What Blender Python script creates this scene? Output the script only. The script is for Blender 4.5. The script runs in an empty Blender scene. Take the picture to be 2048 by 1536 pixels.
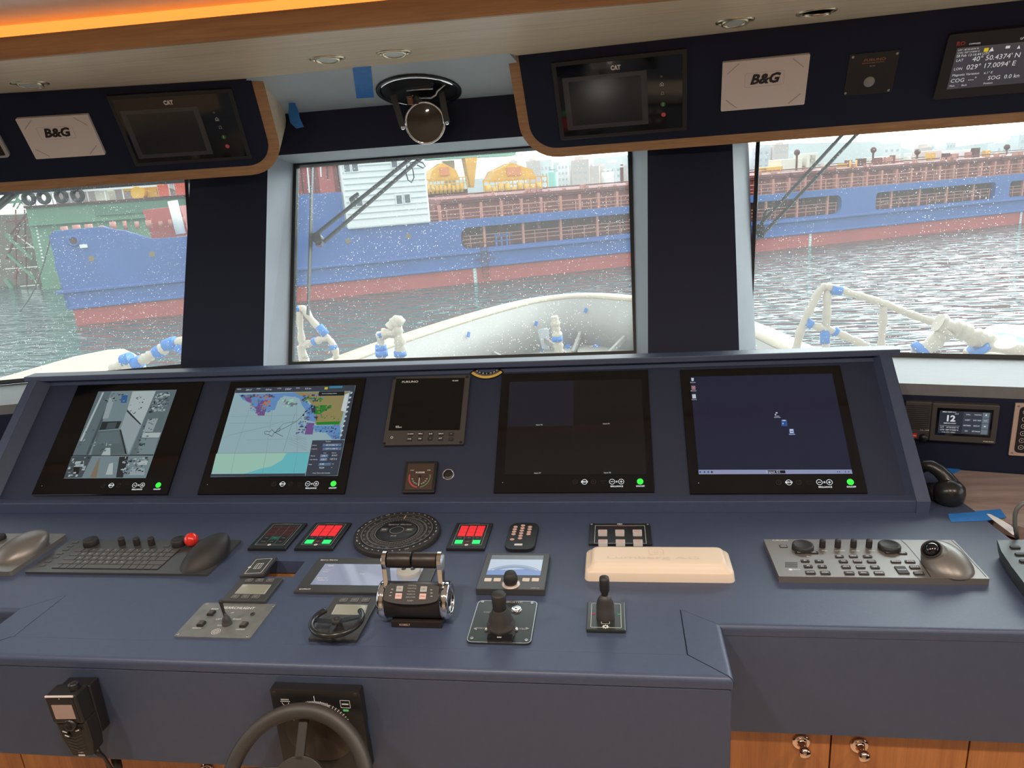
import bpy, bmesh, math, random
from mathutils import Vector, Matrix, noise
from mathutils.geometry import tessellate_polygon
random.seed(7)
C = bpy.context.scene.collection
# ---------------------------------------------------------------- camera
F = 1430.0
CAM = Vector((0, 0, 1.70))
DZ = 0.90
Xc = Vector((9824, 267, 1430)).normalized()
Zc = Vector((-340.6, 4890, 1430)); Zc = (Zc - Xc*Zc.dot(Xc)).normalized()
Yc = Zc.cross(Xc)
RM = Matrix((Xc, Yc, Zc))
cd = bpy.data.cameras.new('camera'); cam = bpy.data.objects.new('camera', cd); C.objects.link(cam)
cam.matrix_world = Matrix.Translation(CAM) @ RM.to_4x4()
cd.sensor_width = 36; cd.lens = F/2048*36; cd.clip_start = 0.02; cd.clip_end = 3000
bpy.context.scene.camera = cam
# ---------------------------------------------------------------- world, exposure
sc = bpy.context.scene
sc.view_settings.view_transform = 'Standard'; sc.view_settings.look = 'None'
sc.view_settings.gamma = 1; sc.view_settings.use_curve_mapping = False
sc.view_settings.exposure = 0.25
w = bpy.data.worlds.new('overcast_sky'); sc.world = w; w.use_nodes = True
nt = w.node_tree; nt.nodes.clear()
out = nt.nodes.new('ShaderNodeOutputWorld'); bg = nt.nodes.new('ShaderNodeBackground')
tc = nt.nodes.new('ShaderNodeTexCoord'); dp = nt.nodes.new('ShaderNodeVectorMath'); dp.operation = 'DOT_PRODUCT'
nt.links.new(tc.outputs['Generated'], dp.inputs[0]); dp.inputs[1].default_value = Vector((0.55, 0.76, 0.30)).normalized()
mr = nt.nodes.new('ShaderNodeMapRange'); mr.inputs[1].default_value = 0.55; mr.inputs[2].default_value = 1.0
mr.inputs[3].default_value = 0.0; mr.inputs[4].default_value = 1.0
nt.links.new(dp.outputs['Value'], mr.inputs[0])
pw = nt.nodes.new('ShaderNodeMath'); pw.operation = 'POWER'; pw.inputs[1].default_value = 2.0
nt.links.new(mr.outputs[0], pw.inputs[0])
ma = nt.nodes.new('ShaderNodeMath'); ma.operation = 'MULTIPLY_ADD'; ma.inputs[1].default_value = 8.0; ma.inputs[2].default_value = 1.75
nt.links.new(pw.outputs[0], ma.inputs[0])
bg.inputs[0].default_value = (0.93, 0.97, 1.0, 1)
nt.links.new(ma.outputs[0], bg.inputs[1]); nt.links.new(bg.outputs[0], out.inputs[0])
def area(name, loc, rot, sx, sy, power, col):
    l = bpy.data.lights.new(name, 'AREA'); l.shape = 'RECTANGLE'; l.size = sx; l.size_y = sy
    l.energy = power; l.color = col
    o = bpy.data.objects.new(name, l); C.objects.link(o); o.location = loc; o.rotation_euler = rot
    return o
# added round fill lamps in the ceiling out of view, to brighten the desk
FILL_LAMPS = [(-1.25, 0.42), (-0.45, 0.42), (0.35, 0.42), (1.15, 0.42)]
for x_, y_ in FILL_LAMPS:
    l = bpy.data.lights.new('added_fill_light', 'AREA'); l.shape = 'DISK'; l.size = 0.09; l.energy = 8; l.color = (1.0, 0.85, 0.72)
    o = bpy.data.objects.new('added_fill_light', l); C.objects.link(o); o.location = (x_, y_, 2.045)

# ---------------------------------------------------------------- helpers
def ray(px, py):
    return RM @ Vector((px-1024, -(py-768), -F))
def V(*a): return Vector(a)
class Frame:
    """plane with origin o, in-plane axes u (right) and v (up), normal n towards the viewer"""
    def __init__(s, o, u, v):
        s.o = Vector(o); s.u = Vector(u).normalized(); s.v = Vector(v).normalized(); s.n = s.u.cross(s.v).normalized()
    def uv(s, px, py, w=0.0):
        d = ray(px, py); o = s.o + s.n*w
        t = (o-CAM).dot(s.n)/d.dot(s.n); p = CAM + d*t - o
        return p.dot(s.u), p.dot(s.v)
    def pt(s, u, v, w=0.0): return s.o + s.u*u + s.v*v + s.n*w
    def at(s, px, py, w=0.0):
        u, v = s.uv(px, py, w); return s.pt(u, v, w)
    def mat(s, u=0, v=0, w=0, rot=0):
        m = Matrix((s.u, s.v, s.n)).transposed().to_4x4(); m.translation = s.pt(u, v, w)
        return m @ Matrix.Rotation(rot, 4, 'Z')
    def rect(s, cs, w=0.0):
        q = [s.uv(px, py, w) for px, py in cs]
        u0 = (q[0][0]+q[3][0])/2; u1 = (q[1][0]+q[2][0])/2; v1 = (q[0][1]+q[1][1])/2; v0 = (q[2][1]+q[3][1])/2
        return (u0+u1)/2, (v0+v1)/2, abs(u1-u0), abs(v1-v0)
def vert(yaw, o):
    a = math.radians(yaw)
    return Frame(o, (math.cos(a), math.sin(a), 0), (0, 0, 1))
DESK = Frame((0, 0, DZ), (1, 0, 0), (0, 1, 0))

class MB:
    def __init__(s): s.v = []; s.f = []; s.m = []; s.sm = []
    def add(s, vs, fs, mi=0, smooth=False):
        b = len(s.v); s.v += [tuple(p) for p in vs]
        for f in fs: s.f.append(tuple(i+b for i in f)); s.m.append(mi); s.sm.append(smooth)
        return s
    def box(s, x0, x1, y0, y1, z0, z1, mi=0, M=None):
        vs = [Vector((x, y, z)) for z in (z0, z1) for y in (y0, y1) for x in (x0, x1)]
        if M: vs = [M @ p for p in vs]
        return s.add(vs, [(0,2,3,1),(4,5,7,6),(0,1,5,4),(2,6,7,3),(0,4,6,2),(1,3,7,5)], mi)
    def cb(s, cx, cy, cz, sx, sy, sz, mi=0, M=None):
        return s.box(cx-sx/2, cx+sx/2, cy-sy/2, cy+sy/2, cz-sz/2, cz+sz/2, mi, M)
    def hexa(s, a, b, mi=0, mats=None):
        """a, b: 4 points each (same winding), front and back"""
        fs = [(0,1,2,3),(7,6,5,4),(0,4,5,1),(1,5,6,2),(2,6,7,3),(3,7,4,0)]
        for i, f in enumerate(fs):
            if i == 0: base = len(s.v); s.v += [tuple(p) for p in list(a)+list(b)]
            s.f.append(tuple(base+k for k in f)); s.m.append(mats[i] if mats else mi); s.sm.append(False)
        return s
    def quad(s, pts, mi=0): return s.add(pts, [tuple(range(len(pts)))], mi)
    def prism(s, poly, z0, z1, mi=0, M=None, holes=(), side=None, smooth=False):
        loops = [[Vector((p[0], p[1], 0)) for p in poly]] + [[Vector((p[0], p[1], 0)) for p in h] for h in holes]
        if len(loops) == 1 and len(poly) <= 4: tris = [tuple(range(len(poly)))]
        else: tris = tessellate_polygon(loops)
        flat = [p for l in loops for p in l]; n = len(flat)
        vs = [Vector((p.x, p.y, z1)) for p in flat] + [Vector((p.x, p.y, z0)) for p in flat]
        if M: vs = [M @ p for p in vs]
        def area2(t): return sum(flat[t[i]].x*flat[t[(i+1) % len(t)]].y - flat[t[(i+1) % len(t)]].x*flat[t[i]].y for i in range(len(t)))
        tris = [t if area2(t) > 0 else tuple(reversed(t)) for t in tris]
        s.add(vs, [], mi); b = len(s.v)-2*n
        for t in tris:
            s.f.append(tuple(b+i for i in t)); s.m.append(mi); s.sm.append(False)
            if z0 != z1: s.f.append(tuple(b+n+i for i in reversed(t))); s.m.append(mi); s.sm.append(False)
        if z0 != z1:
            k = 0
            for l in loops:
                L = len(l)
                for i in range(L):
                    j = (i+1) % L
                    s.f.append((b+k+i, b+n+k+i, b+n+k+j, b+k+j)); s.m.append(mi if side is None else side); s.sm.append(smooth)
                k += L
        return s
    def lathe(s, prof, n=24, mi=0, M=None, a0=0, a1=2*math.pi):
        full = abs(a1-a0-2*math.pi) < 1e-6; cols = n if full else n+1
        vs = []
        for i in range(cols):
            a = a0+(a1-a0)*i/n
            for r, z in prof: vs.append(Vector((r*math.cos(a), r*math.sin(a), z)))
        if M: vs = [M @ p for p in vs]
        k = len(prof); fs = []
        for i in range(n):
            j = (i+1) % cols
            for q in range(k-1):
                fs.append((i*k+q, j*k+q, j*k+q+1, i*k+q+1))
        return s.add(vs, fs, mi, True)
    def cyl(s, x, y, z, r, h, mi=0, n=20, r2=None, M=None):
        T = Matrix.Translation((x, y, z)); T = M @ T if M else T
        r2 = r if r2 is None else r2
        cs = [(math.cos(2*math.pi*i/n), math.sin(2*math.pi*i/n)) for i in range(n)]
        vs = [T @ Vector((r*a, r*b, 0)) for a, b in cs]+[T @ Vector((r2*a, r2*b, h)) for a, b in cs]
        s.add(vs, [tuple(reversed(range(n))), tuple(range(n, 2*n))], mi)
        b = len(s.v)-2*n
        for i in range(n):
            j = (i+1) % n; s.f.append((b+i, b+j, b+n+j, b+n+i)); s.m.append(mi); s.sm.append(True)
        return s
    def tube(s, pts, r, n=10, mi=0, closed=False, flat=1.0):
        pts = [Vector(p) for p in pts]; L = len(pts); vs = []; prev = None
        for i, p in enumerate(pts):
            a = pts[(i-1) % L] if (closed or i > 0) else p; b = pts[(i+1) % L] if (closed or i < L-1) else p
            t = (b-a).normalized()
            if prev is None:
                up = Vector((0, 0, 1)) if abs(t.z) < 0.9 else Vector((0, 1, 0))
                x = t.cross(up).normalized()
            else: x = (prev - t*prev.dot(t)).normalized()
            prev = x; y = t.cross(x); rr = r[i] if isinstance(r, (list, tuple)) else r
            for k in range(n):
                q = 2*math.pi*k/n; vs.append(p + x*rr*math.cos(q) + y*rr*flat*math.sin(q))
        fs = []
        for i in range(L if closed else L-1):
            j = (i+1) % L
            for k in range(n):
                l = (k+1) % n; fs.append((i*n+k, i*n+l, j*n+l, j*n+k))
        s.add(vs, fs, mi, True)
        if not closed:
            b = len(s.v)-L*n
            s.f.append(tuple(b+k for k in reversed(range(n)))); s.m.append(mi); s.sm.append(False)
            s.f.append(tuple(b+(L-1)*n+k for k in range(n))); s.m.append(mi); s.sm.append(False)
        return s
    def bar(s, a, b, wd, ht, mi=0, up=(0, 0, 1)):
        a = Vector(a); b = Vector(b); t = (b-a); L = t.length; t.normalize()
        x = t.cross(Vector(up)).normalized(); y = x.cross(t)
        M = Matrix((x, t, y)).transposed().to_4x4(); M.translation = a
        return s.box(-wd/2, wd/2, 0, L, -ht/2, ht/2, mi, M)
    def sph(s, c, r, mi=0, n=16, sc_=(1, 1, 1), M=None):
        prof = [(math.sin(math.pi*i/(n//2))*1.0, -math.cos(math.pi*i/(n//2))) for i in range(n//2+1)]
        T = Matrix.Translation(c) @ Matrix.Diagonal((r*sc_[0], r*sc_[1], r*sc_[2], 1))
        if M: T = M @ T
        return s.lathe(prof, n, mi, T)
    def ring(s, cx, cy, z, r0, r1, mi=0, n=32, a0=0, a1=360, h=0.0):
        vs = []; seg = n
        for i in range(seg+1):
            a = math.radians(a0+(a1-a0)*i/seg)
            vs += [(cx+r0*math.cos(a), cy+r0*math.sin(a), z), (cx+r1*math.cos(a), cy+r1*math.sin(a), z)]
        fs = [(2*i, 2*i+1, 2*i+3, 2*i+2) for i in range(seg)]
        return s.add(vs, fs, mi)
    def frame(s, cx, cy, w_, h_, t, z, mi=0):
        """thin printed outline"""
        s.prism(rr(cx, cy, w_, h_, 0), z, z, mi, holes=[rr(cx, cy, w_-2*t, h_-2*t, 0)]); return s
    def text(s, st, x, y, z, size, mi=0, al='CENTER', rot=0, bold=0.0, sx=1.0, shear=0, M=None):
        key = (st, al, bold, shear)
        if key not in TXT:
            cu = bpy.data.curves.new('t', 'FONT'); cu.body = st; cu.align_x = al; cu.align_y = 'CENTER'
            cu.resolution_u = 2; cu.offset = bold; cu.shear = shear
            ob = bpy.data.objects.new('t', cu); me = bpy.data.meshes.new_from_object(ob)
            TXT[key] = ([v.co.copy() for v in me.vertices], [tuple(p.vertices) for p in me.polygons])
            bpy.data.objects.remove(ob); bpy.data.curves.remove(cu); bpy.data.meshes.remove(me)
        vs, fs = TXT[key]; R = Matrix.Rotation(rot, 3, 'Z')
        pv = [Vector((x, y, z)) + R @ Vector((p.x*size*sx, p.y*size, 0)) for p in vs]
        if M: pv = [M @ p for p in pv]
        return s.add(pv, fs, mi)
    def build(s, name, mats, parent=None, M=None, bevel=0, seg=2, sub=0):
        me = bpy.data.meshes.new(name); me.from_pydata(s.v, [], s.f)
        for m_ in (mats if isinstance(mats, (list, tuple)) else [mats]): me.materials.append(m_)
        me.polygons.foreach_set('material_index', s.m); me.polygons.foreach_set('use_smooth', s.sm); me.update()
        o = bpy.data.objects.new(name, me); C.objects.link(o)
        if parent: o.parent = parent
        if M is not None: o.matrix_local = M
        if bevel:
            b = o.modifiers.new('bevel', 'BEVEL'); b.width = bevel; b.segments = seg; b.limit_method = 'ANGLE'; b.angle_limit = math.radians(35)
            b.harden_normals = False
        if sub:
            b = o.modifiers.new('sub', 'SUBSURF'); b.levels = sub; b.render_levels = sub
        return o
TXT = {}
def rr(cx, cy, w_, h_, r, n=5):
    if r <= 0: return [(cx-w_/2, cy-h_/2), (cx+w_/2, cy-h_/2), (cx+w_/2, cy+h_/2), (cx-w_/2, cy+h_/2)]
    p = []
    for (sx, sy, a) in ((1, -1, -90), (1, 1, 0), (-1, 1, 90), (-1, -1, 180)):
        for i in range(n+1):
            t = math.radians(a+90*i/n)
            p.append((cx+sx*(w_/2-r)+r*math.cos(t), cy+sy*(h_/2-r)+r*math.sin(t)))
    return p
def circ(cx, cy, r, n=24, sy=1): return [(cx+r*math.cos(2*math.pi*i/n), cy+r*sy*math.sin(2*math.pi*i/n)) for i in range(n)]
def thing(name, label, cat, M=None, group=None):
    o = bpy.data.objects.new(name, None); C.objects.link(o); o.empty_display_size = 0.02
    if M is not None: o.matrix_world = M
    o['label'] = label; o['category'] = cat
    if group: o['group'] = group
    return o
def tag(o, label, cat, group=None, kind=None):
    o['label'] = label; o['category'] = cat
    if group: o['group'] = group
    if kind: o['kind'] = kind
    return o
def struct(o): o['kind'] = 'structure'; return o
def lab(o, l): o['label'] = l; return o
def copy_tree(o, parent=None):
    c = o.copy(); C.objects.link(c)
    if parent: c.parent = parent
    for ch in list(o.children): copy_tree(ch, c)
    return c

# ---------------------------------------------------------------- materials
def mat(name, col, rough=0.5, metal=0, spec=0.5, bump=0, bscale=200, var=0, vscale=20, emis=None, es=0, coat=0, stretch=None):
    m = bpy.data.materials.new(name); m.use_nodes = True; n = m.node_tree; b = n.nodes['Principled BSDF']
    b.inputs['Base Color'].default_value = (*col, 1); b.inputs['Roughness'].default_value = rough
    b.inputs['Metallic'].default_value = metal; b.inputs['Specular IOR Level'].default_value = spec
    b.inputs['Coat Weight'].default_value = coat
    if emis: b.inputs['Emission Color'].default_value = (*emis, 1); b.inputs['Emission Strength'].default_value = es
    if bump or var:
        t = n.nodes.new('ShaderNodeTexCoord'); mp = n.nodes.new('ShaderNodeMapping')
        n.links.new(t.outputs['Object'], mp.inputs[0])
        if stretch: mp.inputs['Scale'].default_value = stretch
    if bump:
        nz = n.nodes.new('ShaderNodeTexNoise'); nz.inputs['Scale'].default_value = bscale; nz.inputs['Detail'].default_value = 3
        bp = n.nodes.new('ShaderNodeBump'); bp.inputs['Strength'].default_value = bump; bp.inputs['Distance'].default_value = 0.001
        n.links.new(mp.outputs[0], nz.inputs[0]); n.links.new(nz.outputs[0], bp.inputs['Height']); n.links.new(bp.outputs[0], b.inputs['Normal'])
    if var:
        nz = n.nodes.new('ShaderNodeTexNoise'); nz.inputs['Scale'].default_value = vscale; nz.inputs['Detail'].default_value = 6
        mx = n.nodes.new('ShaderNodeMix'); mx.data_type = 'RGBA'
        mx.inputs[6].default_value = (*[c_*(1-var) for c_ in col], 1); mx.inputs[7].default_value = (*[min(1, c_*(1+var)) for c_ in col], 1)
        n.links.new(mp.outputs[0], nz.inputs[0]); n.links.new(nz.outputs[0], mx.inputs[0]); n.links.new(mx.outputs[2], b.inputs['Base Color'])
    return m
def wood(name, c1, c2, rough=0.45, scale=(3, 60, 60), gs=1.0, coat=0.1):
    m = bpy.data.materials.new(name); m.use_nodes = True; n = m.node_tree; b = n.nodes['Principled BSDF']
    t = n.nodes.new('ShaderNodeTexCoord'); mp = n.nodes.new('ShaderNodeMapping'); mp.inputs['Scale'].default_value = scale
    n.links.new(t.outputs['Object'], mp.inputs[0])
    nz = n.nodes.new('ShaderNodeTexNoise'); nz.inputs['Scale'].default_value = gs; nz.inputs['Detail'].default_value = 8; nz.inputs['Roughness'].default_value = 0.65
    nz.inputs['Distortion'].default_value = 0.4
    n.links.new(mp.outputs[0], nz.inputs[0])
    r = n.nodes.new('ShaderNodeValToRGB'); r.color_ramp.elements[0].position = 0.3; r.color_ramp.elements[1].position = 0.7
    r.color_ramp.elements[0].color = (*c1, 1); r.color_ramp.elements[1].color = (*c2, 1)
    n.links.new(nz.outputs[0], r.inputs[0]); n.links.new(r.outputs[0], b.inputs['Base Color'])
    b.inputs['Roughness'].default_value = rough; b.inputs['Coat Weight'].default_value = coat
    return m
NAVY = mat('navy_leather', (0.056, 0.074, 0.130), 0.42, bump=0.25, bscale=900, var=0.10, vscale=60)
NAVYD = mat('navy_panel', (0.008, 0.012, 0.034), 0.62, spec=0.3, bump=0.1, bscale=600)
NAVYI = mat('navy_instrument_panel', (0.024, 0.031, 0.062), 0.6, spec=0.3, bump=0.15, bscale=800)
GREYR = mat('grey_lining', (0.33, 0.37, 0.42), 0.6, bump=0.3, bscale=300, var=0.08, vscale=12)
GREYP = mat('grey_scuffed_panel', (0.42, 0.47, 0.51), 0.45, bump=0.2, bscale=200, var=0.22, vscale=5)
SILL = mat('grey_sill_laminate', (0.17, 0.172, 0.175), 0.5, bump=0.3, bscale=300, var=0.15, vscale=18, stretch=(1, 8, 1))
WOODL = wood('light_oak', (0.66, 0.50, 0.34), (0.85, 0.69, 0.50), scale=(4, 90, 90), rough=.36)
WOODB = wood('brown_oak', (0.34, 0.165, 0.065), (0.55, 0.30, 0.13), scale=(4, 70, 70))
WOODT = wood('trim_oak', (0.34, 0.17, 0.075), (0.52, 0.30, 0.15), scale=(12, 110, 110))
WOODC = wood('cabinet_cherry', (0.36, 0.115, 0.028), (0.54, 0.21, 0.058), scale=(70, 70, 3), coat=0.3)
WOODG = wood('grey_wood_worktop', (0.24, 0.17, 0.15), (0.42, 0.33, 0.30), scale=(3, 25, 25), rough=0.5)
BLACK = mat('black_plastic', (0.012, 0.012, 0.013), 0.35, bump=0.1, bscale=1500)
BLACKM = mat('matt_black_plastic', (0.022, 0.020, 0.020), 0.55, bump=0.2, bscale=1500)
GLASSB = mat('black_glass', (0.004, 0.004, 0.005), 0.06, spec=0.5)
RUBBER = mat('black_rubber', (0.045, 0.042, 0.040), 0.5)
SEAL = mat('window_rubber_seal', (0.012, 0.016, 0.018), 0.5)
CHROME = mat('chrome', (0.85, 0.85, 0.87), 0.08, metal=1)
STEEL = mat('brushed_steel', (0.6, 0.6, 0.6), 0.35, metal=1)
BRASS = mat('brushed_champagne_metal', (0.70, 0.58, 0.40), 0.3, metal=1)
GREYM = mat('grey_metallic_plastic', (0.20, 0.185, 0.172), 0.36, metal=0.4, bump=0.1, bscale=2000)
PLATE = mat('anodised_dark_plate', (0.20, 0.205, 0.20), 0.36, metal=0.35, var=0.3, vscale=40)
CHAR = mat('charcoal_plate', (0.060, 0.060, 0.060), 0.35, metal=0.2)
KEYG = mat('grey_keycap', (0.10, 0.095, 0.09), 0.4, metal=0.2)
WHITEP = mat('white_print', (0.75, 0.75, 0.74), 0.5)
GREYPR = mat('grey_print', (0.35, 0.35, 0.34), 0.5)
CREAM = mat('cream_plastic_cover', (0.80, 0.66, 0.52), 0.45)
PINKW = mat('off_white_plastic_cover', (0.80, 0.70, 0.66), 0.4)
PINKK = mat('pale_pink_button', (0.62, 0.40, 0.36), 0.35)
TAPE = mat('blue_masking_tape', (0.02, 0.18, 0.55), 0.6, bump=0.5, bscale=250, var=0.2, vscale=90)
REDL = mat('red_lit_key', (0.3, 0.01, 0.01), 0.4, emis=(1.0, 0.03, 0.04), es=0.55)
GREENL = mat('green_lit_key', (0.02, 0.3, 0.05), 0.4, emis=(0.02, 0.85, 0.2), es=0.75)
DKRED = mat('unlit_red_key', (0.06, 0.012, 0.012), 0.4)
TEALK = mat('dim_green_key', (0.01, 0.10, 0.07), 0.4)
def emi(name, col, st=1.0, rough=0.1): return mat(name, (0.01, 0.01, 0.01), rough, emis=col, es=st)
LWHITE = emi('screen_white', (0.85, 0.88, 0.9), 0.8)
LGREY = emi('screen_grey', (0.25, 0.27, 0.3), 0.6)
# ================================================================ THE ROOM
def gl(yaw, o, lean):
    a = math.radians(yaw); l = math.radians(lean)
    h = V(-math.sin(a), math.cos(a), 0)
    return Frame(o, (math.cos(a), math.sin(a), 0), h*math.sin(l)+V(0, 0, math.cos(l)))
GC = gl(0, (0, 2.15, DZ+0.26), 22.8)          # glass planes: centre, right, left
GR = gl(-13, (0.43, 2.245, DZ+0.26), 21)
GL = gl(14, (-1.43, 2.30, DZ+0.26), 22)
IN = gl(0, (0, 2.03, DZ+0.28), 20)            # inner face of the pillars
def lerp_px(a, b, y):
    t = (y-a[1])/(b[1]-a[1]); return (a[0]+(b[0]-a[0])*t, y)
def pillar(name, fl, fr, bl, br, FL, FR_, y0=215, y1=790):
    m = MB()
    f = [IN.at(*lerp_px(*fl, y0)), IN.at(*lerp_px(*fr, y0)), IN.at(*lerp_px(*fr, y1)), IN.at(*lerp_px(*fl, y1))]
    b = [FL.at(*lerp_px(*bl, y0)), FR_.at(*lerp_px(*br, y0)), FR_.at(*lerp_px(*br, y1)), FL.at(*lerp_px(*bl, y1))]
    m.hexa([f[3], f[2], f[1], f[0]], [b[3], b[2], b[1], b[0]], mats=[0, 0, 1, 1, 1, 1])
    return struct(m.build(name, [NAVYD, GREYR]))
pillar('wall_front', ((380, 360), (362, 720)), ((535, 350), (527, 720)), ((385, 360), (369, 720)), ((592, 322), (582, 715)), GL, GC)
pillar('wall_front', ((1295, 300), (1296, 697)), ((1465, 290), (1478, 690)), ((1262, 297), (1270, 697)), ((1497, 285), (1511, 690)), GC, GR)
# header above the centre window, with its grey lower reveal
m = MB()
hf0 = IN.at(565, 301); hf1 = IN.at(1065, 281); zt = DZ+1.16
xl, xr = -1.32, 0.42
sl = (hf1.z-hf0.z)/(hf1.x-hf0.x)
zf = (hf0.z+hf1.z)/2; yf = (hf0.y+hf1.y)/2
b0 = GC.at(597, 317); b1 = GC.at(1257, 291); zb = (b0.z+b1.z)/2; yb = (b0.y+b1.y)/2
m.hexa([V(xl, yf, zf), V(xr, yf, zf), V(xr, yf, zt), V(xl, yf, zt)], [V(xl, yb, zb), V(xr, yb, zb), V(xr, yb, zt), V(xl, yb, zt)], mats=[0, 0, 1, 0, 0, 0])
struct(m.build('wall_front_header', [NAVYD, GREYR]))
HY = yf
# header over the side windows (behind the overhead consoles)
m = MB()
for Fm, x0, x1 in ((GL, -1.6, 0.12), (GR, -0.02, 1.9)):
    p = [Fm.pt(x0, 0.66), Fm.pt(x1, 0.66), Fm.pt(x1, 1.0), Fm.pt(x0, 1.0)]
    q = [a + Fm.n*-0.05 for a in p]; m.hexa(p, q)
struct(m.build('wall_front_upper', [NAVYD]))
# sills and the low wall below them
def sill(name, Fm, u0, u1, off, zs):
    m = MB(); d = Fm.u; h = Vector((-d.y, d.x, 0))
    a = Fm.pt(u0, (zs-Fm.o.z)/Fm.v.z); b = Fm.pt(u1, (zs-Fm.o.z)/Fm.v.z)
    p = [a, b, b-h*off, a-h*off]
    m.hexa([p[3], p[2], p[1], p[0]], [v-V(0, 0, .03) for v in (p[3], p[2], p[1], p[0])])
    return m, p
ZS = DZ+0.222
m, pr = sill('s', GR, 0.02, 2.0, 0.285, ZS); struct(m.build('trim_1', [SILL]))
m, pl_ = sill('s', GL, -1.9, -0.02, 0.285, ZS); struct(m.build('trim_2', [SILL]))
m = MB(); m.box(-1.45, 0.42, 1.95, 2.16, ZS-0.03, ZS); struct(m.build('trim_3', [SILL]))
def wall_seg(name, a, b, z0, z1, t, mt):
    m = MB(); d = (b-a); d.z = 0; d.normalize(); h = Vector((-d.y, d.x, 0))
    f = [V(a.x, a.y, z0), V(b.x, b.y, z0), V(b.x, b.y, z1), V(a.x, a.y, z1)]
    m.hexa(f, [v+h*t for v in f]); return struct(m.build(name, [mt]))
wall_seg('wall_front_right', pr[3], pr[2], 0, ZS-0.03, 0.04, NAVYD)
wall_seg('wall_front_left', pl_[3], pl_[2], 0, ZS-0.03, 0.04, NAVYD)
wall_seg('wall_front_middle', V(pl_[2].x, 1.97, 0), V(pr[3].x, 1.97, 0), 0, ZS-0.03, 0.04, NAVYD)
WR = Frame(V(pr[3].x, pr[3].y, DZ), GR.u, (0, 0, 1))
# outer wall skin below the glass
for nm, Fm, u0, u1 in (('wall_outer_right', GR, -0.05, 2.0), ('wall_outer_left', GL, -1.9, 0.05), ('wall_outer_middle', GC, -1.45, 0.45)):
    m = MB(); a = Fm.pt(u0, -.04, -.02); b = Fm.pt(u1, -.04, -.02); h = V(0, 0.03, 0)
    m.hexa([V(a.x, a.y, 0), V(b.x, b.y, 0), b, a], [V(a.x, a.y, 0)+h, V(b.x, b.y, 0)+h, b+h, a+h]); struct(m.build(nm, [WHITEP]))

# glass: clear, with salt and dried drops on it
def glass_mat():
    m = bpy.data.materials.new('salt_spotted_glass'); m.use_nodes = True; n = m.node_tree; n.nodes.clear()
    o = n.nodes.new('ShaderNodeOutputMaterial'); tr = n.nodes.new('ShaderNodeBsdfTransparent'); tr.inputs[0].default_value = (0.93, 0.97, 0.96, 1)
    gs = n.nodes.new('ShaderNodeBsdfGlossy'); gs.inputs['Roughness'].default_value = 0.02
    mx = n.nodes.new('ShaderNodeMixShader'); mx.inputs[0].default_value = 0.03
    df = n.nodes.new('ShaderNodeBsdfTranslucent'); df.inputs[0].default_value = (0.9, 0.92, 0.92, 1)
    m2 = n.nodes.new('ShaderNodeMixShader')
    t = n.nodes.new('ShaderNodeTexCoord'); vo = n.nodes.new('ShaderNodeTexVoronoi'); vo.inputs['Scale'].default_value = 200
    n.links.new(t.outputs['Object'], vo.inputs[0])
    # drop radius varies from cell to cell
    sp = n.nodes.new('ShaderNodeSeparateColor'); n.links.new(vo.outputs['Color'], sp.inputs[0])
    pw_ = n.nodes.new('ShaderNodeMath'); pw_.operation = 'POWER'; pw_.inputs[1].default_value = 3.5; n.links.new(sp.outputs[0], pw_.inputs[0])
    ml = n.nodes.new('ShaderNodeMath'); ml.operation = 'MULTIPLY'; ml.inputs[1].default_value = 0.28; n.links.new(pw_.outputs[0], ml.inputs[0])
    lt = n.nodes.new('ShaderNodeMath'); lt.operation = 'LESS_THAN'; n.links.new(vo.outputs['Distance'], lt.inputs[0]); n.links.new(ml.outputs[0], lt.inputs[1])
    nz = n.nodes.new('ShaderNodeTexNoise'); nz.inputs['Scale'].default_value = 4; n.links.new(t.outputs['Object'], nz.inputs[0])
    rp = n.nodes.new('ShaderNodeMapRange'); rp.inputs[1].default_value = 0.35; rp.inputs[2].default_value = 0.55; n.links.new(nz.outputs[0], rp.inputs[0])
    a = n.nodes.new('ShaderNodeMath'); a.operation = 'MULTIPLY'; n.links.new(lt.outputs[0], a.inputs[0]); n.links.new(rp.outputs[0], a.inputs[1])
    b = n.nodes.new('ShaderNodeMath'); b.operation = 'MULTIPLY_ADD'; b.inputs[1].default_value = 0.8; b.inputs[2].default_value = 0.055; n.links.new(a.outputs[0], b.inputs[0])
    n.links.new(b.outputs[0], m2.inputs[0]); n.links.new(tr.outputs[0], mx.inputs[1]); n.links.new(gs.outputs[0], mx.inputs[2])
    n.links.new(mx.outputs[0], m2.inputs[1]); n.links.new(df.outputs[0], m2.inputs[2]); n.links.new(m2.outputs[0], o.inputs[0])
    return m
GM = glass_mat()
def window(name, Fm, u0, u1, v0, v1):
    m = MB(); M = Fm.mat(); t = 0.012
    m.box(u0, u1, v0, v1, -0.003, 0.003, 0)
    o = struct(m.build(name, [GM], M=M))
    m = MB(); m.prism(rr((u0+u1)/2, (v0+v1)/2, u1-u0+2*t, v1-v0+2*t, 0), -0.012, 0.012, 0, holes=[rr((u0+u1)/2, (v0+v1)/2, u1-u0, v1-v0, 0)])
    m.build('window_seal', [SEAL], o); return o
def uvx(Fm, *ps): return [Fm.uv(*p) for p in ps]
a = uvx(GC, (597, 322), (587, 715), (1257, 297), (1265, 697))
window('window_1', GC, (a[0][0]+a[1][0])/2, (a[2][0]+a[3][0])/2, 0.0, (a[0][1]+a[2][1])/2)
a = uvx(GR, (1504, 285), (1519, 690)); window('window_2', GR, (a[0][0]+a[1][0])/2, 1.75, GR.uv(1900, 708)[1], 0.66)
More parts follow.
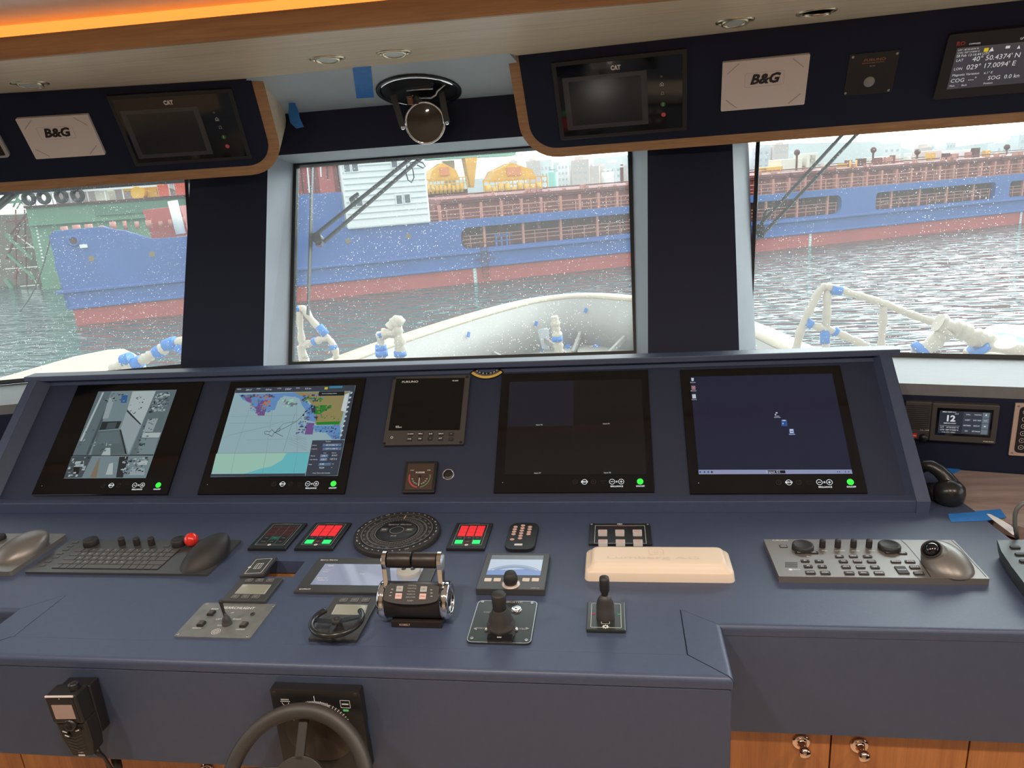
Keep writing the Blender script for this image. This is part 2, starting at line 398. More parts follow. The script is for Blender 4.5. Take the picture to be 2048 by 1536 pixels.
a = uvx(GL, (384, 360), (369, 720)); window('window_3', GL, -1.75, (a[0][0]+a[1][0])/2+.01, GL.uv(20, 760)[1], 0.66)

# ceiling soffit (light oak), front band, cove light, upper ceiling
zs = DZ+1.10; SO = Frame((0, 0, zs), (1, 0, 0), (0, 1, 0))
f0 = SO.at(0, 122.4); f1 = SO.at(1369, 0); s0 = SO.at(0, 147); s1 = SO.at(935, 62)
def ext(a, b, x): t = (x-a.x)/(b.x-a.x); return a+(b-a)*t
XL, XR = -2.7, 2.4
f0, f1 = ext(f0, f1, XL), ext(f0, f1, XR); s0, s1 = ext(s0, s1, XL), ext(s0, s1, XR)
BF = Frame(f0, (f1-f0), (0, 0, 1)); hb = BF.uv(350, 44)[1]
Lb = (f1-f0).length
m = MB()
m.prism([(s0.x, s0.y+.0015), (s1.x, s1.y+.0015), (2.4, 2.02), (-0.25, 2.035), (-.95, 2.0), (-2.7, 1.62)], zs, zs+.012, 0)
struct(m.build('ceiling', [WOODL]))
m = MB(); m.prism([(f0.x, f0.y), (f1.x, f1.y), (s1.x, s1.y), (s0.x, s0.y)], zs, zs+.012, 0); struct(m.build('ceiling_border', [WOODL]))
m = MB(); M = BF.mat()
qa = BF.uv(0, 78); qb = BF.uv(700, 10.3); sb = (qb[1]-qa[1])/(qb[0]-qa[0])
def bt(u): return qa[1]+(u-qa[0])*sb
m.prism([(0, 0), (Lb, 0), (Lb, bt(Lb)), (0, bt(0))], 0.0005, 0.012, 0)
o = struct(m.build('trim_4', [WOODB], M=M))
LED = mat('cove_light_diffuser', (0.9, 0.5, 0.2), 0.5, emis=(1.0, 0.30, 0.05), es=1.1)
m = MB(); m.prism([(0.05, .013), (Lb-.05, .013), (Lb-.05, hb+.031), (0.05, hb+.031)], -0.05, -0.04, 0)
o = m.build('cove_light', [LED], M=M); tag(o, 'glowing orange strip light along the top of the brown wood ceiling edge', 'strip light')
m = MB(); hc = zs+hb+.032; pass
m.box(XL, XR, -2.4, 1.9, hc, hc+.04); struct(m.build('ceiling_upper', [mat('grey_ceiling_panel', (0.80, 0.78, 0.76), 0.5, var=0.12, vscale=30)]))
m = MB(); m.prism([(XL, 1.3), (XR, 1.3), (XR, 2.9), (XL, 2.9)], hc+.045, hc+.09, 0); struct(m.build('ceiling_roof', [WHITEP]))
# grey panel between the two overhead consoles, sloping down to the header
pz = CAM.z+(0.30*HY/2.961)
m = MB(); y0_ = 1.985
m.hexa([V(-1.2, HY, pz), V(-.19, HY, pz), V(-.250, y0_, zs+.001), V(-.965, y0_, zs+.001)], [V(-1.2, HY, pz+.04), V(-.19, HY, pz+.04), V(-.250, y0_, zs+.045), V(-.965, y0_, zs+.045)])
struct(m.build('ceiling_panel', [GREYP]))
SP = Frame(V(0, y0_, zs), (-1, 0, 0), V(0, HY-y0_, pz-zs))    # its lower face, v runs forward

LMP = mat('added_lamp_diffuser', (.9, .85, .8), .5, emis=(1, .86, .74), es=2.5)  # glowing face of the added fill lamps, out of view
for k, (x_, y_) in enumerate(FILL_LAMPS):
    m = MB(); m.lathe([(.046, 0), (.0001, 0)], 28, 0); m.lathe([(.060, 0), (.058, -.004), (.047, -.004), (.046, 0)], 28, 1); o = m.build('ceiling_downlight', [LMP, BRASS], M=Matrix.Translation((x_, y_, hc-.0005)))
    tag(o, ('leftmost', 'second from left', 'third from left', 'rightmost')[k]+' added round fill lamp of the unseen ceiling row', 'ceiling light', 'added fill lamps in the ceiling')
# rest of the room: floor, side and back walls with openings
m = MB(); m.box(XL, XR, -2.4, 2.4, -0.05, 0); struct(m.build('floor', [WOODL]))
def side(nm, x, sgn):
    m = MB(); t = 0.06*sgn
    def bx(y0, y1, z0, z1): m.box(min(x, x+t), max(x, x+t), y0, y1, z0, z1)
    bx(-2.4, 2.3, 0, 1.05); bx(-2.4, 2.0, 1.85, hc); bx(-2.4, -1.9, 1.05, 1.85); bx(-1.9, 0.1, 1.05, 1.85); bx(1.75, 2.3, 1.05, 1.85)
    struct(m.build(nm, [NAVYD]))
side('wall_left', XL, -1); side('wall_right', XR, 1)
m = MB(); m.box(XL, XR, -2.46, -2.4, 0, hc)
struct(m.build('wall_back', [WOODL]))

# ================================================================ OVERHEAD CONSOLES
def fascia(yawpts):
    A = SO.at(*yawpts[0]); B = SO.at(*yawpts[1]); d = (B-A).normalized(); h = Vector((-d.y, d.x, 0)); a = math.radians(61)
    up = -(h*math.cos(a)-V(0, 0, 1)*math.sin(a))
    return Frame(A, d, up)
FLF = fascia(((0, 187.3), (495.6, 157.9))); FRF = fascia(((1037.6, 111), (2032, 2.2)))
def overhead(name, Fm, u0, u1, vb, vb2, right_round, label, depth=0.2):
    """fascia with one rounded free end; vb bottom of navy face, vb2 bottom of wood trim"""
    t = vb-vb2; r = 0.075
    M = Fm.mat()
    root = thing(name, label, 'overhead console', M)
    def outline(e, zt_=0.0):
        a0, a1 = u0, u1
        p = []
        rr_ = r+e
        if right_round:
            x1 = u1+e; yb_ = vb-e
            p = [(u0, zt_), (u0, yb_)]
            for i in range(9):
                q = math.radians(-90+90*i/8); p.append((x1-rr_+rr_*math.cos(q), yb_+rr_+rr_*math.sin(q)))
            p.append((x1, zt_))
        else:
            x0 = u0-e; yb_ = vb-e
            p = [(x0, zt_)]
            for i in range(9):
                q = math.radians(180+90*i/8); p.append((x0+rr_+rr_*math.cos(q), yb_+rr_+rr_*math.sin(q)))
            p += [(u1, yb_), (u1, zt_)]
        return p
    m = MB(); m.prism(outline(t), -depth, 0.0, 0, side=1); m.build('wood_housing', [WOODT, WOODL], root)
    m = MB(); m.prism(outline(0), 0.0005, 0.002, 0); m.build('fascia_panel', [NAVYD], root)
    return root
vb = (FLF.uv(0, 362)[1]+FLF.uv(500, 333)[1])/2; vb2 = FLF.uv(300, 364)[1]
u1 = FLF.uv(497, 157)[0]+.006
overhead('overhead_console', FLF, -0.92, u1, vb, vb2, True, 'left overhead console, navy fascia edged in wood with a white cover at its outer end', 0.17)
vb = (FRF.uv(1130, 292)[1]+FRF.uv(2048, 225)[1])/2; vb2 = FRF.uv(1500, 284)[1]
u0 = FRF.uv(1037, 114)[0]
overhead('overhead_console', FRF, u0, 2.1, vb, vb2-.002, False, 'right overhead console, long navy fascia edged in wood with the position display', 0.11)
# ================================================================ HELM CONSOLE
def hz(px, py): return DESK.at(px, py)
def cr(ox, oy, s): return lambda x, y: (ox+x/s, oy+y/s)
con = thing('helm_desk', 'navy leather desk with padded edges carrying keyboards, throttle and joysticks', 'desk', Matrix.Translation((0, 0, 0)))
yFi = (hz(25, 1275).y+hz(1375, 1308).y)/2; yFo = (hz(200, 1317).y+hz(1300, 1351.7).y)/2-.004
xRi = (hz(1358, 1217).x+hz(1375, 1308).x)/2; xRo = (hz(1437, 1251).x+hz(1459, 1326).x)/2+.003
yWi = (hz(1358, 1217).y+hz(2000, 1234).y)/2; yWo = (hz(1450, 1252).y+hz(2040, 1263).y)/2-.003
xLi = (hz(130, 1192).x+hz(25, 1275).x)/2; xLo = xLi-(xRo-xRi)
yLi = hz(60, 1190).y; yLo = hz(20, 1220).y-.003
YB = 1.86
WX = 1.75
yWi_l, yWo_l = yLi, yLo
XD = hz(1930, 1100).x                                   # leather desk ends towards the wooden wing
hole = [hz(545, 1122), hz(606, 1124), hz(590, 1153), hz(500, 1153)]
hx0, hx1 = (hole[0].x+hole[3].x)/2, (hole[1].x+hole[2].x)/2; hy0, hy1 = hole[3].y, hole[0].y
th = 0.03
m = MB()
m.prism([(xLi, yFi), (xRi, yFi), (xRi, yWi), (WX, yWi), (WX, 1.36)]+[(hz(*p).x, hz(*p).y) for p in ((2060, 1110), (2030, 1085), (1990, 1055), (1950, 1022), (1930, 1008), (1905, 998), (1880, 985))]+
        [(0.82, 1.72), (0.8, YB), (-2.2, YB), (-2.2, yLi), (xLi, yLi)], DZ-th, DZ, 0,
        holes=[[(hx0, hy0), (hx1, hy0), (hx1, hy1), (hx0, hy1)]])
m.build('desk_top', [NAVY], con)
g = .0012
def pad(i0, o0, o1, i1, rad=.009):
    """padded edge strip: flat top from the inner line, rounded over at the outer line; ends are mitred"""
    wd = abs((Vector(o0)-Vector(i0)).dot(Vector((i1[1]-i0[1], i0[0]-i1[0])).normalized()))
    pr_ = [(0, 0), (.001/wd, .0015), (1-rad/wd, .0015)]+[(1-rad/wd+rad/wd*math.sin(q), .0015-rad+rad*math.cos(q)) for q in [math.pi/2*k/6 for k in range(1, 7)]]+[(1, -.018), (0, -.018)]
    m = MB(); vs = []
    for i_, o_ in ((i0, o0), (i1, o1)):
        for s_, z_ in pr_: vs.append((i_[0]+(o_[0]-i_[0])*s_, i_[1]+(o_[1]-i_[1])*s_, DZ+z_))
    n = len(pr_); fs = [(i, (i+1) % n, n+(i+1) % n, n+i) for i in range(n)]
    m.add(vs, fs, 0); m.add(vs[:n], [tuple(reversed(range(n)))], 0); m.add(vs[n:], [tuple(range(n))], 0)
    o = m.build('edge_padding', [NAVY], con)
    bm = bmesh.new(); bm.from_mesh(o.data); bmesh.ops.remove_doubles(bm, verts=bm.verts, dist=1e-6); bmesh.ops.recalc_face_normals(bm, faces=bm.faces); bm.to_mesh(o.data); bm.free()
    return o
pad((xLi+g, yFi-g), (xLo+g, yFo), (xRo-g, yFo), (xRi-g, yFi-g))
pad((xRi+g, yFi), (xRo, yFo+g), (xRo, yWo), (xRi+g, yWi-g))
pad((xRi+2*g, yWi-g), (xRo+g, yWo), (WX, yWo), (WX, yWi-g))
pad((xLi-g, yFi), (xLo, yFo+g), (xLo, yLo), (xLi-g, yLi-g))
pad((xLi-2*g, yLi-g), (xLo-g, yLo), (-2.2, yLo), (-2.2, yLi-g))
FRONT = Frame((0, yFo+.001, DZ), (1, 0, 0), (0, 0, 1))
zfb = FRONT.at(200, 1519).z
WF = Frame((0, yWo+.001, DZ), (1, 0, 0), (0, 0, 1)); zwb = WF.at(1750, 1474).z
m = MB(); m.box(xLo+.002, xRo-.0035, yFo+.001, yFo+.03, zfb, DZ-.017); m.build('front_panel', [NAVY], con, bevel=.005)
m = MB(); m.box(xRo-.03, xRo-.001, yFo+.008, yWo+.02, zfb, DZ-.017); m.build('side_panel', [NAVY], con, bevel=.006)
m = MB(); m.box(xLo+.001, xLo+.03, yFo+.008, yLo+.02, zfb, DZ-.017); m.build('side_panel', [NAVY], con)
m = MB(); m.box(xRo, WX, yWo+.001, yWo+.03, zwb, DZ-.017); m.build('front_panel', [NAVY], con)
m = MB(); m.box(-2.2, xLo, yLo+.001, yLo+.03, zwb, DZ-.017); m.build('front_panel', [NAVY], con)
m = MB(); m.box(hx0-.01, hx1+.01, hy0-.03, hy1+.03, DZ-.15, DZ-.145, 0); m.box(hx0-.01, hx1+.01, hy1+.02, hy1+.03, DZ-.15, DZ-.03, 0)
m.box(hx0-.01, hx1+.01, hy1+.004, hy1+.02, DZ-.05, DZ-.031, 1); m.build('cutout_frame', [BLACK, WOODB], con)
con2 = thing('instrument_console', 'raised navy instrument console with sloping panel, side cheeks and hood on the desk', 'console', Matrix.Translation((0, 0, 0)))
# sloping instrument panel
pl0 = hz(1000, 1026); yl = pl0.y
LIPF = Frame((0, yl, DZ), (1, 0, 0), (0, 0, 1)); zl = LIPF.at(1000, 1004).z
xl0 = LIPF.at(-60, 1010).x; xcr = LIPF.at(1838, 1012).x; xco = LIPF.at(1859, 1012).x
A_ = math.radians(42)
PAN = Frame((0, yl+.024, zl-.012), (1, 0, 0), (0, math.cos(A_), math.sin(A_)))
CHK = Frame((0, yl, zl), (1, 0, 0), (0, math.cos(A_), math.sin(A_)))
vt = PAN.uv(1000, 735)[1]
xpl = -1.75
m = MB()
m.box(xpl, xcr, yl, yl+.03, DZ-.001, zl); m.build('front_lip', [NAVY], con2, bevel=.002)
xpr = PAN.uv(1780, 850)[0]
m = MB(); M = PAN.mat(); m.box(xpl, xpr, -.02, vt+.02, -.02, 0); m.build('instrument_panel', [NAVYI], con2, M)
# cheeks
zc_top = CHK.uv(1783, 704)
def cheek(xa, xb):
    m = MB(); vtop = zc_top[1]
    a = [CHK.pt(xa, 0), CHK.pt(xb, 0), CHK.pt(xb, vtop), CHK.pt(xa, vtop)]
    a0 = [V(xa, yl, DZ), V(xb, yl, DZ)]
    yb_ = CHK.pt(0, vtop).y
    # side profile: foot, face, top, back
    prof = [(yl-.002, DZ-.001), (yl-.002, zl), (CHK.pt(0, vtop).y, CHK.pt(0, vtop).z), (yb_+.022, CHK.pt(0, vtop).z), (yb_+.022, DZ-.001)]
    R = Matrix(((0, 0, 1, 0), (1, 0, 0, 0), (0, 1, 0, 0), (0, 0, 0, 1)))
    m.prism(prof, xa, xb, 0, M=R); return m.build('side_panel', [NAVY], con2, bevel=.002)
cheek(xco-.028, xco); cw = .028
lx = CHK.uv(66, 745)[0]; cheek(lx, lx+cw)
# inner bevels beside the panel
def bevel_strip(x0, x1):
    m = MB(); vtop = zc_top[1]-.004
    p = [PAN.pt(x0, .0, .0005), CHK.pt(x1, .0), CHK.pt(x1, vtop), PAN.pt(x0, vtop, .0005)]
    if x1 < x0: p = p[::-1]
    q = [v-PAN.n*.01 for v in p]; m.hexa(p, q); m.build('inner_bevel', [NAVY], con2)
bevel_strip(PAN.uv(1790, 900)[0], xco-.028); bevel_strip(lx+.055, lx+cw)
# hood
hv = CHK.uv(1000, 722)[1]; hp = CHK.pt(0, hv)
hl = CHK.uv(58, 741)[0]; hr = CHK.uv(1796, 690)[0]
m = MB(); m.box(hl, hr, hp.y-.012, hp.y+.035, hp.z-.016, hp.z); m.build('hood', [NAVY], con2, bevel=.002)
m = MB(); pt_ = PAN.pt(0, vt+.02)
m.hexa([V(lx+cw, hp.y+.012, hp.z-.016), V(xco-.028, hp.y+.012, hp.z-.016), V(xco-.028, pt_.y-.03, pt_.z-.024), V(lx+cw, pt_.y-.03, pt_.z-.024)][::-1],
       [V(lx+cw, hp.y+.03, hp.z-.016), V(xco-.028, hp.y+.03, hp.z-.016), V(xco-.028, pt_.y+.01, pt_.z-.01), V(lx+cw, pt_.y+.01, pt_.z-.01)][::-1])
m.build('hood_return', [NAVY], con2)
m = MB(); m.box(lx, xco, hp.y+.024, hp.y+.034, DZ, hp.z-.01); m.build('back_panel', [NAVY], con2)

# ---------------------------------------------------------------- device helpers
def device(name, label, cat, Fm, corners, t=0.0, group=None):
    u, v, w_, h_ = Fm.rect(corners, t)
    M = Fm.mat(u, v); root = thing(name, label, cat, M, group)
    def L(px, py, w=None):
        a, b = Fm.uv(px, py, t if w is None else w); return (a-u, b-v)
    return root, w_, h_, L
def plate(root, w_, h_, t, mt, name='plate', r=0.0, bev=.0008, z0=0.0):
    m = MB(); m.prism(rr(0, 0, w_, h_, r), z0, t, 0); return m.build(name, [mt], root, bevel=bev)
def polyL(m, L, K, pts, z, mi):
    m.prism([L(*K(*p)) for p in pts], z, z, mi)
def rectL(m, L, K, x0, y0, x1, y1, z, mi):
    polyL(m, L, K, [(x0, y1), (x1, y1), (x1, y0), (x0, y0)], z, mi)

def monitor(label, corners, bright=True):
    root, w_, h_, L = device('monitor', label, 'monitor', PAN, corners, .006)
    plate(root, w_, h_, .006, GLASSB, 'bezel', bev=.0012)
    z = .0066; vb_ = -h_/2; s = w_/1.710
    P = lambda f: -w_/2+w_*f
    y = vb_+.028
    DIM = GREYDIM
    for f, st in ((.515, '<'), (.629, '>')):
        m = MB(); m.ring(P(f), y, z, .0052, .0060, 0); m.text(st, P(f), y, z, .009); m.build('touch_key', [DIM], root)
    m = MB(); m.ring(P(.573), y, z, .0060, .0071, 0); m.text('MENU', P(.573), y, z, .0062, bold=.02); m.build('menu_button', [LWHITE], root)
    m = MB(); m.box(P(.67), P(.705), y+.002, y+.0025, z-.0003, z); m.box(P(.68), P(.70), y-.005, y-.0045, z-.0003, z); m.build('touch_key', [DIM], root)
    for f, st in ((.744, '-'), (.80, '+')):
        m = MB(); m.ring(P(f), y, z, .0060, .0071, 0); m.box(P(f)-.0035, P(f)+.0035, y-.0006, y+.0006, z-.0003, z)
        if st == '+': m.box(P(f)-.0006, P(f)+.0006, y-.0035, y+.0035, z-.0003, z)
        m.build('brilliance_button', [LWHITE], root)
    m = MB(); m.prism(circ(P(.772), y, .0016, 10), z-.0002, z)
    for k in range(8):
        q = k*math.pi/4; m.cb(P(.772)+.0028*math.cos(q), y+.0028*math.sin(q), z-.0001, .0006, .0006, .0002)
    m.text('BRILLIANCE', P(.772), y-.0125, z, .0058, bold=.02); m.build('brilliance_lettering', [LWHITE], root)
    m = MB(); m.text('ON/OFF', P(.916), y-.0125, z, .0058, bold=.02); m.build('power_lettering', [LWHITE], root)
    m = MB(); m.prism(circ(P(.916), y, .0078, 28), z-.0004, z+.0004); m.build('power_button', [emi('green_lamp', (0.04, 0.80, 0.06), 1.0)], root)
    m = MB(); m.prism(circ(-w_/2+.022, y, .0012, 10), z-.0002, z); m.build('sensor', [GREYPR], root)
    return root, w_, h_, L
GREYDIM = mat('dim_print', (0.035, 0.035, 0.036), 0.4)
def cols(pre, lst, st=0.62): return [emi('%s_%d' % (pre, i), tuple(((c/255.0)**2.2) for c in q), st) for i, q in enumerate(lst)]

# --- monitor 1: camera picture
root, w_, h_, L = monitor('leftmost monitor on the instrument panel showing a grey-teal deck camera picture', [(155, 768), (407, 765), (333, 990), (65, 990)])
K = cr(0, 700, 4.388); z = .0068
CC = cols('camera_picture', [(118, 138, 144), (70, 82, 88), (150, 165, 170), (95, 112, 118), (40, 48, 52), (175, 188, 190), (50, 95, 150), (130, 115, 95), (28, 32, 34), (88, 104, 108)])
m = MB(); Z = [z]
def P_(mi, *pts): Z[0] += .00001; polyL(m, L, K, pts, Z[0], mi)
P_(0, (865, 365), (1553, 350), (1280, 1125), (560, 1128))
P_(3, (865, 365), (980, 362), (770, 925), (640, 925)); P_(5, (900, 372), (915, 372), (720, 800), (700, 800)); P_(1, (940, 480), (960, 480), (780, 920), (755, 920))
P_(2, (960, 420), (1010, 420), (950, 600), (900, 605)); P_(0, (1020, 480), (1140, 475), (1080, 590), (970, 600)); P_(6, (1070, 400), (1125, 395), (1110, 465), (1060, 465))
P_(5, (1165, 365), (1370, 360), (1240, 660), (1120, 520)); P_(4, (1120, 525), (1240, 650), (1230, 665), (1115, 540))
P_(2, (1110, 540), (1240, 665), (1130, 915), (1060, 690)); P_(4, (900, 630), (1070, 625), (1040, 690), (870, 705)); P_(1, (950, 640), (1030, 635), (1010, 690), (930, 695))
P_(9, (860, 715), (1050, 700), (1100, 915), (800, 925)); P_(3, (880, 730), (1040, 715), (1060, 820), (840, 830)); P_(4, (1050, 700), (1065, 700), (1115, 915), (1100, 915))
P_(3, (1370, 360), (1550, 352), (1350, 920), (1140, 920)); P_(2, (1300, 610), (1390, 600), (1340, 720), (1260, 720)); P_(5, (1255, 730), (1415, 725), (1395, 770), (1245, 770))
P_(0, (1240, 780), (1390, 775), (1350, 915), (1200, 915)); P_(8, (640, 925), (1350, 920), (1348, 928), (638, 932))
P_(5, (930, 860), (970, 860), (970, 925), (890, 925)); P_(1, (630, 935), (810, 932), (720, 1120), (562, 1125)); P_(5, (665, 980), (740, 975), (735, 1025), (650, 1025)); P_(8, (650, 1030), (705, 1030), (690, 1090), (640, 1090))
P_(7, (850, 990), (880, 940), (850, 1120), (790, 1120)); P_(0, (890, 945), (1010, 940), (1000, 1100), (850, 1118)); P_(5, (960, 1000), (995, 990), (990, 1095), (930, 1095)); P_(4, (1050, 940), (1130, 935), (1080, 1120), (1020, 1120))
P_(2, (1150, 1045), (1270, 1040), (1270, 1100), (1130, 1100)); P_(5, (1230, 975), (1300, 970), (1290, 1010), (1215, 1010))
R_ = random.Random(3)
def clutter(x0, y0, x1, y1, n, s, mis, sh=-.42):
    zb_ = Z[0]
    for k_ in range(n):
        Z[0] = zb_+.00001*(k_ % 9)
        y = R_.uniform(y0, y1); x = R_.uniform(x0, x1)+(y-y0)*sh; a = R_.uniform(.3, 1)*s; b = R_.uniform(.15, .6)*s
        P_(R_.choice(mis), (x, y), (x+a, y-R_.uniform(0, 6)), (x+a-b*.4, y+b), (x-b*.4, y+b))
    Z[0] = zb_+.0001
clutter(1370, 372, 1500, 540, 90, 28, [4, 5, 1, 2, 0]); clutter(1290, 600, 1370, 900, 35, 24, [1, 4, 2, 3]); clutter(1180, 380, 1290, 560, 16, 14, [8, 4])
clutter(640, 935, 780, 1100, 30, 30, [4, 2, 1, 5]); clutter(1090, 940, 1300, 1080, 60, 26, [4, 5, 1, 2]); clutter(900, 380, 1120, 470, 25, 24, [1, 4, 2, 3]); clutter(800, 800, 1000, 900, 14, 26, [2, 9, 1])
clutter(770, 560, 880, 880, 16, 16, [4, 1, 7, 5])
m.build('screen', CC, root)

# --- monitor 2: sea chart
root, w_, h_, L = monitor('second monitor from the left, showing a colour nautical chart with depth profile', [(462, 762), (730, 757), (690, 988), (394, 988)])
K = cr(380, 720, 5.297)
CH = cols('chart', [(150, 182, 190), (58, 66, 80), (160, 205, 190), (105, 190, 200), (148, 138, 92), (40, 130, 50), (100, 145, 200), (112, 84, 142), (55, 60, 85), (205, 215, 220), (110, 125, 135), (200, 190, 60), (60, 130, 160), (30, 55, 60), (185, 120, 90), (20, 26, 34), (90, 115, 150)])
m = MB(); Z = [z]
P_(0, (490, 300), (1757, 270), (1565, 1228), (218, 1240))
P_(2, (280, 993), (1265, 985), (1225, 1205), (225, 1220)); P_(3, (1025, 987), (1265, 985), (1225, 1205), (560, 1213), (760, 1150), (860, 1130), (980, 1060))
P_(6, (520, 370), (1160, 345), (1240, 420), (1130, 400), (1000, 380), (930, 440), (900, 530), (800, 545), (720, 545), (640, 460), (560, 420))
P_(7, (560, 375), (640, 370), (660, 460), (600, 440)); P_(14, (600, 380), (730, 375), (650, 410)); P_(7, (730, 430), (820, 425), (790, 590), (720, 590), (700, 540)); P_(14, (790, 440), (860, 430), (790, 530), (750, 530))
P_(4, (1090, 345), (1690, 335), (1590, 690), (1330, 680), (1290, 470), (1230, 400)); P_(6, (1150, 390), (1210, 400), (1330, 560), (1330, 660), (1240, 640), (1230, 540), (1190, 480))
P_(5, (1240, 400), (1340, 405), (1290, 430)); P_(5, (1320, 500), (1380, 480), (1500, 478), (1500, 510), (1440, 530), (1380, 575), (1310, 575)); P_(5, (1340, 660), (1590, 650), (1580, 685), (1340, 690))
P_(7, (1235, 665), (1320, 670), (1300, 790), (1215, 790), (1230, 730)); P_(6, (1300, 700), (1590, 690), (1600, 840), (1510, 840), (1440, 770), (1330, 760)); P_(8, (1280, 480), (1330, 490), (1330, 560), (1290, 560)); P_(8, (1310, 600), (1360, 600), (1340, 640))
P_(0, (960, 400), (1120, 390), (1170, 480), (980, 560), (900, 540)); P_(9, (1640, 370), (1685, 350), (1650, 550), (1600, 540))
CR_ = [(6, 7, 8, 14)]
clutter(540, 360, 900, 400, 60, 30, [6, 7, 14, 8, 12], 0); clutter(640, 420, 850, 560, 60, 26, [6, 7, 12, 14], -.1); clutter(1180, 360, 1420, 440, 60, 30, [5, 6, 8, 14], 0)
clutter(1240, 460, 1330, 780, 70, 28, [6, 7, 8, 12, 15]); clutter(1340, 690, 1570, 770, 50, 24, [6, 8, 12, 16]); clutter(1350, 480, 1480, 560, 25, 22, [5, 4, 8]); clutter(1330, 590, 1600, 640, 30, 16, [8, 4, 5], 0); clutter(980, 420, 1100, 500, 20, 50, [10, 2], 0)
clutter(1500, 770, 1590, 830, 20, 20, [7, 8, 12]); clutter(1340, 570, 1400, 590, 4, 18, [7])
def line(pts, wd, mi):
    Z[0] += .00001
    q = [Vector(L(*K(*p))) for p in pts]
    for a, b in zip(q, q[1:]):
        d = (b-a);
        if d.length == 0: continue
        nn = Vector((-d.y, d.x)).normalized()*wd/2
        m.add([(p.x, p.y, Z[0]) for p in (a-nn, b-nn, b+nn, a+nn)], [(0, 1, 2, 3)], mi)
for x0, x1 in ((650, 440), (890, 770), (1130, 1100)): line([(x0, 440 if x0 > 700 else 470), (x1+40, 985), (x1, 1205)], .0005, 10)
for y in (600, 675, 850): line([(430 if y < 700 else 600, y), (1210, y-12)], .0004, 10)
line([(300, 993), (1265, 984)], .0008, 10); line([(420, 800), (700, 740), (1000, 650)], .0005, 10); line([(990, 975), (1120, 560)], .0005, 13); line([(350, 830), (520, 770), (900, 700)], .0004, 10)
for k in range(14): line([(1030+8*k, 880-20*k % 90), (1240, 960-28*(k % 9))], .0003, 10)
line([(990, 815), (900, 770), (870, 815), (840, 795), (800, 790), (790, 770), (810, 755), (850, 765), (870, 740), (905, 775), (950, 755), (960, 725), (940, 730), (905, 775), (1050, 700), (1130, 655), (1200, 590), (1240, 540), (1290, 500)], .0011, 15)
line([(910, 770), (990, 680), (1130, 650)], .0008, 13)
P_(1, (492, 300), (1757, 270), (1745, 332), (480, 354)); P_(1, (1700, 335), (1750, 330), (1650, 840), (1595, 850)); P_(1, (1300, 855), (1640, 850), (1565, 1228), (1225, 1235)); P_(15, (1370, 340), (1640, 335), (1635, 380), (1362, 385)); P_(11, (1430, 292), (1465, 291), (1460, 316), (1427, 317)); P_(12, (1480, 282), (1620, 278), (1615, 302), (1475, 305)); P_(1, (225, 1212), (1225, 1205), (1222, 1235), (218, 1240))
for y0 in (905, 945): P_(16, (1412, y0-14), (1610, y0-17), (1603, y0+13), (1405, y0+16))
P_(16, (1385, 1005), (1470, 1003), (1465, 1035), (1378, 1037)); P_(16, (1380, 1045), (1460, 1043), (1455, 1073), (1375, 1075)); P_(16, (1370, 1095), (1500, 1092), (1492, 1122), (1362, 1125))
def tx(st, x, y, size, mi, al='CENTER', sx=1): Z[0] += .00001; p = L(*K(x, y)); m.text(st, p[0], p[1], Z[0], size, mi, al, bold=.01, sx=sx)
for st, x, y in (('HDG', 525, 315), ('283.4°', 630, 322), ('STW', 730, 310), ('0.8 kn', 838, 318), ('COG', 950, 306), ('278.8°', 1045, 314), ('SOG', 1147, 302), ('0.0 kn', 1255, 308)): tx(st, x, y, .0075 if '.' in st else .0055, 9)
for st, x, y, s_ in (('Position', 1468, 868, .0045), ('Latitude', 1322, 908, .004), ("40°47.846' N", 1505, 906, .0062), ('Longitude', 1320, 946, .004), ("029°11.406' E", 1503, 944, .006), ('True', 1433, 990, .004), ('Relative', 1530, 988, .004), ('Bearing', 1305, 1020, .004), ('238.7', 1425, 1020, .007), ('014.7', 1535, 1016, .007), ('Opp. Bearing', 1313, 1058, .004), ('058.7', 1418, 1058, .007), ('165.3 k', 1522, 1053, .007), ('Range', 1278, 1110, .004), ('4.98', 1400, 1108, .007), ('nm', 1518, 1105, .004), ('9224', 1398, 1147, .007), ('m', 1505, 1143, .004), ('Press Tab to edit manually', 1395, 1202, .0045), ('Communicating problem', 1480, 360, .0045)): tx(st, x, y, s_, 9)
for k in range(10): x = 1715-12*k; P_(9, (x-12, 345+50*k), (x+10, 343+50*k), (x+6, 358+50*k), (x-14, 366+50*k))
m.build('screen', CH, root)

# --- monitor 4: four dark inputs
root, w_, h_, L = monitor('third monitor, dark with a faint four-way split, right of the rudder gauge', [(1003, 745), (1295, 742), (1310, 985), (988, 985)])
K = cr(970, 720, 5.297); DS = cols('dark_screen', [(10, 10, 14), (24, 27, 42), (30, 32, 40), (200, 205, 210)])
m = MB(); Z = [z]
P_(0, (258, 232), (1655, 205), (1712, 1215), (205, 1215)); P_(1, (262, 234), (935, 216), (930, 692), (240, 705))
line([(235, 706), (1690, 682)], .0009, 2); line([(940, 216), (930, 1213)], .0009, 2)
for st, x, y in (('Input 05', 575, 688), ('Input 06', 1285, 676), ('Input 07', 556, 1199), ('Input 08', 1296, 1195)): tx(st, x, y, .0052, 3)
m.build('screen', DS, root)

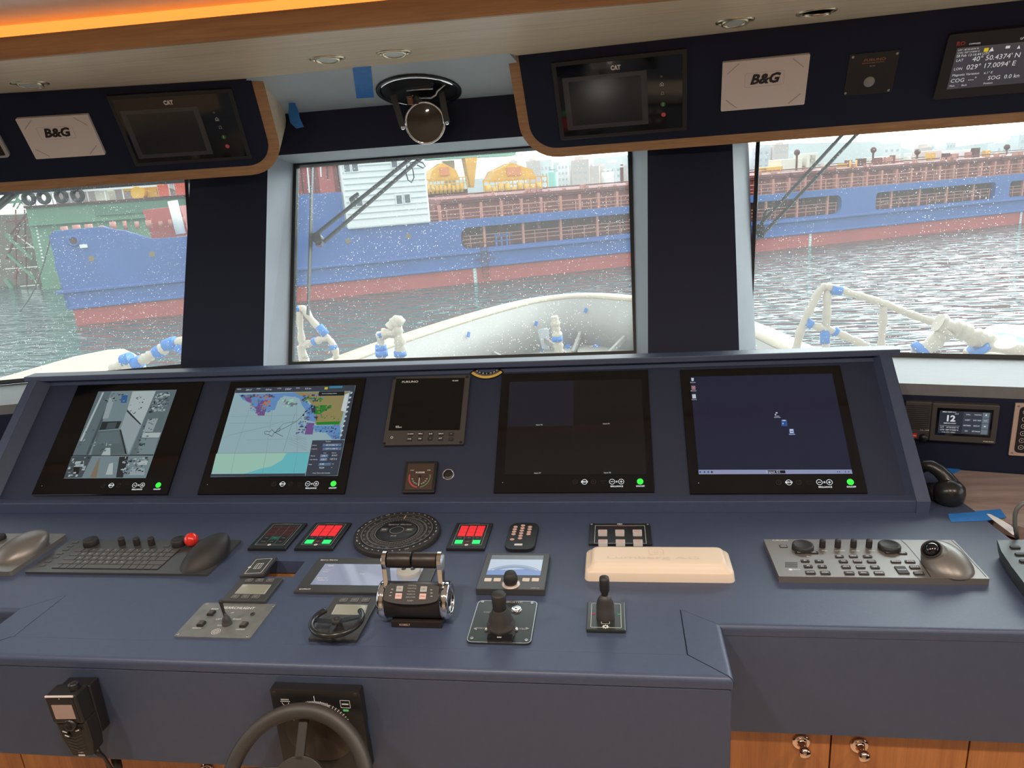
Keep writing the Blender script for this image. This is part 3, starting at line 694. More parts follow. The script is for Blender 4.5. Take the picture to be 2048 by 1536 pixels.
# --- monitor 5: desktop
root, w_, h_, L = monitor('rightmost monitor of the instrument panel, showing a dark blue desktop with a pale taskbar', [(1360, 738), (1683, 732), (1733, 987), (1380, 987)])
K = cr(1340, 700, 4.452); DS = cols('desktop_screen', [(28, 34, 58), (150, 158, 195), (12, 12, 14), (205, 212, 225), (170, 120, 130), (45, 85, 150)])
m = MB(); Z = [z]
P_(0, (178, 240), (1442, 210), (1625, 1105), (255, 1108)); P_(1, (253, 1068), (1615, 1066), (1625, 1103), (256, 1108)); P_(2, (868, 1074), (1025, 1073), (1028, 1099), (872, 1100)); tx('Input 01', 920, 1087, .010, 3)
P_(3, (188, 250), (212, 250), (210, 278), (192, 278)); P_(4, (190, 320), (225, 320), (228, 356), (194, 356)); P_(3, (196, 397), (228, 395), (232, 432), (200, 432)); tx('Recycle', 203, 290, .0045, 3); tx('Monitor', 210, 365, .0045, 3); tx('Service', 215, 442, .0045, 3)
P_(3, (940, 555), (955, 555), (957, 567), (943, 567)); P_(3, (932, 570), (944, 570), (945, 582), (934, 582)); tx('Radar', 955, 590, .0045, 3); tx('Shortcut', 955, 602, .0045, 3); P_(5, (988, 622), (1040, 622), (1046, 680), (992, 680)); P_(3, (998, 624), (1028, 624), (1030, 634), (999, 634)); P_(3, (1000, 650), (1010, 650), (1011, 662), (1001, 662))
P_(5, (1058, 702), (1103, 702), (1110, 758), (1064, 758)); P_(3, (1064, 706), (1096, 706), (1100, 742), (1068, 742)); P_(5, (1074, 722), (1094, 722), (1095, 730), (1075, 730)); tx('Remote', 1086, 753, .0045, 3)
for x in (268, 306, 340, 372): P_(5 if x != 372 else 2, (x-7, 1080), (x+7, 1080), (x+8, 1096), (x-6, 1096))
for x in (1490, 1508, 1560, 1590): P_(5, (x-4, 1080), (x+4, 1080), (x+5, 1092), (x-3, 1092))
m.build('screen', DS, root)

# --- echo sounder display, rudder gauge, ring button, inclinometer
root, w_, h_, L = device('echo_sounder', 'grey-framed square display with a blank black screen, above the rudder gauge', 'display', PAN, [(787, 752), (940, 752), (927, 891), (766, 888)], .012)
K = cr(740, 720, 5.297); FR = mat('warm_grey_plastic', (0.055, 0.048, 0.045), 0.5)
plate(root, w_, h_, .012, FR, 'housing', r=.004, bev=.002)
m = MB(); polyL(m, L, K, [(195, 748), (950, 742), (1005, 190), (280, 200)], .0125, 0); m.build('screen', [GLASSB], root)
m = MB()
def TT(st, x, y, s_, mi=0, zz=.0132, sx=1): p = L(*K(x, y)); m.text(st, p[0], p[1], zz, s_, mi, bold=.015, sx=sx)
TT('FURUNO', 425, 234, .009, sx=1.3); TT('FE-800', 905, 222, .006); TT('ADS', 290, 705, .005); TT('FE-8010', 305, 716, .005); m.build('lettering', [WHITEP], root)
for x, y, st in ((430, 788, 'ALARM'), (538, 785, 'BRILL'), (645, 787, 'DISP'), (755, 785, 'MENU'), (420, 842, 'PWR'), (530, 838, 'DIM'), (638, 835, '◂'), (748, 835, 'ENT'), (862, 785, '+'), (857, 840, '-')):
    p = L(*K(x, y)); mm = MB(); mm.prism(rr(p[0], p[1], .013, .0105, .002), .012, .0145, 0); mm.text(st, p[0], p[1], .0146, .0048, 1, bold=.02); mm.build('key', [BLACKM, WHITEP], root)
m = MB(); p = L(*K(232, 822)); m.ring(p[0], p[1], .0127, .0022, .0035); m.build('power_key', [WHITEP], root)
for x, y in ((152, 885), (962, 872), (260, 190), (1030, 180)):
    p = L(*K(x, y)); m = MB(); m.cyl(p[0], p[1], .0115, .004, .0012, 0, 14); m.ring(p[0], p[1], .0128, .002, .0035, 0, 14); m.build('screw', [BLACK], root)

root, w_, h_, L = device('rudder_gauge', 'small square brown rudder angle gauge with red and green arcs', 'gauge', PAN, [(814, 922), (876, 922), (868, 985), (801, 985)], .012)
plate(root, w_, h_, .012, BLACK, 'frame', bev=.003)
BR = mat('brown_dial', (0.060, 0.036, 0.024), 0.35); RD = mat('red_scale', (0.45, 0.06, 0.06), 0.5); GN = mat('green_scale', (0.12, 0.28, 0.14), 0.5)
ww = w_*.82; m = MB(); m.prism(rr(0, 0, ww, h_*.82, 0), .012, .0126); m.build('dial', [BR], root)
m = MB(); R0 = ww*.37
m.ring(0, -.002, .0129, R0, R0*1.14, 1, 20, 165, 262); m.ring(0, -.002, .0129, R0*1.02, R0*1.1, 2, 20, -82, 15)
m.text('RUDDER', 0, R0*.42, .013, .0062, 0, bold=.02); m.text('PORT', -R0*.85, R0*.66, .013, .0042, 0); m.text('STBD', R0*.85, R0*.66, .013, .0042, 0)
for k, a in enumerate((195, 214, 232, 250)): m.text(('40', '30', '20', '10')[k], R0*.76*math.cos(math.radians(a)), -.002+R0*.76*math.sin(math.radians(a)), .013, .0048, 0); m.text(('40', '30', '20', '10')[k], -R0*.76*math.cos(math.radians(a)), -.002+R0*.76*math.sin(math.radians(a)), .013, .0048, 0)
m.build('scale', [WHITEP, RD, GN], root)
m = MB(); m.cb(0, -.013, .0138, .0014, .028, .0006, 0); m.cyl(0, 0, .0126, .004, .002, 1); m.build('pointer', [WHITEP, BLACK], root)

u, v = PAN.uv(897, 950); t = thing('push_button', 'round black button in a polished white metal ring, right of the rudder gauge', 'button', PAN.mat(u, v))
m = MB(); m.lathe([(.0165, 0), (.0165, .004), (.015, .0055), (.0125, .0055), (.0125, .004)], 32); m.build('ring', [CHROME], t)
m = MB(); m.lathe([(.0125, .003), (.010, .0048), (.004, .004), (0.0001, .004)], 28); m.build('cap', [BLACK], t)

u, v = PAN.uv(974, 748); t = thing('inclinometer', 'small curved yellow-edged heel scale under the console hood', 'inclinometer', PAN.mat(u, v))
R0 = .065; m = MB(); cy = R0*.72
poly = [((R0)*math.cos(math.radians(a)), cy+R0*math.sin(math.radians(a))) for a in range(222, 319, 6)]+[((R0*.68)*math.cos(math.radians(a)), cy+R0*.68*math.sin(math.radians(a))) for a in range(318, 221, -6)]
m.prism(poly, 0, .004); m.build('body', [BLACK], t)
m = MB(); m.ring(0, cy, .0045, R0*.86, R0*.98, 0, 20, 226, 314); m.build('yellow_tube', [mat('yellow_liquid', (0.75, 0.50, 0.12), 0.25)], t)
m = MB()
for a in range(230, 311, 4): q = math.radians(a); m.add([(R0*r_*math.cos(q+s_), cy+R0*r_*math.sin(q+s_), .0046) for r_, s_ in ((.80, -.008), (.84, -.008), (.84, .008), (.80, .008))], [(0, 1, 2, 3)])
for k, a in enumerate((234, 245, 257, 270, 283, 295, 306)): q = math.radians(a); m.text(str(abs(k-3)*10), R0*.74*math.cos(q), cy+R0*.74*math.sin(q), .0046, .006, 0, rot=q+math.pi/2, bold=.02)
m.build('scale', [WHITEP], t)
# ================================================================ THINGS ON THE DESK
K5 = cr(0, 1020, 4.096); K7 = cr(480, 1010, 7.314); K8 = cr(680, 1010, 5.297)
KA1 = cr(340, 1090, 4.6545); KA2 = cr(880, 1020, 4.6545); KA3 = cr(1150, 1030, 5.535); KA4 = cr(1500, 1040, 3.737)
def up_h(px, py, y):
    """height above the desk of the pixel on the vertical plane at y"""
    return Frame((0, y, DZ), (1, 0, 0), (0, 0, 1)).at(px, py).z-DZ
def screws(root, pts, z, r=.003, mt=None):
    for x, y in pts:
        m = MB(); m.cyl(x, y, z, r, .0012, 0, 14, r*.8); m.cb(x, y, z+.0012, r*1.1, r*.25, .0004, 1); m.build('screw', [mt or STEEL, BLACK], root)
def mound(root, cx, cy, a, b, h, sx_, sy_, mt, z0=.006, rot=0, p=.75, name='palm_rest'):
    m = MB(); N = 36; T = 12; vs = []; M = Matrix.Translation((cx, cy, z0)) @ Matrix.Rotation(rot, 4, 'Z')
    for k in range(T+1):
        t = k/T*math.pi/2; s_ = math.cos(t)**p; z = h*math.sin(t)**1.1
        for i in range(N):
            q = 2*math.pi*i/N
            vs.append(M @ Vector((a*s_*math.cos(q)+sx_*(z/h)**1.3, b*s_*math.sin(q)+sy_*(z/h)**1.3, z)))
    fs = [(k*N+i, k*N+(i+1) % N, (k+1)*N+(i+1) % N, (k+1)*N+i) for k in range(T) for i in range(N)]
    m.add(vs, fs, 0, True); return m.build(name, [mt], root)
def knob(root, x, y, r, h, z0, mt=BLACKM, name='knob', dimple=False, tilt=0):
    m = MB(); M = Matrix.Translation((x, y, z0))
    m.lathe([(r*.96, 0), (r, .002), (r*.98, h*.85), (r*.9, h), (0.0001, h)], 28, 0, M)
    if dimple: m.lathe([(r*.2, h+.0002), (r*.14, h+.0006), (.0001, h-.0004)], 14, 1, Matrix.Translation((x-r*.45, y-r*.35, z0)))
    return m.build(name, [mt, BLACK], root)

# --- keyboard with trackball (left)
root, w_, h_, L = device('keyboard', 'flat grey marine keyboard with red trackball, left part of the desk', 'keyboard', DESK, [(145, 1077), (480, 1080), (415, 1150), (50, 1142)], .006)
plate(root, w_, h_, .006, CHAR, r=.004, bev=.001)
bx0, by1 = L(*K5(640, 316)); bx1, by0 = L(*K5(1300, 490)); bx0 = (bx0+L(*K5(420, 478))[0])/2; bx1 = (bx1+L(*K5(1470, 330))[0])/2
m = MB(); m.prism(rr((bx0+bx1)/2, (by0+by1)/2, bx1-bx0, by1-by0, .003), .0061, .0064); m.build('key_field', [BLACK], root)
RH = (by1-by0)/5.0
rows = [[1]*14, [1.3]+[1]*12+[1.2], [1.6]+[1]*11+[1.7], [2.1]+[1]*10+[2.2], [1]*4+[5.2]+[1]*5]
legends = ['1234567890-=', 'QWERTYUIOP[]', 'ASDFGHJKL;\'', 'ZXCVBNM,./', '']
for ri, rw in enumerate(rows):
    tot = sum(rw); x = bx0+.001; un = (bx1-bx0-.002)/tot; y = by1-RH*(ri+.5)
    for ci, wk in enumerate(rw):
        kw = wk*un-.0022; cx = x+wk*un/2; x += wk*un
        m = MB(); m.prism(rr(cx, y, kw, RH-.0025, .001), .006, .0078)
        if 0 < ci <= len(legends[ri]): m.text(legends[ri][ci-1], cx-kw*.1, y+.001, .0079, .006, 1)
        m.build('key', [KEYG, WHITEP], root)
for x, y in ((618, 265), (578, 296), (540, 324), (492, 358), (458, 386), (398, 420), (350, 452)):
    p = L(*K5(x, y)); m = MB(); m.prism(rr(p[0], p[1], .014, .0085, .001), .006, .0072); m.build('function_key', [KEYG], root)
p = L(*K5(1365, 296)); m = MB(); m.prism(rr(p[0], p[1], .014, .0085, .001), .006, .0072); m.build('function_key', [KEYG], root)
for x, r in ((750, .0175), (1470, .0175)):
    p = L(*K5(x, 285), .006); o = knob(root, p[0], p[1], r, .016, .006, name='large_knob', dimple=True)
for x in (1002, 1125, 1245): p = L(*K5(x, 285), .006); knob(root, p[0], p[1], .0078, .019, .006)
p = L(*K5(1670, 405), .006); mound(root, p[0]+.004, p[1], .044, .062, .042, .006, .030, BLACKM, rot=-.25, p=.7)
m = MB(); q = L(*K5(1560, 310), .006); m.sph((q[0]-.002, q[1]+.012, .021), .0165, 0, 20); lab(m.build('trackball', [mat('red_ball', (0.75, 0.03, 0.02), 0.2, coat=.5)], root), 'glossy red ball')
q = L(*K5(1740, 190), .045)
m = MB(); m.prism(rr(p[0]+.012, p[1]+.040, .012, .010, .003), .040, .046); m.build('click_button', [STEEL], root, bevel=.001)

# --- trackball unit at the left frame edge
root, w_, h_, L = device('trackball_unit', 'grey trackball unit with domed palm rest, cut by the left picture edge', 'trackball', DESK, [(-95, 1066), (128, 1068), (28, 1142), (-220, 1142)], .012)
plate(root, w_, h_, .012, GREYM, r=.006, bev=.003)
p = L(*K5(195, 330), .012); mound(root, p[0]-.004, p[1]-.006, .052, .060, .034, .002, .030, GREYM, z0=.012, rot=-.45, p=.7)
p = L(*K5(40, 235), .012); knob(root, p[0]-.014, p[1]-.004, .017, .010, .012, name='large_knob')

# --- three alarm panels
def alarm(label, pts, dark, K):
    root, w_, h_, L = device('alarm_indicator', label, 'alarm panel', DESK, [K(*p) for p in pts], .007, None)
    plate(root, w_, h_, .007, BLACK, bev=.0015)
    iw, ih = w_*.78, h_*.80; cy = h_*.03
    m = MB(); m.prism(rr(0, cy, iw, ih, 0), .0071, .0073, 0, holes=[rr(0, cy, iw-.0016, ih-.0016, 0)])
    m.text('NAVIGATION', 0, cy+ih/2, .0076, .0045, bold=.02); m.build('printed_border', [GREYPR], root)
    m = MB()
    for k in range(8): q = k*math.pi/4; m.cb(.0035*math.cos(q), cy-ih/2+.0035*math.sin(q), .0077, .0016, .0016, .0003)
    m.ring(0, cy-ih/2, .0078, .0012, .0036); m.build('wheel_emblem', [WHITEP], root)
    cw_ = iw*.88/3; ch_ = ih*.86/5
    for r in range(5):
        for c in range(3):
            x = (c-1)*cw_; y = cy+ih*.41-(r+.5)*ch_
            mi = DKRED if (dark or r == 3 or (r == 4 and c == 1)) else (GREENL if r == 4 else REDL)
            if dark and r == 3 and c == 1: mi = TEALK
            if dark and r >= 3 and mi is DKRED: mi = BLACK
            if not dark and r == 3: mi = BLACK
            m = MB(); m.prism(rr(x, y, cw_-.0028, ch_-.0018, .0004), .0068, .0085, 0)
            if mi in (DKRED, BLACK, TEALK):
                m.prism(rr(x, y, cw_-.0014, ch_-.0004, 0), .0075, .0076, 1, holes=[rr(x, y, cw_-.0024, ch_-.0014, 0)])
                if r >= 3: m.text(('FAIL', 'TEST', 'DIM', 'MUTE', 'ACK', 'SEL')[c+(r-3)*3], x, y, .0087, .0038, 1, bold=.02)
            o = m.build('lit_key' if mi in (REDL, GREENL) else 'key', [mi, GREYPR], root)
alarm('dark alarm panel with unlit keys, leftmost of the three alarm panels', [(465, 258), (990, 258), (655, 640), (100, 635)], True, K7)
alarm('alarm panel of red and green lit keys just left of the round compass dial', [(1110, 250), (1635, 255), (1345, 640), (780, 635)], False, K7)
alarm('alarm panel of red and green lit keys just right of the round compass dial', [(1240, 185), (1615, 190), (1535, 465), (1120, 460)], False, K8)

# --- round compass repeater
tz = .014
a = DESK.at(701.7, 1068, tz); b = DESK.at(885.8, 1058, tz); c_ = DESK.at(800, 1024, tz); d_ = DESK.at(780, 1105.5, tz)
R0 = ((b.x-a.x)/2+(c_.y-d_.y)/2)/2*.985; cx, cy = (a.x+b.x)/2, (c_.y+d_.y)/2
t = thing('compass_repeater', 'large round black compass dial on the desk with printed degree rings', 'compass', Matrix.Translation((cx, cy, DZ)))
m = MB(); m.lathe([(R0, 0), (R0, .010), (R0*.985, tz), (R0*.86, tz+.001), (R0*.84, tz-.001), (R0*.60, tz-.001), (.0001, tz-.001)], 64); m.build('housing', [BLACKM], t)
m = MB(); m.ring(0, 0, tz+.0012, R0*.80, R0*.83, 0, 64); m.build('bright_ring', [mat('dull_ring', (0.16, 0.15, 0.14), 0.4, metal=.5)], t)
m = MB()
for k in range(36):
    q = 2*math.pi*k/36; M = Matrix.Rotation(q, 4, 'Z')
    m.text(str((-k*10) % 360), 0, R0*.91, tz+.0006, .0068, 0, M=M, bold=.02) if k % 3 == 0 else m.cb(0, R0*.91, tz+.0006, .0035, .0016, .0002, 0, M)
m.build('bezel_marks', [WHITEP], t)
m = MB()
for k in range(120):
    M = Matrix.Rotation(2*math.pi*k/120, 4, 'Z'); l = .006 if k % 10 == 0 else .0035
    m.cb(0, R0*.70-l/2, tz-.0002, .0007, l, .0003, 0, M)
    if k % 5 == 0: m.text(str(k*3), 0, R0*.755, tz-.0002, .006, 0, M=M)
for k in range(60): m.cb(0, R0*.56, tz-.0002, .0006, .0035, .0003, 0, Matrix.Rotation(2*math.pi*k/60, 4, 'Z'))
m.ring(0, 0, tz-.0003, R0*.50, R0*.51, 0, 48); m.ring(0, 0, tz-.0003, R0*.595, R0*.60, 0, 48)
m.build('degree_scale', [GREYPR], t)
m = MB(); m.cb(0, R0*.69, tz+.0008, .0025, R0*.16, .0006, 0); m.build('lubber_line', [mat('yellow_marker', (0.55, 0.42, 0.12), .4)], t)
m = MB(); m.lathe([(R0*.47, 0), (R0*.47, .003), (R0*.45, .0035), (.0001, .0035)], 48, 0, Matrix.Translation((0, 0, tz-.001))); m.build('centre_disc', [BLACK], t)
m = MB(); m.text('Sperry Marine', 0, R0*.27, tz+.003, .010, bold=.015); m.text('BriB', 0, -R0*.27, tz+.003, .008, bold=.015); m.ring(0, 0, tz+.003, R0*.155, R0*.165); m.build('lettering', [GREYPR], t)
for sx_, st, mt in ((-1, 'DIM', BRASS), (1, 'BRT', LGREY)):
    m = MB(); m.prism(rr(sx_*R0*.30, 0, R0*.17, R0*.14, .001), tz+.002, tz+.0045, 0); m.text(st, sx_*R0*.30, 0, tz+.0048, .006, 1, bold=.02); m.build('button', [KEYG, WHITEP], t)

# --- oval keypad
root, w_, h_, L = device('keypad', 'small black keypad with rounded ends and rows of oval metal buttons', 'keypad', DESK, [KA2(*p) for p in ((660, 115), (920, 118), (880, 372), (598, 360))], .008)
plate(root, w_, h_, .008, BLACK, r=w_*.3, bev=.0025, name='housing')
for x, y in ((773, 143), (703, 155), (838, 155), (768, 166), (696, 177), (834, 177), (762, 189), (690, 200), (828, 202), (756, 213), (684, 222), (823, 222), (750, 237), (744, 261), (671, 271)):
    p = L(*KA2(x, y), .009); m = MB(); m.lathe([(.0052, 0), (.005, .0015), (.0035, .0022), (.0001, .0022)], 18, 0, Matrix.Translation((p[0], p[1], .0078)) @ Matrix.Diagonal((1, .8, 1, 1))); m.build('button', [PINKK], root)
p = L(*KA2(730, 323)); m = MB(); m.prism(rr(p[0], p[1], .018, .007, .001), .0078, .0088); m.build('label_plate', [WHITEP], root)

# --- panel with six square lamp buttons (partly under the cream cover)
root, w_, h_, L = device('button_panel', 'black panel of square glass-capped buttons with pink centres, partly behind the cream cover', 'button panel', DESK, [KA3(*p) for p in ((165, 92), (828, 92), (858, 322), (150, 322))], .005)
plate(root, w_, h_, .005, BLACK, bev=.0008)
m = MB(); m.prism(rr(0, -.004, w_*.82, h_*.86, 0), .0052, .0053, 0, holes=[rr(0, -.004, w_*.82-.0016, h_*.86-.0016, 0)])
m.build('printed_border', [WHITEP], root)
p = L(*KA3(490, 127)); m = MB(); m.prism(rr(p[0], p[1], w_*.6, .006, .002), .0051, .0056); m.build('title_strip', [DKRED], root)
m = MB(); m.cb(0, h_/2-.0045, .0055, .012, .0018, .0006); m.cb(0, h_/2-.0045, .0055, .004, .005, .0006); m.build('emblem', [WHITEP], root)
CLR = mat('clear_acrylic', (0.62, 0.60, 0.58), 0.12, coat=.6)
for x, y in ((306, 185), (496, 185), (690, 185), (309, 295), (503, 295), (697, 295)):
    p = L(*KA3(x, y), .012); m = MB(); m.prism(rr(p[0], p[1], .0205, .0165, .002), .005, .013, 0); m.prism(circ(p[0], p[1], .0068, 24), .013, .0134, 1); m.build('lamp_button', [CLR, PINKK], root, bevel=.0008)
screws(root, [L(*KA3(182, 102)), L(*KA3(805, 102))], .005)

# --- cream cover
fl = hz(1168, 1160); fr_ = hz(1473, 1167); yf_ = (fl.y+fr_.y)/2; x0_, x1_ = fl.x+.001, fr_.x-.001
h1 = up_h(1320, 1143, yf_+.004); h2 = up_h(1320, 1124, yf_+.016)
yb2 = DESK.at(1320, 1090, h2).y; cyc = (yf_+yb2)/2+.004; cxc = (x0_+x1_)/2
root = thing('plastic_cover', 'cream plastic instrument cover with stepped edges lying on the desk', 'cover', Matrix.Translation((cxc, cyc, DZ)))
W_, H_ = x1_-x0_, yb2-yf_+.012
def loft(secs, mi=0, M=None):
    m = MB(); N = len(secs[0][0]); vs = []
    for poly, z in secs: vs += [(p[0], p[1], z) for p in poly]
    fs = [(k*N+i, k*N+(i+1) % N, (k+1)*N+(i+1) % N, (k+1)*N+i) for k in range(len(secs)-1) for i in range(N)]
    m.add(vs, fs, mi, True); m.add([vs[i] for i in range(len(vs)-N, len(vs))], [tuple(range(N))], mi); return m
m = loft([(rr(0, 0, W_, H_, .012), 0), (rr(0, 0, W_-.004, H_-.004, .012), h1-.004), (rr(0, 0, W_-.010, H_-.008, .012), h1), (rr(0, 0, W_-.020, H_-.018, .012), h1+.001),
          (rr(0, 0, W_-.028, H_-.026, .012), h2-.005), (rr(0, 0, W_-.034, H_-.032, .012), h2-.001), (rr(0, 0, W_-.042, H_-.040, .012), h2)])
m.build('lid', [CREAM], root)
EMB = mat('cream_embossing', (0.70, 0.58, 0.47), 0.5); m = MB(); m.text('Lumberg AG', -.01, -.014, h2+.0004, .015, sx=2.4); m.prism(rr(-.002, .010, .030, .026, .007), h2, h2+.0006, holes=[rr(-.002, .010, .0285, .0245, .006)])
m.ring(-.002, .014, h2+.0005, .003, .004, 0, 16, -60, 200); m.ring(-.002, .007, h2+.0005, .003, .004, 0, 16, 120, 380); m.build('embossed_lettering', [EMB], root)

# --- right keyboard
root, w_, h_, L = device('radar_keyboard', 'thick grey metallic control keyboard with large palm rest, right part of the desk', 'keyboard', DESK, [KA4(*p) for p in ((98, 142), (1515, 150), (1800, 432), (222, 428))], .014)
plate(root, w_, h_, .014, GREYM, r=.002, bev=.001)
def K4(x, y): return L(*KA4(x, y))
for x, y, w1, h1_, st in ((372, 248, .020, .0075, 'OFF'), (475, 247, .020, .0075, 'ON'), (412, 310, .018, .0075, 'F1'), (517, 312, .018, .0075, 'F2'), (435, 350, .018, .0085, 'F3'), (540, 352, .018, .0085, 'F4'), (452, 396, .020, .0105, 'ALARM'), (563, 398, .020, .0105, 'STBY'),
    (668, 276, .018, .0075, 'EBL'), (772, 275, .018, .0075, 'VRM'), (878, 276, .018, .0075, 'HL'), (697, 313, .018, .0085, 'CU'), (803, 313, .018, .0085, 'MODE'), (908, 314, .018, .0085, 'TRAIL'), (718, 354, .018, .0090, 'VECT'), (826, 355, .018, .0090, 'ZOOM'), (934, 356, .018, .0090, 'LIST'), (742, 400, .020, .010, 'TRAILS'), (850, 400, .020, .010, 'BRILL'), (965, 400, .020, .010, 'MARK'),
    (1038, 250, .018, .0065, 'OFF'), (1140, 252, .018, .0065, 'ON'), (1090, 315, .020, .0080, 'MENU'), (1196, 315, .020, .0080, 'ACQ'), (1230, 357, .020, .0095, 'DATA'), (1262, 403, .020, .010, 'CANCEL'), (1135, 378, .022, .026, 'RANGE')):
    p = K4(x, y); m = MB(); m.prism(rr(p[0], p[1], w1*.9, h1_, .001), .0135, .0162); m.text(st, p[0], p[1], .0163, min(.0056, w1*1.1/len(st)), 1, bold=.02); m.build('key', [BLACKM, WHITEP], root, bevel=.0004)
for x, y, r, hh, nm in ((395, 195, .0215, .011, 'large_knob'), (1042, 195, .0215, .011, 'large_knob')):
    p = L(*KA4(x, y), .020); m = MB(); m.lathe([(r, 0), (r, .007), (r*.95, .010), (r*.82, .011), (r*.72, .0095), (.0001, .0085)], 36, 0, Matrix.Translation((p[0], p[1], .014))); m.build(nm, [BLACKM], root)
for x in (540, 655, 772, 888): p = L(*KA4(x, 203), .014); knob(root, p[0], p[1], .0062, .017, .014)
m = MB(); p = K4(250, 198); m.prism(rr(p[0], p[1], .016, .011, .0005), .0142, .0148, 0); m.prism(rr(p[0], p[1], .012, .0075, .0005), .0148, .0150, 1); m.build('usb_cover', [BLACKM, GREYM], root)
for k in range(5): p = K4(308, 318+8.5*k); m = MB(); m.cb(p[0], p[1], .0142, .024, .0012, .0006); m.build('speaker_slot', [BLACK], root)
m = MB()
p = K4(225, 153); m.text('FURUNO', p[0], p[1], .0142, .006, 0, sx=1.3, bold=.02)
for x, y, st in ((558, 229, 'BRILL'), (672, 230, 'A/C RAIN'), (790, 230, 'A/C SEA'), (910, 230, 'GAIN'), (435, 273, 'EBL'), (1110, 278, 'VRM'), (343, 371, 'REMOTE')): p = K4(x, y); m.text(st, p[0], p[1], .0142, .0045, 0, bold=.02)
p = K4(303, 371); m.prism(circ(p[0], p[1], .0035, 16), .0142, .0143); m.build('lettering', [WHITEP], root)
# palm rest with a black ball set into its left shoulder
p = L(*KA4(1470, 350), .014); mound(root, p[0]+.003, p[1]+.004, .044, .050, .036, -.006, .022, GREYM, z0=.014, rot=.1, p=.8)
q = L(*KA4(1345, 215), .050)
NB = V(-.55, -.35, .76).normalized(); uB = V(0, 1, 0).cross(NB).normalized(); vB = NB.cross(uB); MBm = Matrix((uB, vB, NB)).transposed().to_4x4(); MBm.translation = (q[0]+.002, q[1], .050)
m = MB(); m.lathe([(.030, -.044), (.026, -.026), (.0215, -.008), (.0190, -.002)], 36, 0, MBm); m.build('ball_housing', [GREYM], root)
m = MB(); m.lathe([(.0195, -.004), (.0190, 0), (.0175, .001), (.0160, 0), (.0150, -.004)], 36, 0, MBm); m.build('ball_ring', [BLACKM], root)
m = MB(); m.sph((0, 0, -.005), .0150, 0, 24, M=MBm); m.build('trackball', [mat('glossy_black_ball', (0.005, .005, .006), 0.05, coat=1)], root)
m = MB(); pp = [K4(1130, 152), K4(1165, 180), K4(1260, 290), K4(1350, 425)]
for a, b in zip(pp, pp[1:]): m.bar((a[0], a[1], .0143), (b[0], b[1], .0143), .0012, .0006)
pp = [K4(1505, 152), K4(1560, 200), K4(1765, 425)]
for a, b in zip(pp, pp[1:]): m.bar((a[0], a[1], .0143), (b[0], b[1], .0143), .0012, .0006)
m.build('groove', [BLACK], root)

# --- tilted little panel beside the cut-out
u, v, w_, h_ = DESK.rect([KA1(*p) for p in ((785, 122), (998, 113), (868, 290), (650, 287))], .010)
root = thing('small_switch_panel', 'small loose panel tilted over the open cut-out in the desk', 'switch panel', DESK.mat(u, v, .0085) @ Matrix.Rotation(math.radians(-3), 4, 'Y') @ Matrix.Rotation(math.radians(2), 4, 'Z'))
plate(root, w_, h_, .003, CHAR, z0=-.003, bev=.0006)
m = MB(); m.prism(rr(0, 0, w_*.72, h_*.8, .002), .0031, .0033, 0, holes=[rr(0, 0, w_*.72-.0018, h_*.8-.0018, .0015)])
m.prism(rr(0, 0, w_*.3, h_*.3, .001), .0031, .0033, 0, holes=[rr(0, 0, w_*.3-.0016, h_*.3-.0016, 0)]); m.cb(-.003, 0, .0032, .001, h_*.28, .0003); m.cb(.003, 0, .0032, .001, h_*.28, .0003)
m.ring(-w_*.36, -h_*.05, .0034, .001, .0035); m.build('printed_outline', [WHITEP], root)

# --- control unit with six keys and small display
LCD = mat('grey_lcd', (0.30, 0.31, 0.24), 0.1, coat=.8)
def keyrow(root, L, K, xs, y, z, w1=.0155, h1_=.0125):
    for x in xs:
        p = L(*K(x, y)); m = MB(); m.prism(rr(p[0], p[1], w1, h1_, .002), z-.0002, z+.0012, 0); m.prism(rr(p[0], p[1], w1-.001, h1_-.001, .0015), z+.0013, z+.0014, 1, holes=[rr(p[0], p[1], w1-.002, h1_-.002, .001)])
        m.text('SET', p[0], p[1], z+.0016, .005, 1, bold=.02); m.build('key', [KEYG, GREYPR], root)
root, w_, h_, L = device('autopilot_unit', 'dark unit with small grey display between two rows of three keys, above the searchlight plate', 'control unit', DESK, [KA1(*p) for p in ((670, 303), (1056, 308), (880, 525), (470, 520))], .007)
plate(root, w_, h_, .007, CHAR, bev=.0012)
keyrow(root, L, KA1, (738, 835, 932), 331, .007); keyrow(root, L, KA1, (608, 703, 800), 484, .007)
m = MB(); rectL(m, L, KA1, 612, 372, 612, 372, .007, 0) if 0 else polyL(m, L, KA1, [(610, 448), (872, 452), (935, 374), (685, 370)], .0074, 0); m.build('display', [LCD], root)
m = MB(); c2 = [L(*KA1(*p)) for p in ((600, 453), (882, 458), (945, 370), (677, 366))]; m.prism(c2, .0071, .0072); m.build('display_border', [GREYPR], root)

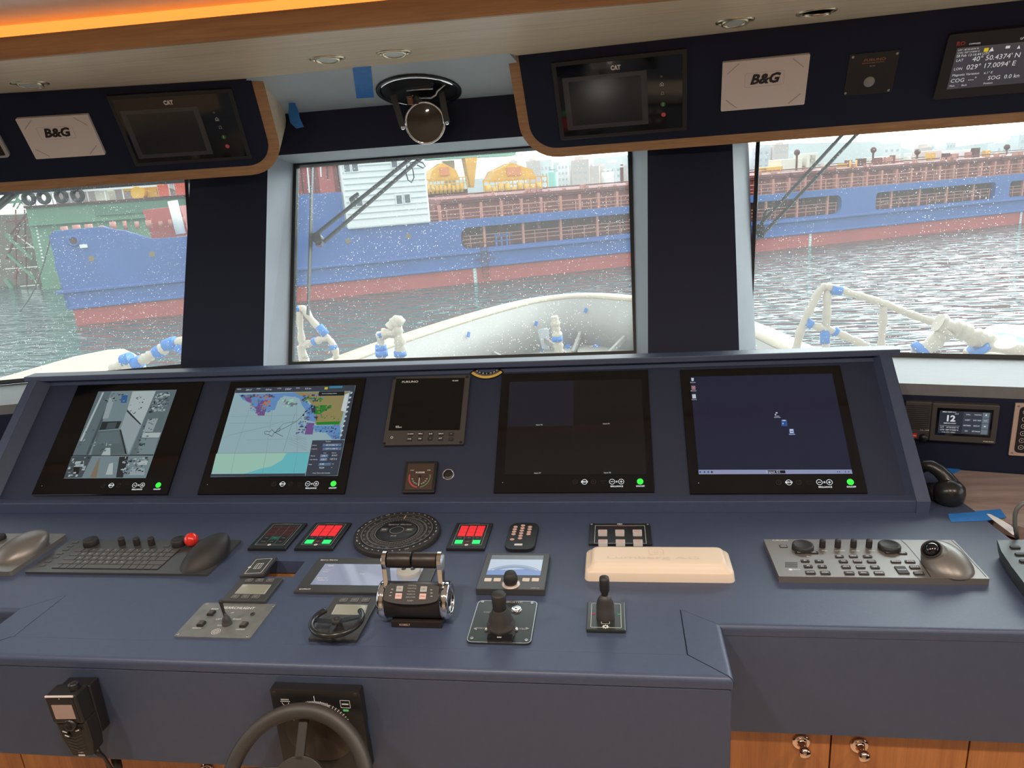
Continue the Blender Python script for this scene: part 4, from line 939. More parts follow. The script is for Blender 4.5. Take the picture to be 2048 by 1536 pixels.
# --- steering unit with half wheel
root, w_, h_, L = device('steering_unit', 'dark unit with small display, three keys and a little half-round steering wheel', 'control unit', DESK, [KA1(*p) for p in ((1532, 477), (1955, 480), (1738, 878), (1285, 873))], .007)
plate(root, w_, h_, .007, CHAR, bev=.0012)
keyrow(root, L, KA1, (1618, 1720, 1824), 516, .007)
m = MB(); polyL(m, L, KA1, [(1515, 640), (1800, 645), (1830, 565), (1560, 560)], .0074, 0); m.build('display', [LCD], root)
m = MB(); m.prism([L(*KA1(*p)) for p in ((1500, 646), (1812, 651), (1842, 558), (1548, 553))], .0071, .0072); m.build('display_border', [GREYPR], root)
hub = L(*KA1(1548, 785), .007); zr = .030; hc_ = L(*KA1(1552, 715), zr)
Rw = .046
m = MB(); m.lathe([(.013, .007), (.010, .020), (.0085, zr), (.009, zr+.006), (.006, zr+.007), (.0045, zr+.004), (.0001, zr+.003)], 24, 0, Matrix.Translation((hc_[0], hc_[1], 0))); m.build('hub', [BLACKM], root)
m = MB(); m.tube([(hc_[0]+Rw*math.cos(math.radians(a)), hc_[1]+.002+Rw*math.sin(math.radians(a)), zr+.002) for a in range(-222, 43, 6)], .0055, 12); m.build('wheel_rim', [mat('satin_black_rim', (.02, .02, .02), .25)], root)
for a in (180, 20, -90):
    m = MB(); q = math.radians(a); m.bar((hc_[0], hc_[1], zr), (hc_[0]+Rw*math.cos(q), hc_[1]+.002+Rw*math.sin(q), zr+.001), .009, .004); m.build('spoke', [mat('dark_chrome', (.25, .25, .25), .2, metal=1) if a == 180 else bpy.data.materials['dark_chrome']], root)

# --- gyro display
root, w_, h_, L = device('gyro_display', 'wide black-framed flat display with a bright reflection, left of the throttle', 'display', DESK, [(637.6, 1115), (881, 1117), (850, 1186), (586.4, 1184.5)], .006)
plate(root, w_, h_, .006, CHAR, bev=.001)
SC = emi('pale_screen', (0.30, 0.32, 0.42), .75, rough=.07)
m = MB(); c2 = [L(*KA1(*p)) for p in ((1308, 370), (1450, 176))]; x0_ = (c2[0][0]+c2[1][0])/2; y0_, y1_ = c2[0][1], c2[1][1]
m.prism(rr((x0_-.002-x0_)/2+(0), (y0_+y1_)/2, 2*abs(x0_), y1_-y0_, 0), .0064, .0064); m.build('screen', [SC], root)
m = MB()
for x, y, st, s_ in ((1498, 195, 'OFF', .007), (1470, 232, 'Auto', .005), (1450, 250, 'Position', .004), (1420, 308, 'Speed over', .005), (1425, 328, 'Heading set', .005), (1790, 270, 'Track', .005)): p = L(*KA1(x, y)); m.text(st, p[0], p[1], .0066, s_, 0, 'CENTER', bold=.01)
p = L(*KA1(1483, 140)); m.text('Sperry Marine', p[0], p[1], .0062, .007, bold=.02); p = L(*KA1(1255, 411)); m.text('NAVIPILOT', p[0], p[1], .0062, .005, bold=.02); p = L(*KA1(1210, 411)); m.prism(circ(p[0], p[1], .002, 10), .0061, .0062)
m.build('lettering', [WHITEP], root)

# --- searchlight plate
root, w_, h_, L = device('searchlight_controller', 'light grey brushed plate with a toggle stick, rocker switches and SEARCHLIGHT lettering', 'switch panel', DESK, [(408, 1205), (552, 1208), (500, 1276), (348, 1273)], .003)
plate(root, w_, h_, .003, PLATE, r=.004, bev=.0008)
screws(root, [L(*KA1(x, y)) for x, y in ((345, 551), (963, 567), (70, 832), (722, 851))], .003, .0032)
for x, y in ((385, 634), (292, 733), (688, 742)):
    p = L(*KA1(x, y), .005); m = MB(); m.prism(rr(p[0], p[1], .013, .0145, .001), .003, .007, 0); M = Matrix.Translation((p[0], p[1], .0075)) @ Matrix.Rotation(math.radians(12), 4, 'X'); m.cb(0, 0, 0, .009, .010, .003, 1, M); m.build('rocker_switch', [BLACKM, KEYG], root, bevel=.0006)
p = L(*KA1(770, 646)); m = MB(); m.lathe([(.0048, .003), (.0042, .005), (.0001, .0052)], 18, 0, Matrix.Translation((p[0], p[1], 0))); m.build('indicator_lamp', [BLACK], root)
p = L(*KA1(533, 735), .003); m = MB(); M = Matrix.Translation((p[0], p[1], .003))
m.lathe([(.010, 0), (.0095, .004), (.0075, .006), (.0085, .009), (.0065, .011), (.007, .014), (.0045, .016), (.004, .019), (.0026, .021), (.0026, .024), (.0001, .024)], 20, 0, M); m.build('rubber_boot', [RUBBER], root)
m = MB(); M2 = M @ Matrix.Rotation(math.radians(-5), 4, 'Y'); m.lathe([(.0026, .020), (.003, .036), (.0038, .050), (.003, .053), (.0001, .0535)], 14, 0, M2); m.build('toggle_stick', [BLACKM], root)
m = MB()
for x, y, st, s_ in ((640, 588, 'SEARCHLIGHT', .0105), (418, 597, 'BEAM', .006), (248, 775, 'SEARCH', .005), (655, 787, 'ON/OFF', .005), (455, 692, 'LEFT', .006), (625, 692, 'RIGHT', .006), (580, 632, 'UP', .005), (478, 750, 'DOWN', .005)): p = L(*KA1(x, y)); m.text(st, p[0], p[1], .0033, s_, 0, bold=.015)
p = L(*KA1(428, 806)); m.ring(p[0], p[1], .0033, .0080, .0088); m.ring(p[0], p[1], .0033, .0022, .0030); m.ring(p[0], p[1], .0033, .0055, .0060)
for k in range(8): q = k*math.pi/4; m.cb(p[0]+.005*math.cos(q), p[1]+.005*math.sin(q), .0033, .0012, .0012, .0002)
m.build('lettering', [WHITEP], root)

# --- autopilot display with knob
root, w_, h_, L = device('autopilot_display', 'black framed display with one large rotary knob and four pale square buttons', 'display', DESK, [KA2(*p) for p in ((438, 402), (1022, 402), (978, 740), (330, 738))], .014)
plate(root, w_, h_, .014, CHAR, bev=.0012)
m = MB(); c2 = [L(*KA2(*p)) for p in ((430, 606), (945, 612), (955, 425), (485, 423))]; x0_ = (c2[0][0]+c2[3][0])/2; x1_ = (c2[1][0]+c2[2][0])/2; ya, yb_ = c2[0][1], c2[2][1]; hh = yb_-ya
BLS = emi('blue_screen', (0.05, 0.13, 0.38), .8, rough=.1); PAL = emi('pale_blue_screen', (0.36, 0.42, 0.52), .8, rough=.1)
m.prism([(x0_, ya), (x1_, ya), (x1_, yb_), (x0_, yb_)], .0143, .0143, 0); m.prism([(x0_, ya), (x1_, ya), (x1_, ya+hh*.78), (x0_, ya+hh*.78)], .0145, .0145, 1)
m.prism([(x0_, ya), (x1_, ya), (x1_, ya+hh*.22), (x0_+hh, ya+hh*.30), (x0_, ya+hh*.22)], .0147, .0147, 2); m.ring((x0_+x1_)/2, ya-hh*.5, .0149, hh*.85, hh*.95, 3, 24, 55, 125); m.ring((x0_+x1_)/2, ya-hh*.5, .0149, hh*.98, hh*1.0, 3, 24, 50, 130)
m.build('screen', [GLASSB, PAL, BLS, emi('mid_blue_screen', (.10, .16, .28), .8, rough=.1)], root)
for x in (447, 533, 800, 888): p = L(*KA2(x, 652)); m = MB(); m.prism(rr(p[0], p[1], .0145, .0115, .0015), .0138, .0152); m.build('button', [mat('pale_button', (.72, .62, .52), .4) if x == 447 else bpy.data.materials['pale_button']], root, bevel=.0004)
p = L(*KA2(660, 690), .014); m = MB(); M = Matrix.Translation((p[0], p[1], .014)); m.lathe([(.0185, 0), (.0185, .0015), (.016, .002), (.0001, .002)], 36, 0, M); m.build('knob_ring', [mat('pale_ring', (.70, .58, .52), .3, metal=.3)], root)
m = MB(); m.lathe([(.012, .002), (.0145, .008), (.014, .018), (.0105, .026), (.009, .027), (.0001, .0272)], 30, 0, M); m.build('knob', [BLACKM], root)
p = L(*KA2(885, 728)); m = MB(); m.text('SIMRAD', p[0], p[1], .0142, .005, bold=.02); m.build('lettering', [GREYPR], root)

# --- thruster panel with joystick
def joystick(root, cx, cy, z0, prof_boot, prof_grip, lean=0):
    M = Matrix.Translation((cx, cy, z0)) @ Matrix.Rotation(lean, 4, 'X')
    m = MB(); m.lathe(prof_boot, 26, 0, M); m.build('rubber_boot', [RUBBER], root)
    m = MB(); m.lathe(prof_grip, 26, 0, M); m.ring(0, 0, prof_grip[-1][1]+.0003, prof_grip[-2][0]*.35, prof_grip[-2][0]*.5, 1, 20) if 0 else None; m.build('grip', [BLACKM], root)
root, w_, h_, L = device('thruster_panel', 'green-black rounded plate with thick ribbed joystick and steel push button', 'joystick panel', DESK, [(955, 1200), (1076, 1203), (1062, 1287), (933, 1285)], .004)
THP = mat('dark_green_black_plate', (.035, .042, .040), .28, metal=.3)
plate(root, w_, h_, .004, THP, r=.010, bev=.001)
m = MB(); m.prism(rr(0, 0, w_-.001, h_-.001, .010), .0039, .0044, 0, holes=[rr(0, 0, w_-.0035, h_-.0035, .009)]); m.build('bright_edge', [STEEL], root)
screws(root, [L(*KA2(x, y)) for x, y in ((397, 857), (858, 866), (296, 1194), (803, 1212))], .004, .0035)
p = L(*KA2(711, 930)); m = MB(); m.lathe([(.0105, .004), (.0105, .006), (.0085, .008), (.007, .0075), (.0001, .0085)], 30, 0, Matrix.Translation((p[0], p[1], 0))); m.build('push_button', [CHROME], root)
bp_ = DESK.at(1001, 1274, .004); yj = bp_.y+.022; jx = L(*KA2(572, 1180))[0]
cu, cv = L(*KA2(575, 1150)); cvw = root.matrix_world.translation.y+cv
def hh_(py): return up_h(1001, py, cvw)
ht = hh_(1190)
jb = [(.0245, 0), (.0245, .006), (.020, .010), (.0245, .016), (.0265, .022), (.019, .027), (.0225, .033), (.0175, .038), (.0200, .043), (.0125, .049), (.0145, .053), (.0110, .058)]
s_ = (ht-.03)/.058
joystick(root, cu, cv, .004, [(r, z*s_) for r, z in jb], [(.0110, ht-.036), (.0125, ht-.032), (.0135, ht-.004), (.0120, ht-.001), (.0001, ht)])
m = MB(); m.prism(rr(cu, cv-.020, .046, .010, .002), .0045, .014, 0); m.build('joystick_base', [BLACK], root, bevel=.001)
for x in (436, 703): p = L(*KA2(x, 1104), .006); m = MB(); m.lathe([(.0045, .004), (.0035, .008), (.0001, .009)], 16, 0, Matrix.Translation((p[0], p[1], 0))); m.build('indicator_lamp', [CHROME], root)
m = MB()
for x, y, st, s2 in ((672, 860, 'THRUSTER', .0085), (475, 955, 'CONTROL', .006), (378, 1103, 'PORT', .0065), (765, 1110, 'STBD', .0065)): p = L(*KA2(x, y)); m.text(st, p[0], p[1], .0046, s2, 0, bold=.015)
for x, sg in ((330, -1), (812, 1)): p = L(*KA2(x, 1106)); m.prism([(p[0]-.003*sg, p[1]-.0045), (p[0]+.004*sg, p[1]), (p[0]-.003*sg, p[1]+.0045)], .0045, .0046)
p = L(*KA2(552, 1186), .014); m.cb(p[0], p[1]-.0005, .0146, .008, .003, .0008)
m.build('lettering', [GREYPR], root)

# --- second joystick on a small square plate
root, w_, h_, L = device('steering_joystick', 'square plate with slim black joystick and coloured arrows, in front of cream cover', 'joystick panel', DESK, [KA2(*p) for p in ((1372, 852), (1722, 852), (1730, 1118), (1362, 1118))], .007)
plate(root, w_, h_, .007, THP, bev=.002)
m = MB(); m.prism(rr(0, 0, w_*.78, h_*.84, .0015), .0071, .0073, 0, holes=[rr(0, 0, w_*.78-.0014, h_*.84-.0014, .001)]); m.build('printed_border', [WHITEP], root)
cu, cv = L(*KA2(1541, 1000), .007); cvw = root.matrix_world.translation.y+cv; ht = up_h(1209, 1153, cvw)
s_ = ht-.045
joystick(root, cu, cv, .007, [(.0170, 0), (.0165, s_*.30), (.0160, s_*.32), (.0165, s_*.48), (.0150, s_*.52), (.0162, s_*.60), (.0138, s_*.66), (.0150, s_*.72), (.0120, s_*.80), (.0125, s_*.84), (.0075, s_*.97), (.0055, s_)], [(.0055, s_-.003), (.0065, s_+.004), (.0090, s_+.010), (.0092, ht-.014), (.0085, ht-.009), (.0001, ht-.007)])
m = MB(); RDp = mat('red_print', (.5, .05, .05), .5); GNp = mat('green_print', (.05, .40, .2), .5)
for sg, mi in ((-1, 0), (1, 1)):
    x = sg*.0235; m.prism([(x+.004*sg, 0.004), (x-.002*sg, .0075), (x-.002*sg, .0005)], .0072, .0073, mi); m.ring(x-.006*sg, .004, .0073, .0035, .0045, mi, 10, -60 if sg > 0 else 120, 60 if sg > 0 else 240)
m.build('direction_arrows', [RDp, GNp], root)
p = L(*KA2(1541, 1046)); m = MB(); m.prism(rr(p[0], p[1], .0155, .0125, .0015), .0070, .0082, 0); m.prism(rr(p[0], p[1], .0155, .0125, .0015), .0083, .0084, 1, holes=[rr(p[0], p[1], .0139, .0109, .001)]); m.cb(p[0], p[1], .0084, .011, .0012, .0003, 1); m.build('selector_button', [BLACK, WHITEP], root)
p = L(*KA2(1541, 1088)); m = MB(); m.ring(p[0], p[1], .0076, .0022, .0042)
for k in range(8): q = k*math.pi/4; m.cb(p[0]+.005*math.cos(q), p[1]+.005*math.sin(q), .0075, .0018, .0018, .0003)
m.build('wheel_emblem', [WHITEP], root)

# --- throttle
b0 = hz(783, 1255); b1 = hz(885, 1255); xc = (b0.x+b1.x)/2; bw = b1.x-b0.x; yb0 = b0.y
t = thing('throttle', 'twin-lever engine throttle with chrome end rings and black grips', 'throttle', Matrix.Translation((xc, yb0+.03, DZ)))
TB = mat('warm_black_body', (.020, .015, .013), .42)
yc_ = yb0+.030
def TZ(px, py, dy=0): p = Frame((0, yc_+dy, DZ), (1, 0, 0), (0, 0, 1)).at(px, py); return p.x-xc, p.z-DZ
z_ax = TZ(840, 1199)[1]; Rb = .0335
m = MB(); m.box(-bw/2, bw/2, -.030, .030, 0, max(.012, z_ax-Rb+.006)); m.build('base', [TB], t, bevel=.0015)
RX = Matrix.Rotation(math.pi/2, 4, 'Y')
xa = TZ(778, 1200)[0]; xb = TZ(887, 1200)[0]; hw = (xb-xa)/2; xm = (xa+xb)/2
def cylx(m, x0, x1, r, mi=0, zz=z_ax, yy=0, n=48, r2=None): m.cyl(0, 0, 0, r, x1-x0, mi, n, r2, M=Matrix.Translation((x0, yy, zz)) @ RX)
m = MB(); cylx(m, xa, xb, Rb); m.build('body', [TB], t)
for sg in (-1, 1):
    x0 = xm+sg*hw; m = MB()
    m.lathe([(Rb*.985, 0), (Rb*1.04, .001), (Rb*1.05, .010), (Rb*1.0, .014), (Rb*.80, .0155), (Rb*.74, .013), (Rb*.72, .010), (Rb*.66, .009), (.0001, .009)], 56, 0, Matrix.Translation((x0, 0, z_ax)) @ Matrix.Rotation(sg*math.pi/2, 4, 'Y')); m.build('end_ring', [CHROME], t)
    m = MB(); m.lathe([(.012, .0095), (.011, .0125), (.0001, .0125)], 30, 0, Matrix.Translation((x0, 0, z_ax)) @ Matrix.Rotation(sg*math.pi/2, 4, 'Y')); m.build('end_cap', [BLACK], t)
    # lever arm and grip
    gx0 = xm+sg*.0015; gx1 = xm+sg*(hw-.006); zt_ = TZ(840, 1119, .01)[1]
    m = MB(); R = Matrix(((0, 0, 1, 0), (1, 0, 0, 0), (0, 1, 0, 0), (0, 0, 0, 1)))
    prof = [(-.008, z_ax+.022), (-.006, zt_-.012)]+[(.008+.0165*math.cos(math.radians(a)), zt_+.0165*math.sin(math.radians(a))) for a in range(200, -21, -20)]+[(.015, zt_-.020), (.010, z_ax+.022)]
    xx = sorted((xm+sg*(hw-.005), xm+sg*(hw+.004))); m.prism(prof[::-1], xx[0], xx[1], 0, M=R); m.build('lever_arm', [CHROME], t, bevel=.002)
    m = MB(); xs = sorted((gx0, gx1)); cylx(m, xs[0], xs[1], .0148, 0, zt_, .008, 40); m.build('grip', [TB], t, bevel=.002)
# control face on top of the drum, facing the user
ang = math.radians(38); nrm = V(0, -math.sin(ang), math.cos(ang)); vv_ = V(0, math.cos(ang), math.sin(ang))
PM = Matrix((V(1, 0, 0), vv_, nrm)).transposed().to_4x4(); PM.translation = V(xm, 0, z_ax)+nrm*(Rb-.006)
pts = [(x_, -.026+.0*x_) for x_ in ()]
poly = [(hw*.97*math.cos(math.radians(a)), -.012+.010*math.sin(math.radians(a))) for a in range(180, 361, 12)]+[(hw*.97*math.cos(math.radians(a)), .011+.007*math.sin(math.radians(a))) for a in range(0, 181, 12)]
m = MB(); m.prism(poly, 0, .0095, 0, M=PM); m.build('control_face', [BLACKM], t, bevel=.001)
for sx_ in (-1, 1):
    for y_, mt in ((.0068, GREYPR), (-.0068, BRASS)):
        m = MB(); m.prism(rr(sx_*.023, y_, .0125, .0105, .0008), .0095, .0108, 0, M=PM); m.text('STBY' if y_ > 0 else 'SYNC', sx_*.023, y_, .0110, .0036, 1, M=PM); m.build('key', [PINKK if mt is BRASS else mt, BLACK], t)
m = MB()
for k, st in enumerate(('CONTROL', 'THROTTLE', 'NEUTRAL', 'WARM UP', 'SLIP & TRIM')): m.text(st, 0, .0135-.0055*k, .0098, .0035, 0, M=PM)
m.text('ALARM', 0, -.0150, .0098, .0035, 0, M=PM)
for sx_ in (-1, 1):
    for k in range(3): m.cb(sx_*(.0375+.001*k), .006-.006*k, .0098, .004, .0014, .0003, 0, PM)
m.build('lettering', [GREYPR], t)
m = MB(); MT = Matrix.Translation((0, -.0303, 0)) @ Matrix.Rotation(math.pi/2, 4, 'X'); m.text('KOBELT', -.022, .007, .0006, .0058, 0, M=MT, bold=.02); m.build('maker_lettering', [PINKK], t)
# --- round twin socket just behind the throttle
p = hz(820, 1150); so = thing('socket_plate', 'round grey socket plate with two holes behind the throttle grips', 'socket', Matrix.Translation((p.x, p.y-.004, DZ+.0062)))
m = MB(); m.lathe([(.026, 0), (.026, .010), (.0245, .012), (.0001, .012)], 36); m.build('plate', [mat('grey_plate', (.42, .42, .40), .4)], so)
for sx_ in (-1, 1): m = MB(); m.cyl(sx_*.010, -.002, .0121, .005, .0006, 0, 18); m.build('socket_hole', [BLACK], so)
# ================================================================ OVERHEAD DEVICES
K1 = cr(0, 0, 2.926); K2 = cr(500, 60, 3.413); K3 = cr(1000, 0, 2.926); K4b = cr(1600, 0, 4.571)
FILM = mat('crinkled_protective_film', (.055, .055, .058), .18, bump=1.0, bscale=60)
DSC = mat('dead_grey_screen', (.018, .019, .021), .15)
def engine_panel(label, Fm, pts, scr, K, sym, logo):
    root, w_, h_, L = device('engine_panel', label, 'engine display', Fm, [K(*p) for p in pts], .008)
    plate(root, w_, h_, .008, BLACKM, 'bezel', bev=.002)
    m = MB(); m.prism(rr(0, 0, w_*.93, h_*.90, .002), .0078, .0084); m.build('front_glass', [GLASSB], root)
    c = [L(*K(*p)) for p in scr]; x0 = (c[0][0]+c[3][0])/2; x1 = (c[1][0]+c[2][0])/2; y1 = (c[0][1]+c[1][1])/2; y0 = (c[2][1]+c[3][1])/2
    cx, cy = (x0+x1)/2, (y0+y1)/2
    m = MB(); m.prism(rr(cx, cy, x1-x0, y1-y0, 0), .0085, .0090, 0, holes=[rr(cx, cy, (x1-x0)*.86, (y1-y0)*.84, 0)]); m.build('protective_film', [FILM], root)
    m = MB(); m.prism(rr(cx, cy, (x1-x0)*.86, (y1-y0)*.84, 0), .0085, .0088); m.build('screen', [DSC], root)
    p = L(*K(*logo)); m = MB(); m.text('CAT', p[0], p[1], .0087, .016, 0, bold=.05, sx=.8); m.prism([(p[0]-.006, p[1]-.0045), (p[0]+.005, p[1]-.0045), (p[0], p[1]-.0010)], .0088, .0089, 1); m.build('lettering', [WHITEP, mat('yellow_print', (.6, .42, .1), .5) if 'yellow_print' not in bpy.data.materials else bpy.data.materials['yellow_print']], root)
    P = [L(*K(*p)) for p in sym]
    m = MB(); m.ring(P[0][0], P[0][1], .0087, .0020, .0028, 0, 6); m.build('key_symbol', [GREYPR], root)
    m = MB(); x, y = P[1]; m.prism([(x-.005, y-.0045), (x+.005, y-.0045), (x+.005, y+.001), (x, y+.006), (x-.005, y+.001)], .0086, .0088, 0, holes=[[(x-.004, y-.0036), (x+.004, y-.0036), (x+.004, y+.0005), (x, y+.0045), (x-.004, y+.0005)]]); m.cb(x, y-.002, .0087, .0022, .0035, .0002); m.build('home_key', [WHITEP], root)
    m = MB(); x, y = P[2]; o_ = [(x-.005, y-.003), (x+.005, y-.003), (x+.0035, y-.001), (x+.003, y+.004), (x, y+.006), (x-.003, y+.004), (x-.0035, y-.001)]; m.prism(o_, .0086, .0088, 0, holes=[[(x+(a-x)*.72, y+(b-y)*.72+.0003) for a, b in o_]]); m.build('alarm_key', [GREYPR], root)
    m = MB(); m.prism(circ(*P[3], .0062), .0085, .0092, 0); m.cb(P[3][0], P[3][1], .0094, .001, .007, .0003, 1); m.build('start_button', [mat('dim_green', (.05, .16, .05), .4), WHITEP], root)
    m = MB(); m.prism(circ(*P[4], .0062), .0085, .0092, 0); m.ring(P[4][0], P[4][1], .0094, .0022, .0034, 1); m.build('stop_button', [mat('pinkish_red', (.55, .05, .07), .4), mat('pale_red', (.8, .3, .3), .4)], root)
    return root
engine_panel('engine display on the left overhead console, dark screen under crinkled film', FLF, [(600, 565), (1345, 518), (1485, 942), (805, 962)], [(680, 655), (1140, 618), (1262, 895), (835, 932)], K1,
             [(1252, 658), (1270, 698), (1290, 746), (1310, 801), (1331, 855)], (985, 601))
engine_panel('engine display on the right overhead console, dark screen under crinkled film', FRF, [(285, 372), (1090, 285), (1100, 770), (365, 818)], [(352, 465), (850, 403), (876, 715), (410, 770)], K3,
             [(944, 446), (947, 493), (950, 547), (954, 609), (957, 670)], (676, 396))
def bg_cover(label, Fm, pts, K, lx_):
    root, w_, h_, L = device('instrument_cover', label, 'cover', Fm, [K(*p) for p in pts], .012)
    m = MB(); m.prism(rr(0, 0, w_, h_, .003), 0, .012); m.build('lid', [PINKW], root, bevel=.0015)
    p = L(*K(*lx_)); M = Matrix.Translation((p[0], p[1], 0)); m = MB(); m.text('B&G', 0, 0, .0127, .034, 0, bold=.045, shear=.25, sx=1.05); m.build('lettering', [BLACK], root, M=M)
    m = MB(); m.prism(rr(p[0], p[1], .095, .036, .004), .0119, .0122, 0, holes=[rr(p[0], p[1], .0935, .0345, .0035)]); m.build('embossed_frame', [mat('shadow_pink', (.50, .42, .40), .4) if 'shadow_pink' not in bpy.data.materials else bpy.data.materials['shadow_pink']], root)
    for sx_ in (-1, 1):
        for sy_ in (-1, 1):
            m = MB(); x, y = sx_*(w_/2-.026), sy_*(h_/2-.018); a_ = sx_*sy_*-1
            m.bar((x-.014, y-.012*a_*-1*-1, .0121), (x+.014, y+.012*a_*-1*-1, .0121), .0025, .0008); m.build('corner_rib', [bpy.data.materials['shadow_pink']], root)
bg_cover('off-white instrument cover on the left overhead console', FLF, [(75, 700), (498, 668), (628, 905), (225, 932)], K1, (330, 778))
bg_cover('off-white instrument cover on the right overhead console', FRF, [(1298, 368), (1812, 318), (1785, 612), (1297, 652)], K3, (1547, 462))
root, w_, h_, L = device('plotter_display', 'grey rounded display corner at the far left of the left overhead console', 'display', FLF, [(-120, 262), (-10, 254), (20, 315), (-90, 322)], .010)
plate(root, w_, h_, .010, mat('pale_grey_bezel', (.42, .41, .40), .4), 'bezel', r=.012, bev=.002); m = MB(); m.prism(rr(0, 0, w_*.86, h_*.84, .004), .0098, .0106); m.build('screen', [GLASSB], root)
# alarm buzzer plate
root, w_, h_, L = device('alarm_plate', 'small black plate with a round grey lamp, left of the position display', 'alarm', FRF, [K4b(*p) for p in ((450, 495), (912, 462), (840, 850), (402, 868))], .004)
plate(root, w_, h_, .004, BLACK, bev=.0008)
screws(root, [L(*K4b(x, y)) for x, y in ((485, 523), (890, 488), (415, 853), (808, 825))], .004, .0032)
p = L(*K4b(632, 748)); m = MB(); m.lathe([(.0130, .004), (.0120, .007), (.007, .009), (.0001, .0095)], 28, 0, Matrix.Translation((p[0], p[1], 0))); m.build('lamp', [mat('grey_lens', (.30, .29, .28), .25)], root)
m = MB(); OR = mat('orange_print', (.35, .16, .07), .5)
for x, y, st, s_, mi in ((685, 545, 'FURUNO', .009, 0), (670, 572, 'BRIDGE ALARM CONTROL', .0042, 0), (662, 603, 'BR-500', .004, 1)): p = L(*K4b(x, y)); m.text(st, p[0], p[1], .0043, s_, mi, sx=1.35 if mi == 0 and s_ > .005 else 1, bold=.02)
m.build('lettering', [OR, GREYPR], root)
# position display
root, w_, h_, L = device('position_display', 'black-framed display with white latitude and longitude figures, at upper right', 'display', FRF, [(1897, 70), (2160, 43), (2153, 178), (1868, 198)], .012)
plate(root, w_, h_, .012, BLACKM, 'bezel', r=.006, bev=.004)
c2 = [L(*K4b(*p)) for p in ((1440, 440), (1345, 818))]; x0_ = (c2[0][0]+c2[1][0])/2-.001; y1_, y0_ = c2[0][1], c2[1][1]
m = MB(); m.prism([(x0_, y0_), (w_*.42, y0_), (w_*.42, y1_), (x0_, y1_)], .0122, .0123, 0)
DM = cols('position_screen', [(72, 68, 72), (225, 222, 220), (225, 200, 30), (110, 25, 25), (130, 126, 128)])
def T4(st, x, y, s_, mi=1, al='LEFT', b=.0): p = L(*K4b(x, y)); m.text(st, p[0], p[1], .0126, s_, mi, al, bold=b)
for st, x, y, s_ in (('LAT : 40°50.4374\' N', 1445, 460, .0052), ('LON : 029°17.0094\' E', 1440, 486, .0052), ('28 Feb 13:16:44 UTC', 1428, 515, .0082), ('LAT', 1427, 555, .0088), ("40° 50.4374' N", 1575, 543, .0165), ('LON', 1405, 634, .0088), ("029° 17.0094' E", 1520, 618, .0165), ('Magnetic Variation', 1390, 690, .0078), ('6.1° E', 1680, 668, .0078), ('COG  ---°', 1375, 742, .0135), ('SOG  0.0 kn', 1715, 715, .0135), ('Main', 1365, 788, .0062), ('Back', 1475, 780, .0062), ('Position', 1675, 763, .0062)): T4(st, x, y, s_)
T4('RO', 1430, 403, .013, 3, b=.04); T4('COMPASSES', 1545, 403, .0045); T4('LF', 2015, 352, .007)
p = L(*K4b(1702, 455)); m.prism(rr(p[0], p[1], .0095, .0085, 0), .0124, .0125, 2); p = L(*K4b(1753, 450)); m.prism([(p[0]-.005, p[1]-.0045), (p[0]+.005, p[1]-.0045), (p[0], p[1]+.005)], .0124, .0125, 1); p = L(*K4b(1900, 430)); m.prism(rr(p[0], p[1], .009, .006, 0), .0124, .0125, 1); p = L(*K4b(1998, 432)); m.prism([(p[0]-.003, p[1]-.003), (p[0]+.004, p[1]-.003), (p[0], p[1]+.005)], .0124, .0125, 1)
m.prism(rr(L(*K4b(1400, 788))[0], L(*K4b(1400, 788))[1], .021, .009, 0), .0124, .01242, 4, holes=[rr(L(*K4b(1400, 788))[0], L(*K4b(1400, 788))[1], .0204, .0084, 0)])
m.build('screen', DM, root)

# ---------------------------------------------------------------- downlights in the oak soffit
SOD = Frame((0, 0, zs), (-1, 0, 0), (0, 1, 0))
names = ['leftmost ceiling downlight, above the left off-white cover', 'ceiling downlight just left of the blue tape on the soffit', 'ceiling downlight just right of the blue tape on the soffit', 'ceiling downlight above the right off-white cover, the left one of that pair', 'ceiling downlight nearest the upper right corner, tilted brass insert']
for k, (px, py) in enumerate(((60, 167), (655, 117), (788, 105), (1470, 42), (1633, 24))):
    u, v = SOD.uv(px, py); t = thing('downlight', names[k], 'ceiling light', SOD.mat(u, v), 'downlights in the oak soffit')
    r = .043; m = MB(); m.lathe([(r, 0), (r*.98, .0022), (r*.86, .0028), (r*.82, .001), (r*.80, .0003)], 40); m.build('trim_ring', [BRASS], t)
    m = MB(); m.lathe([(r*.80, .0006), (r*.70, .0004), (.0001, .0004)], 36); m.build('recess', [BLACK], t)
    M = Matrix.Translation((0, 0, .003)) @ Matrix.Rotation(math.radians(8 if k != 4 else -14), 4, 'X')
    m = MB(); m.lathe([(r*.70, -.0015), (r*.70, .003), (r*.55, .0035), (r*.52, .001)], 36, 0, M); m.build('tilting_ring', [BRASS], t)
    m = MB(); m.lathe([(r*.53, .0012), (.0001, .0016)], 30, 0, M); m.build('lens', [mat('frosted_lens', (.45, .48, .46), .3) if 'frosted_lens' not in bpy.data.materials else bpy.data.materials['frosted_lens']], t)

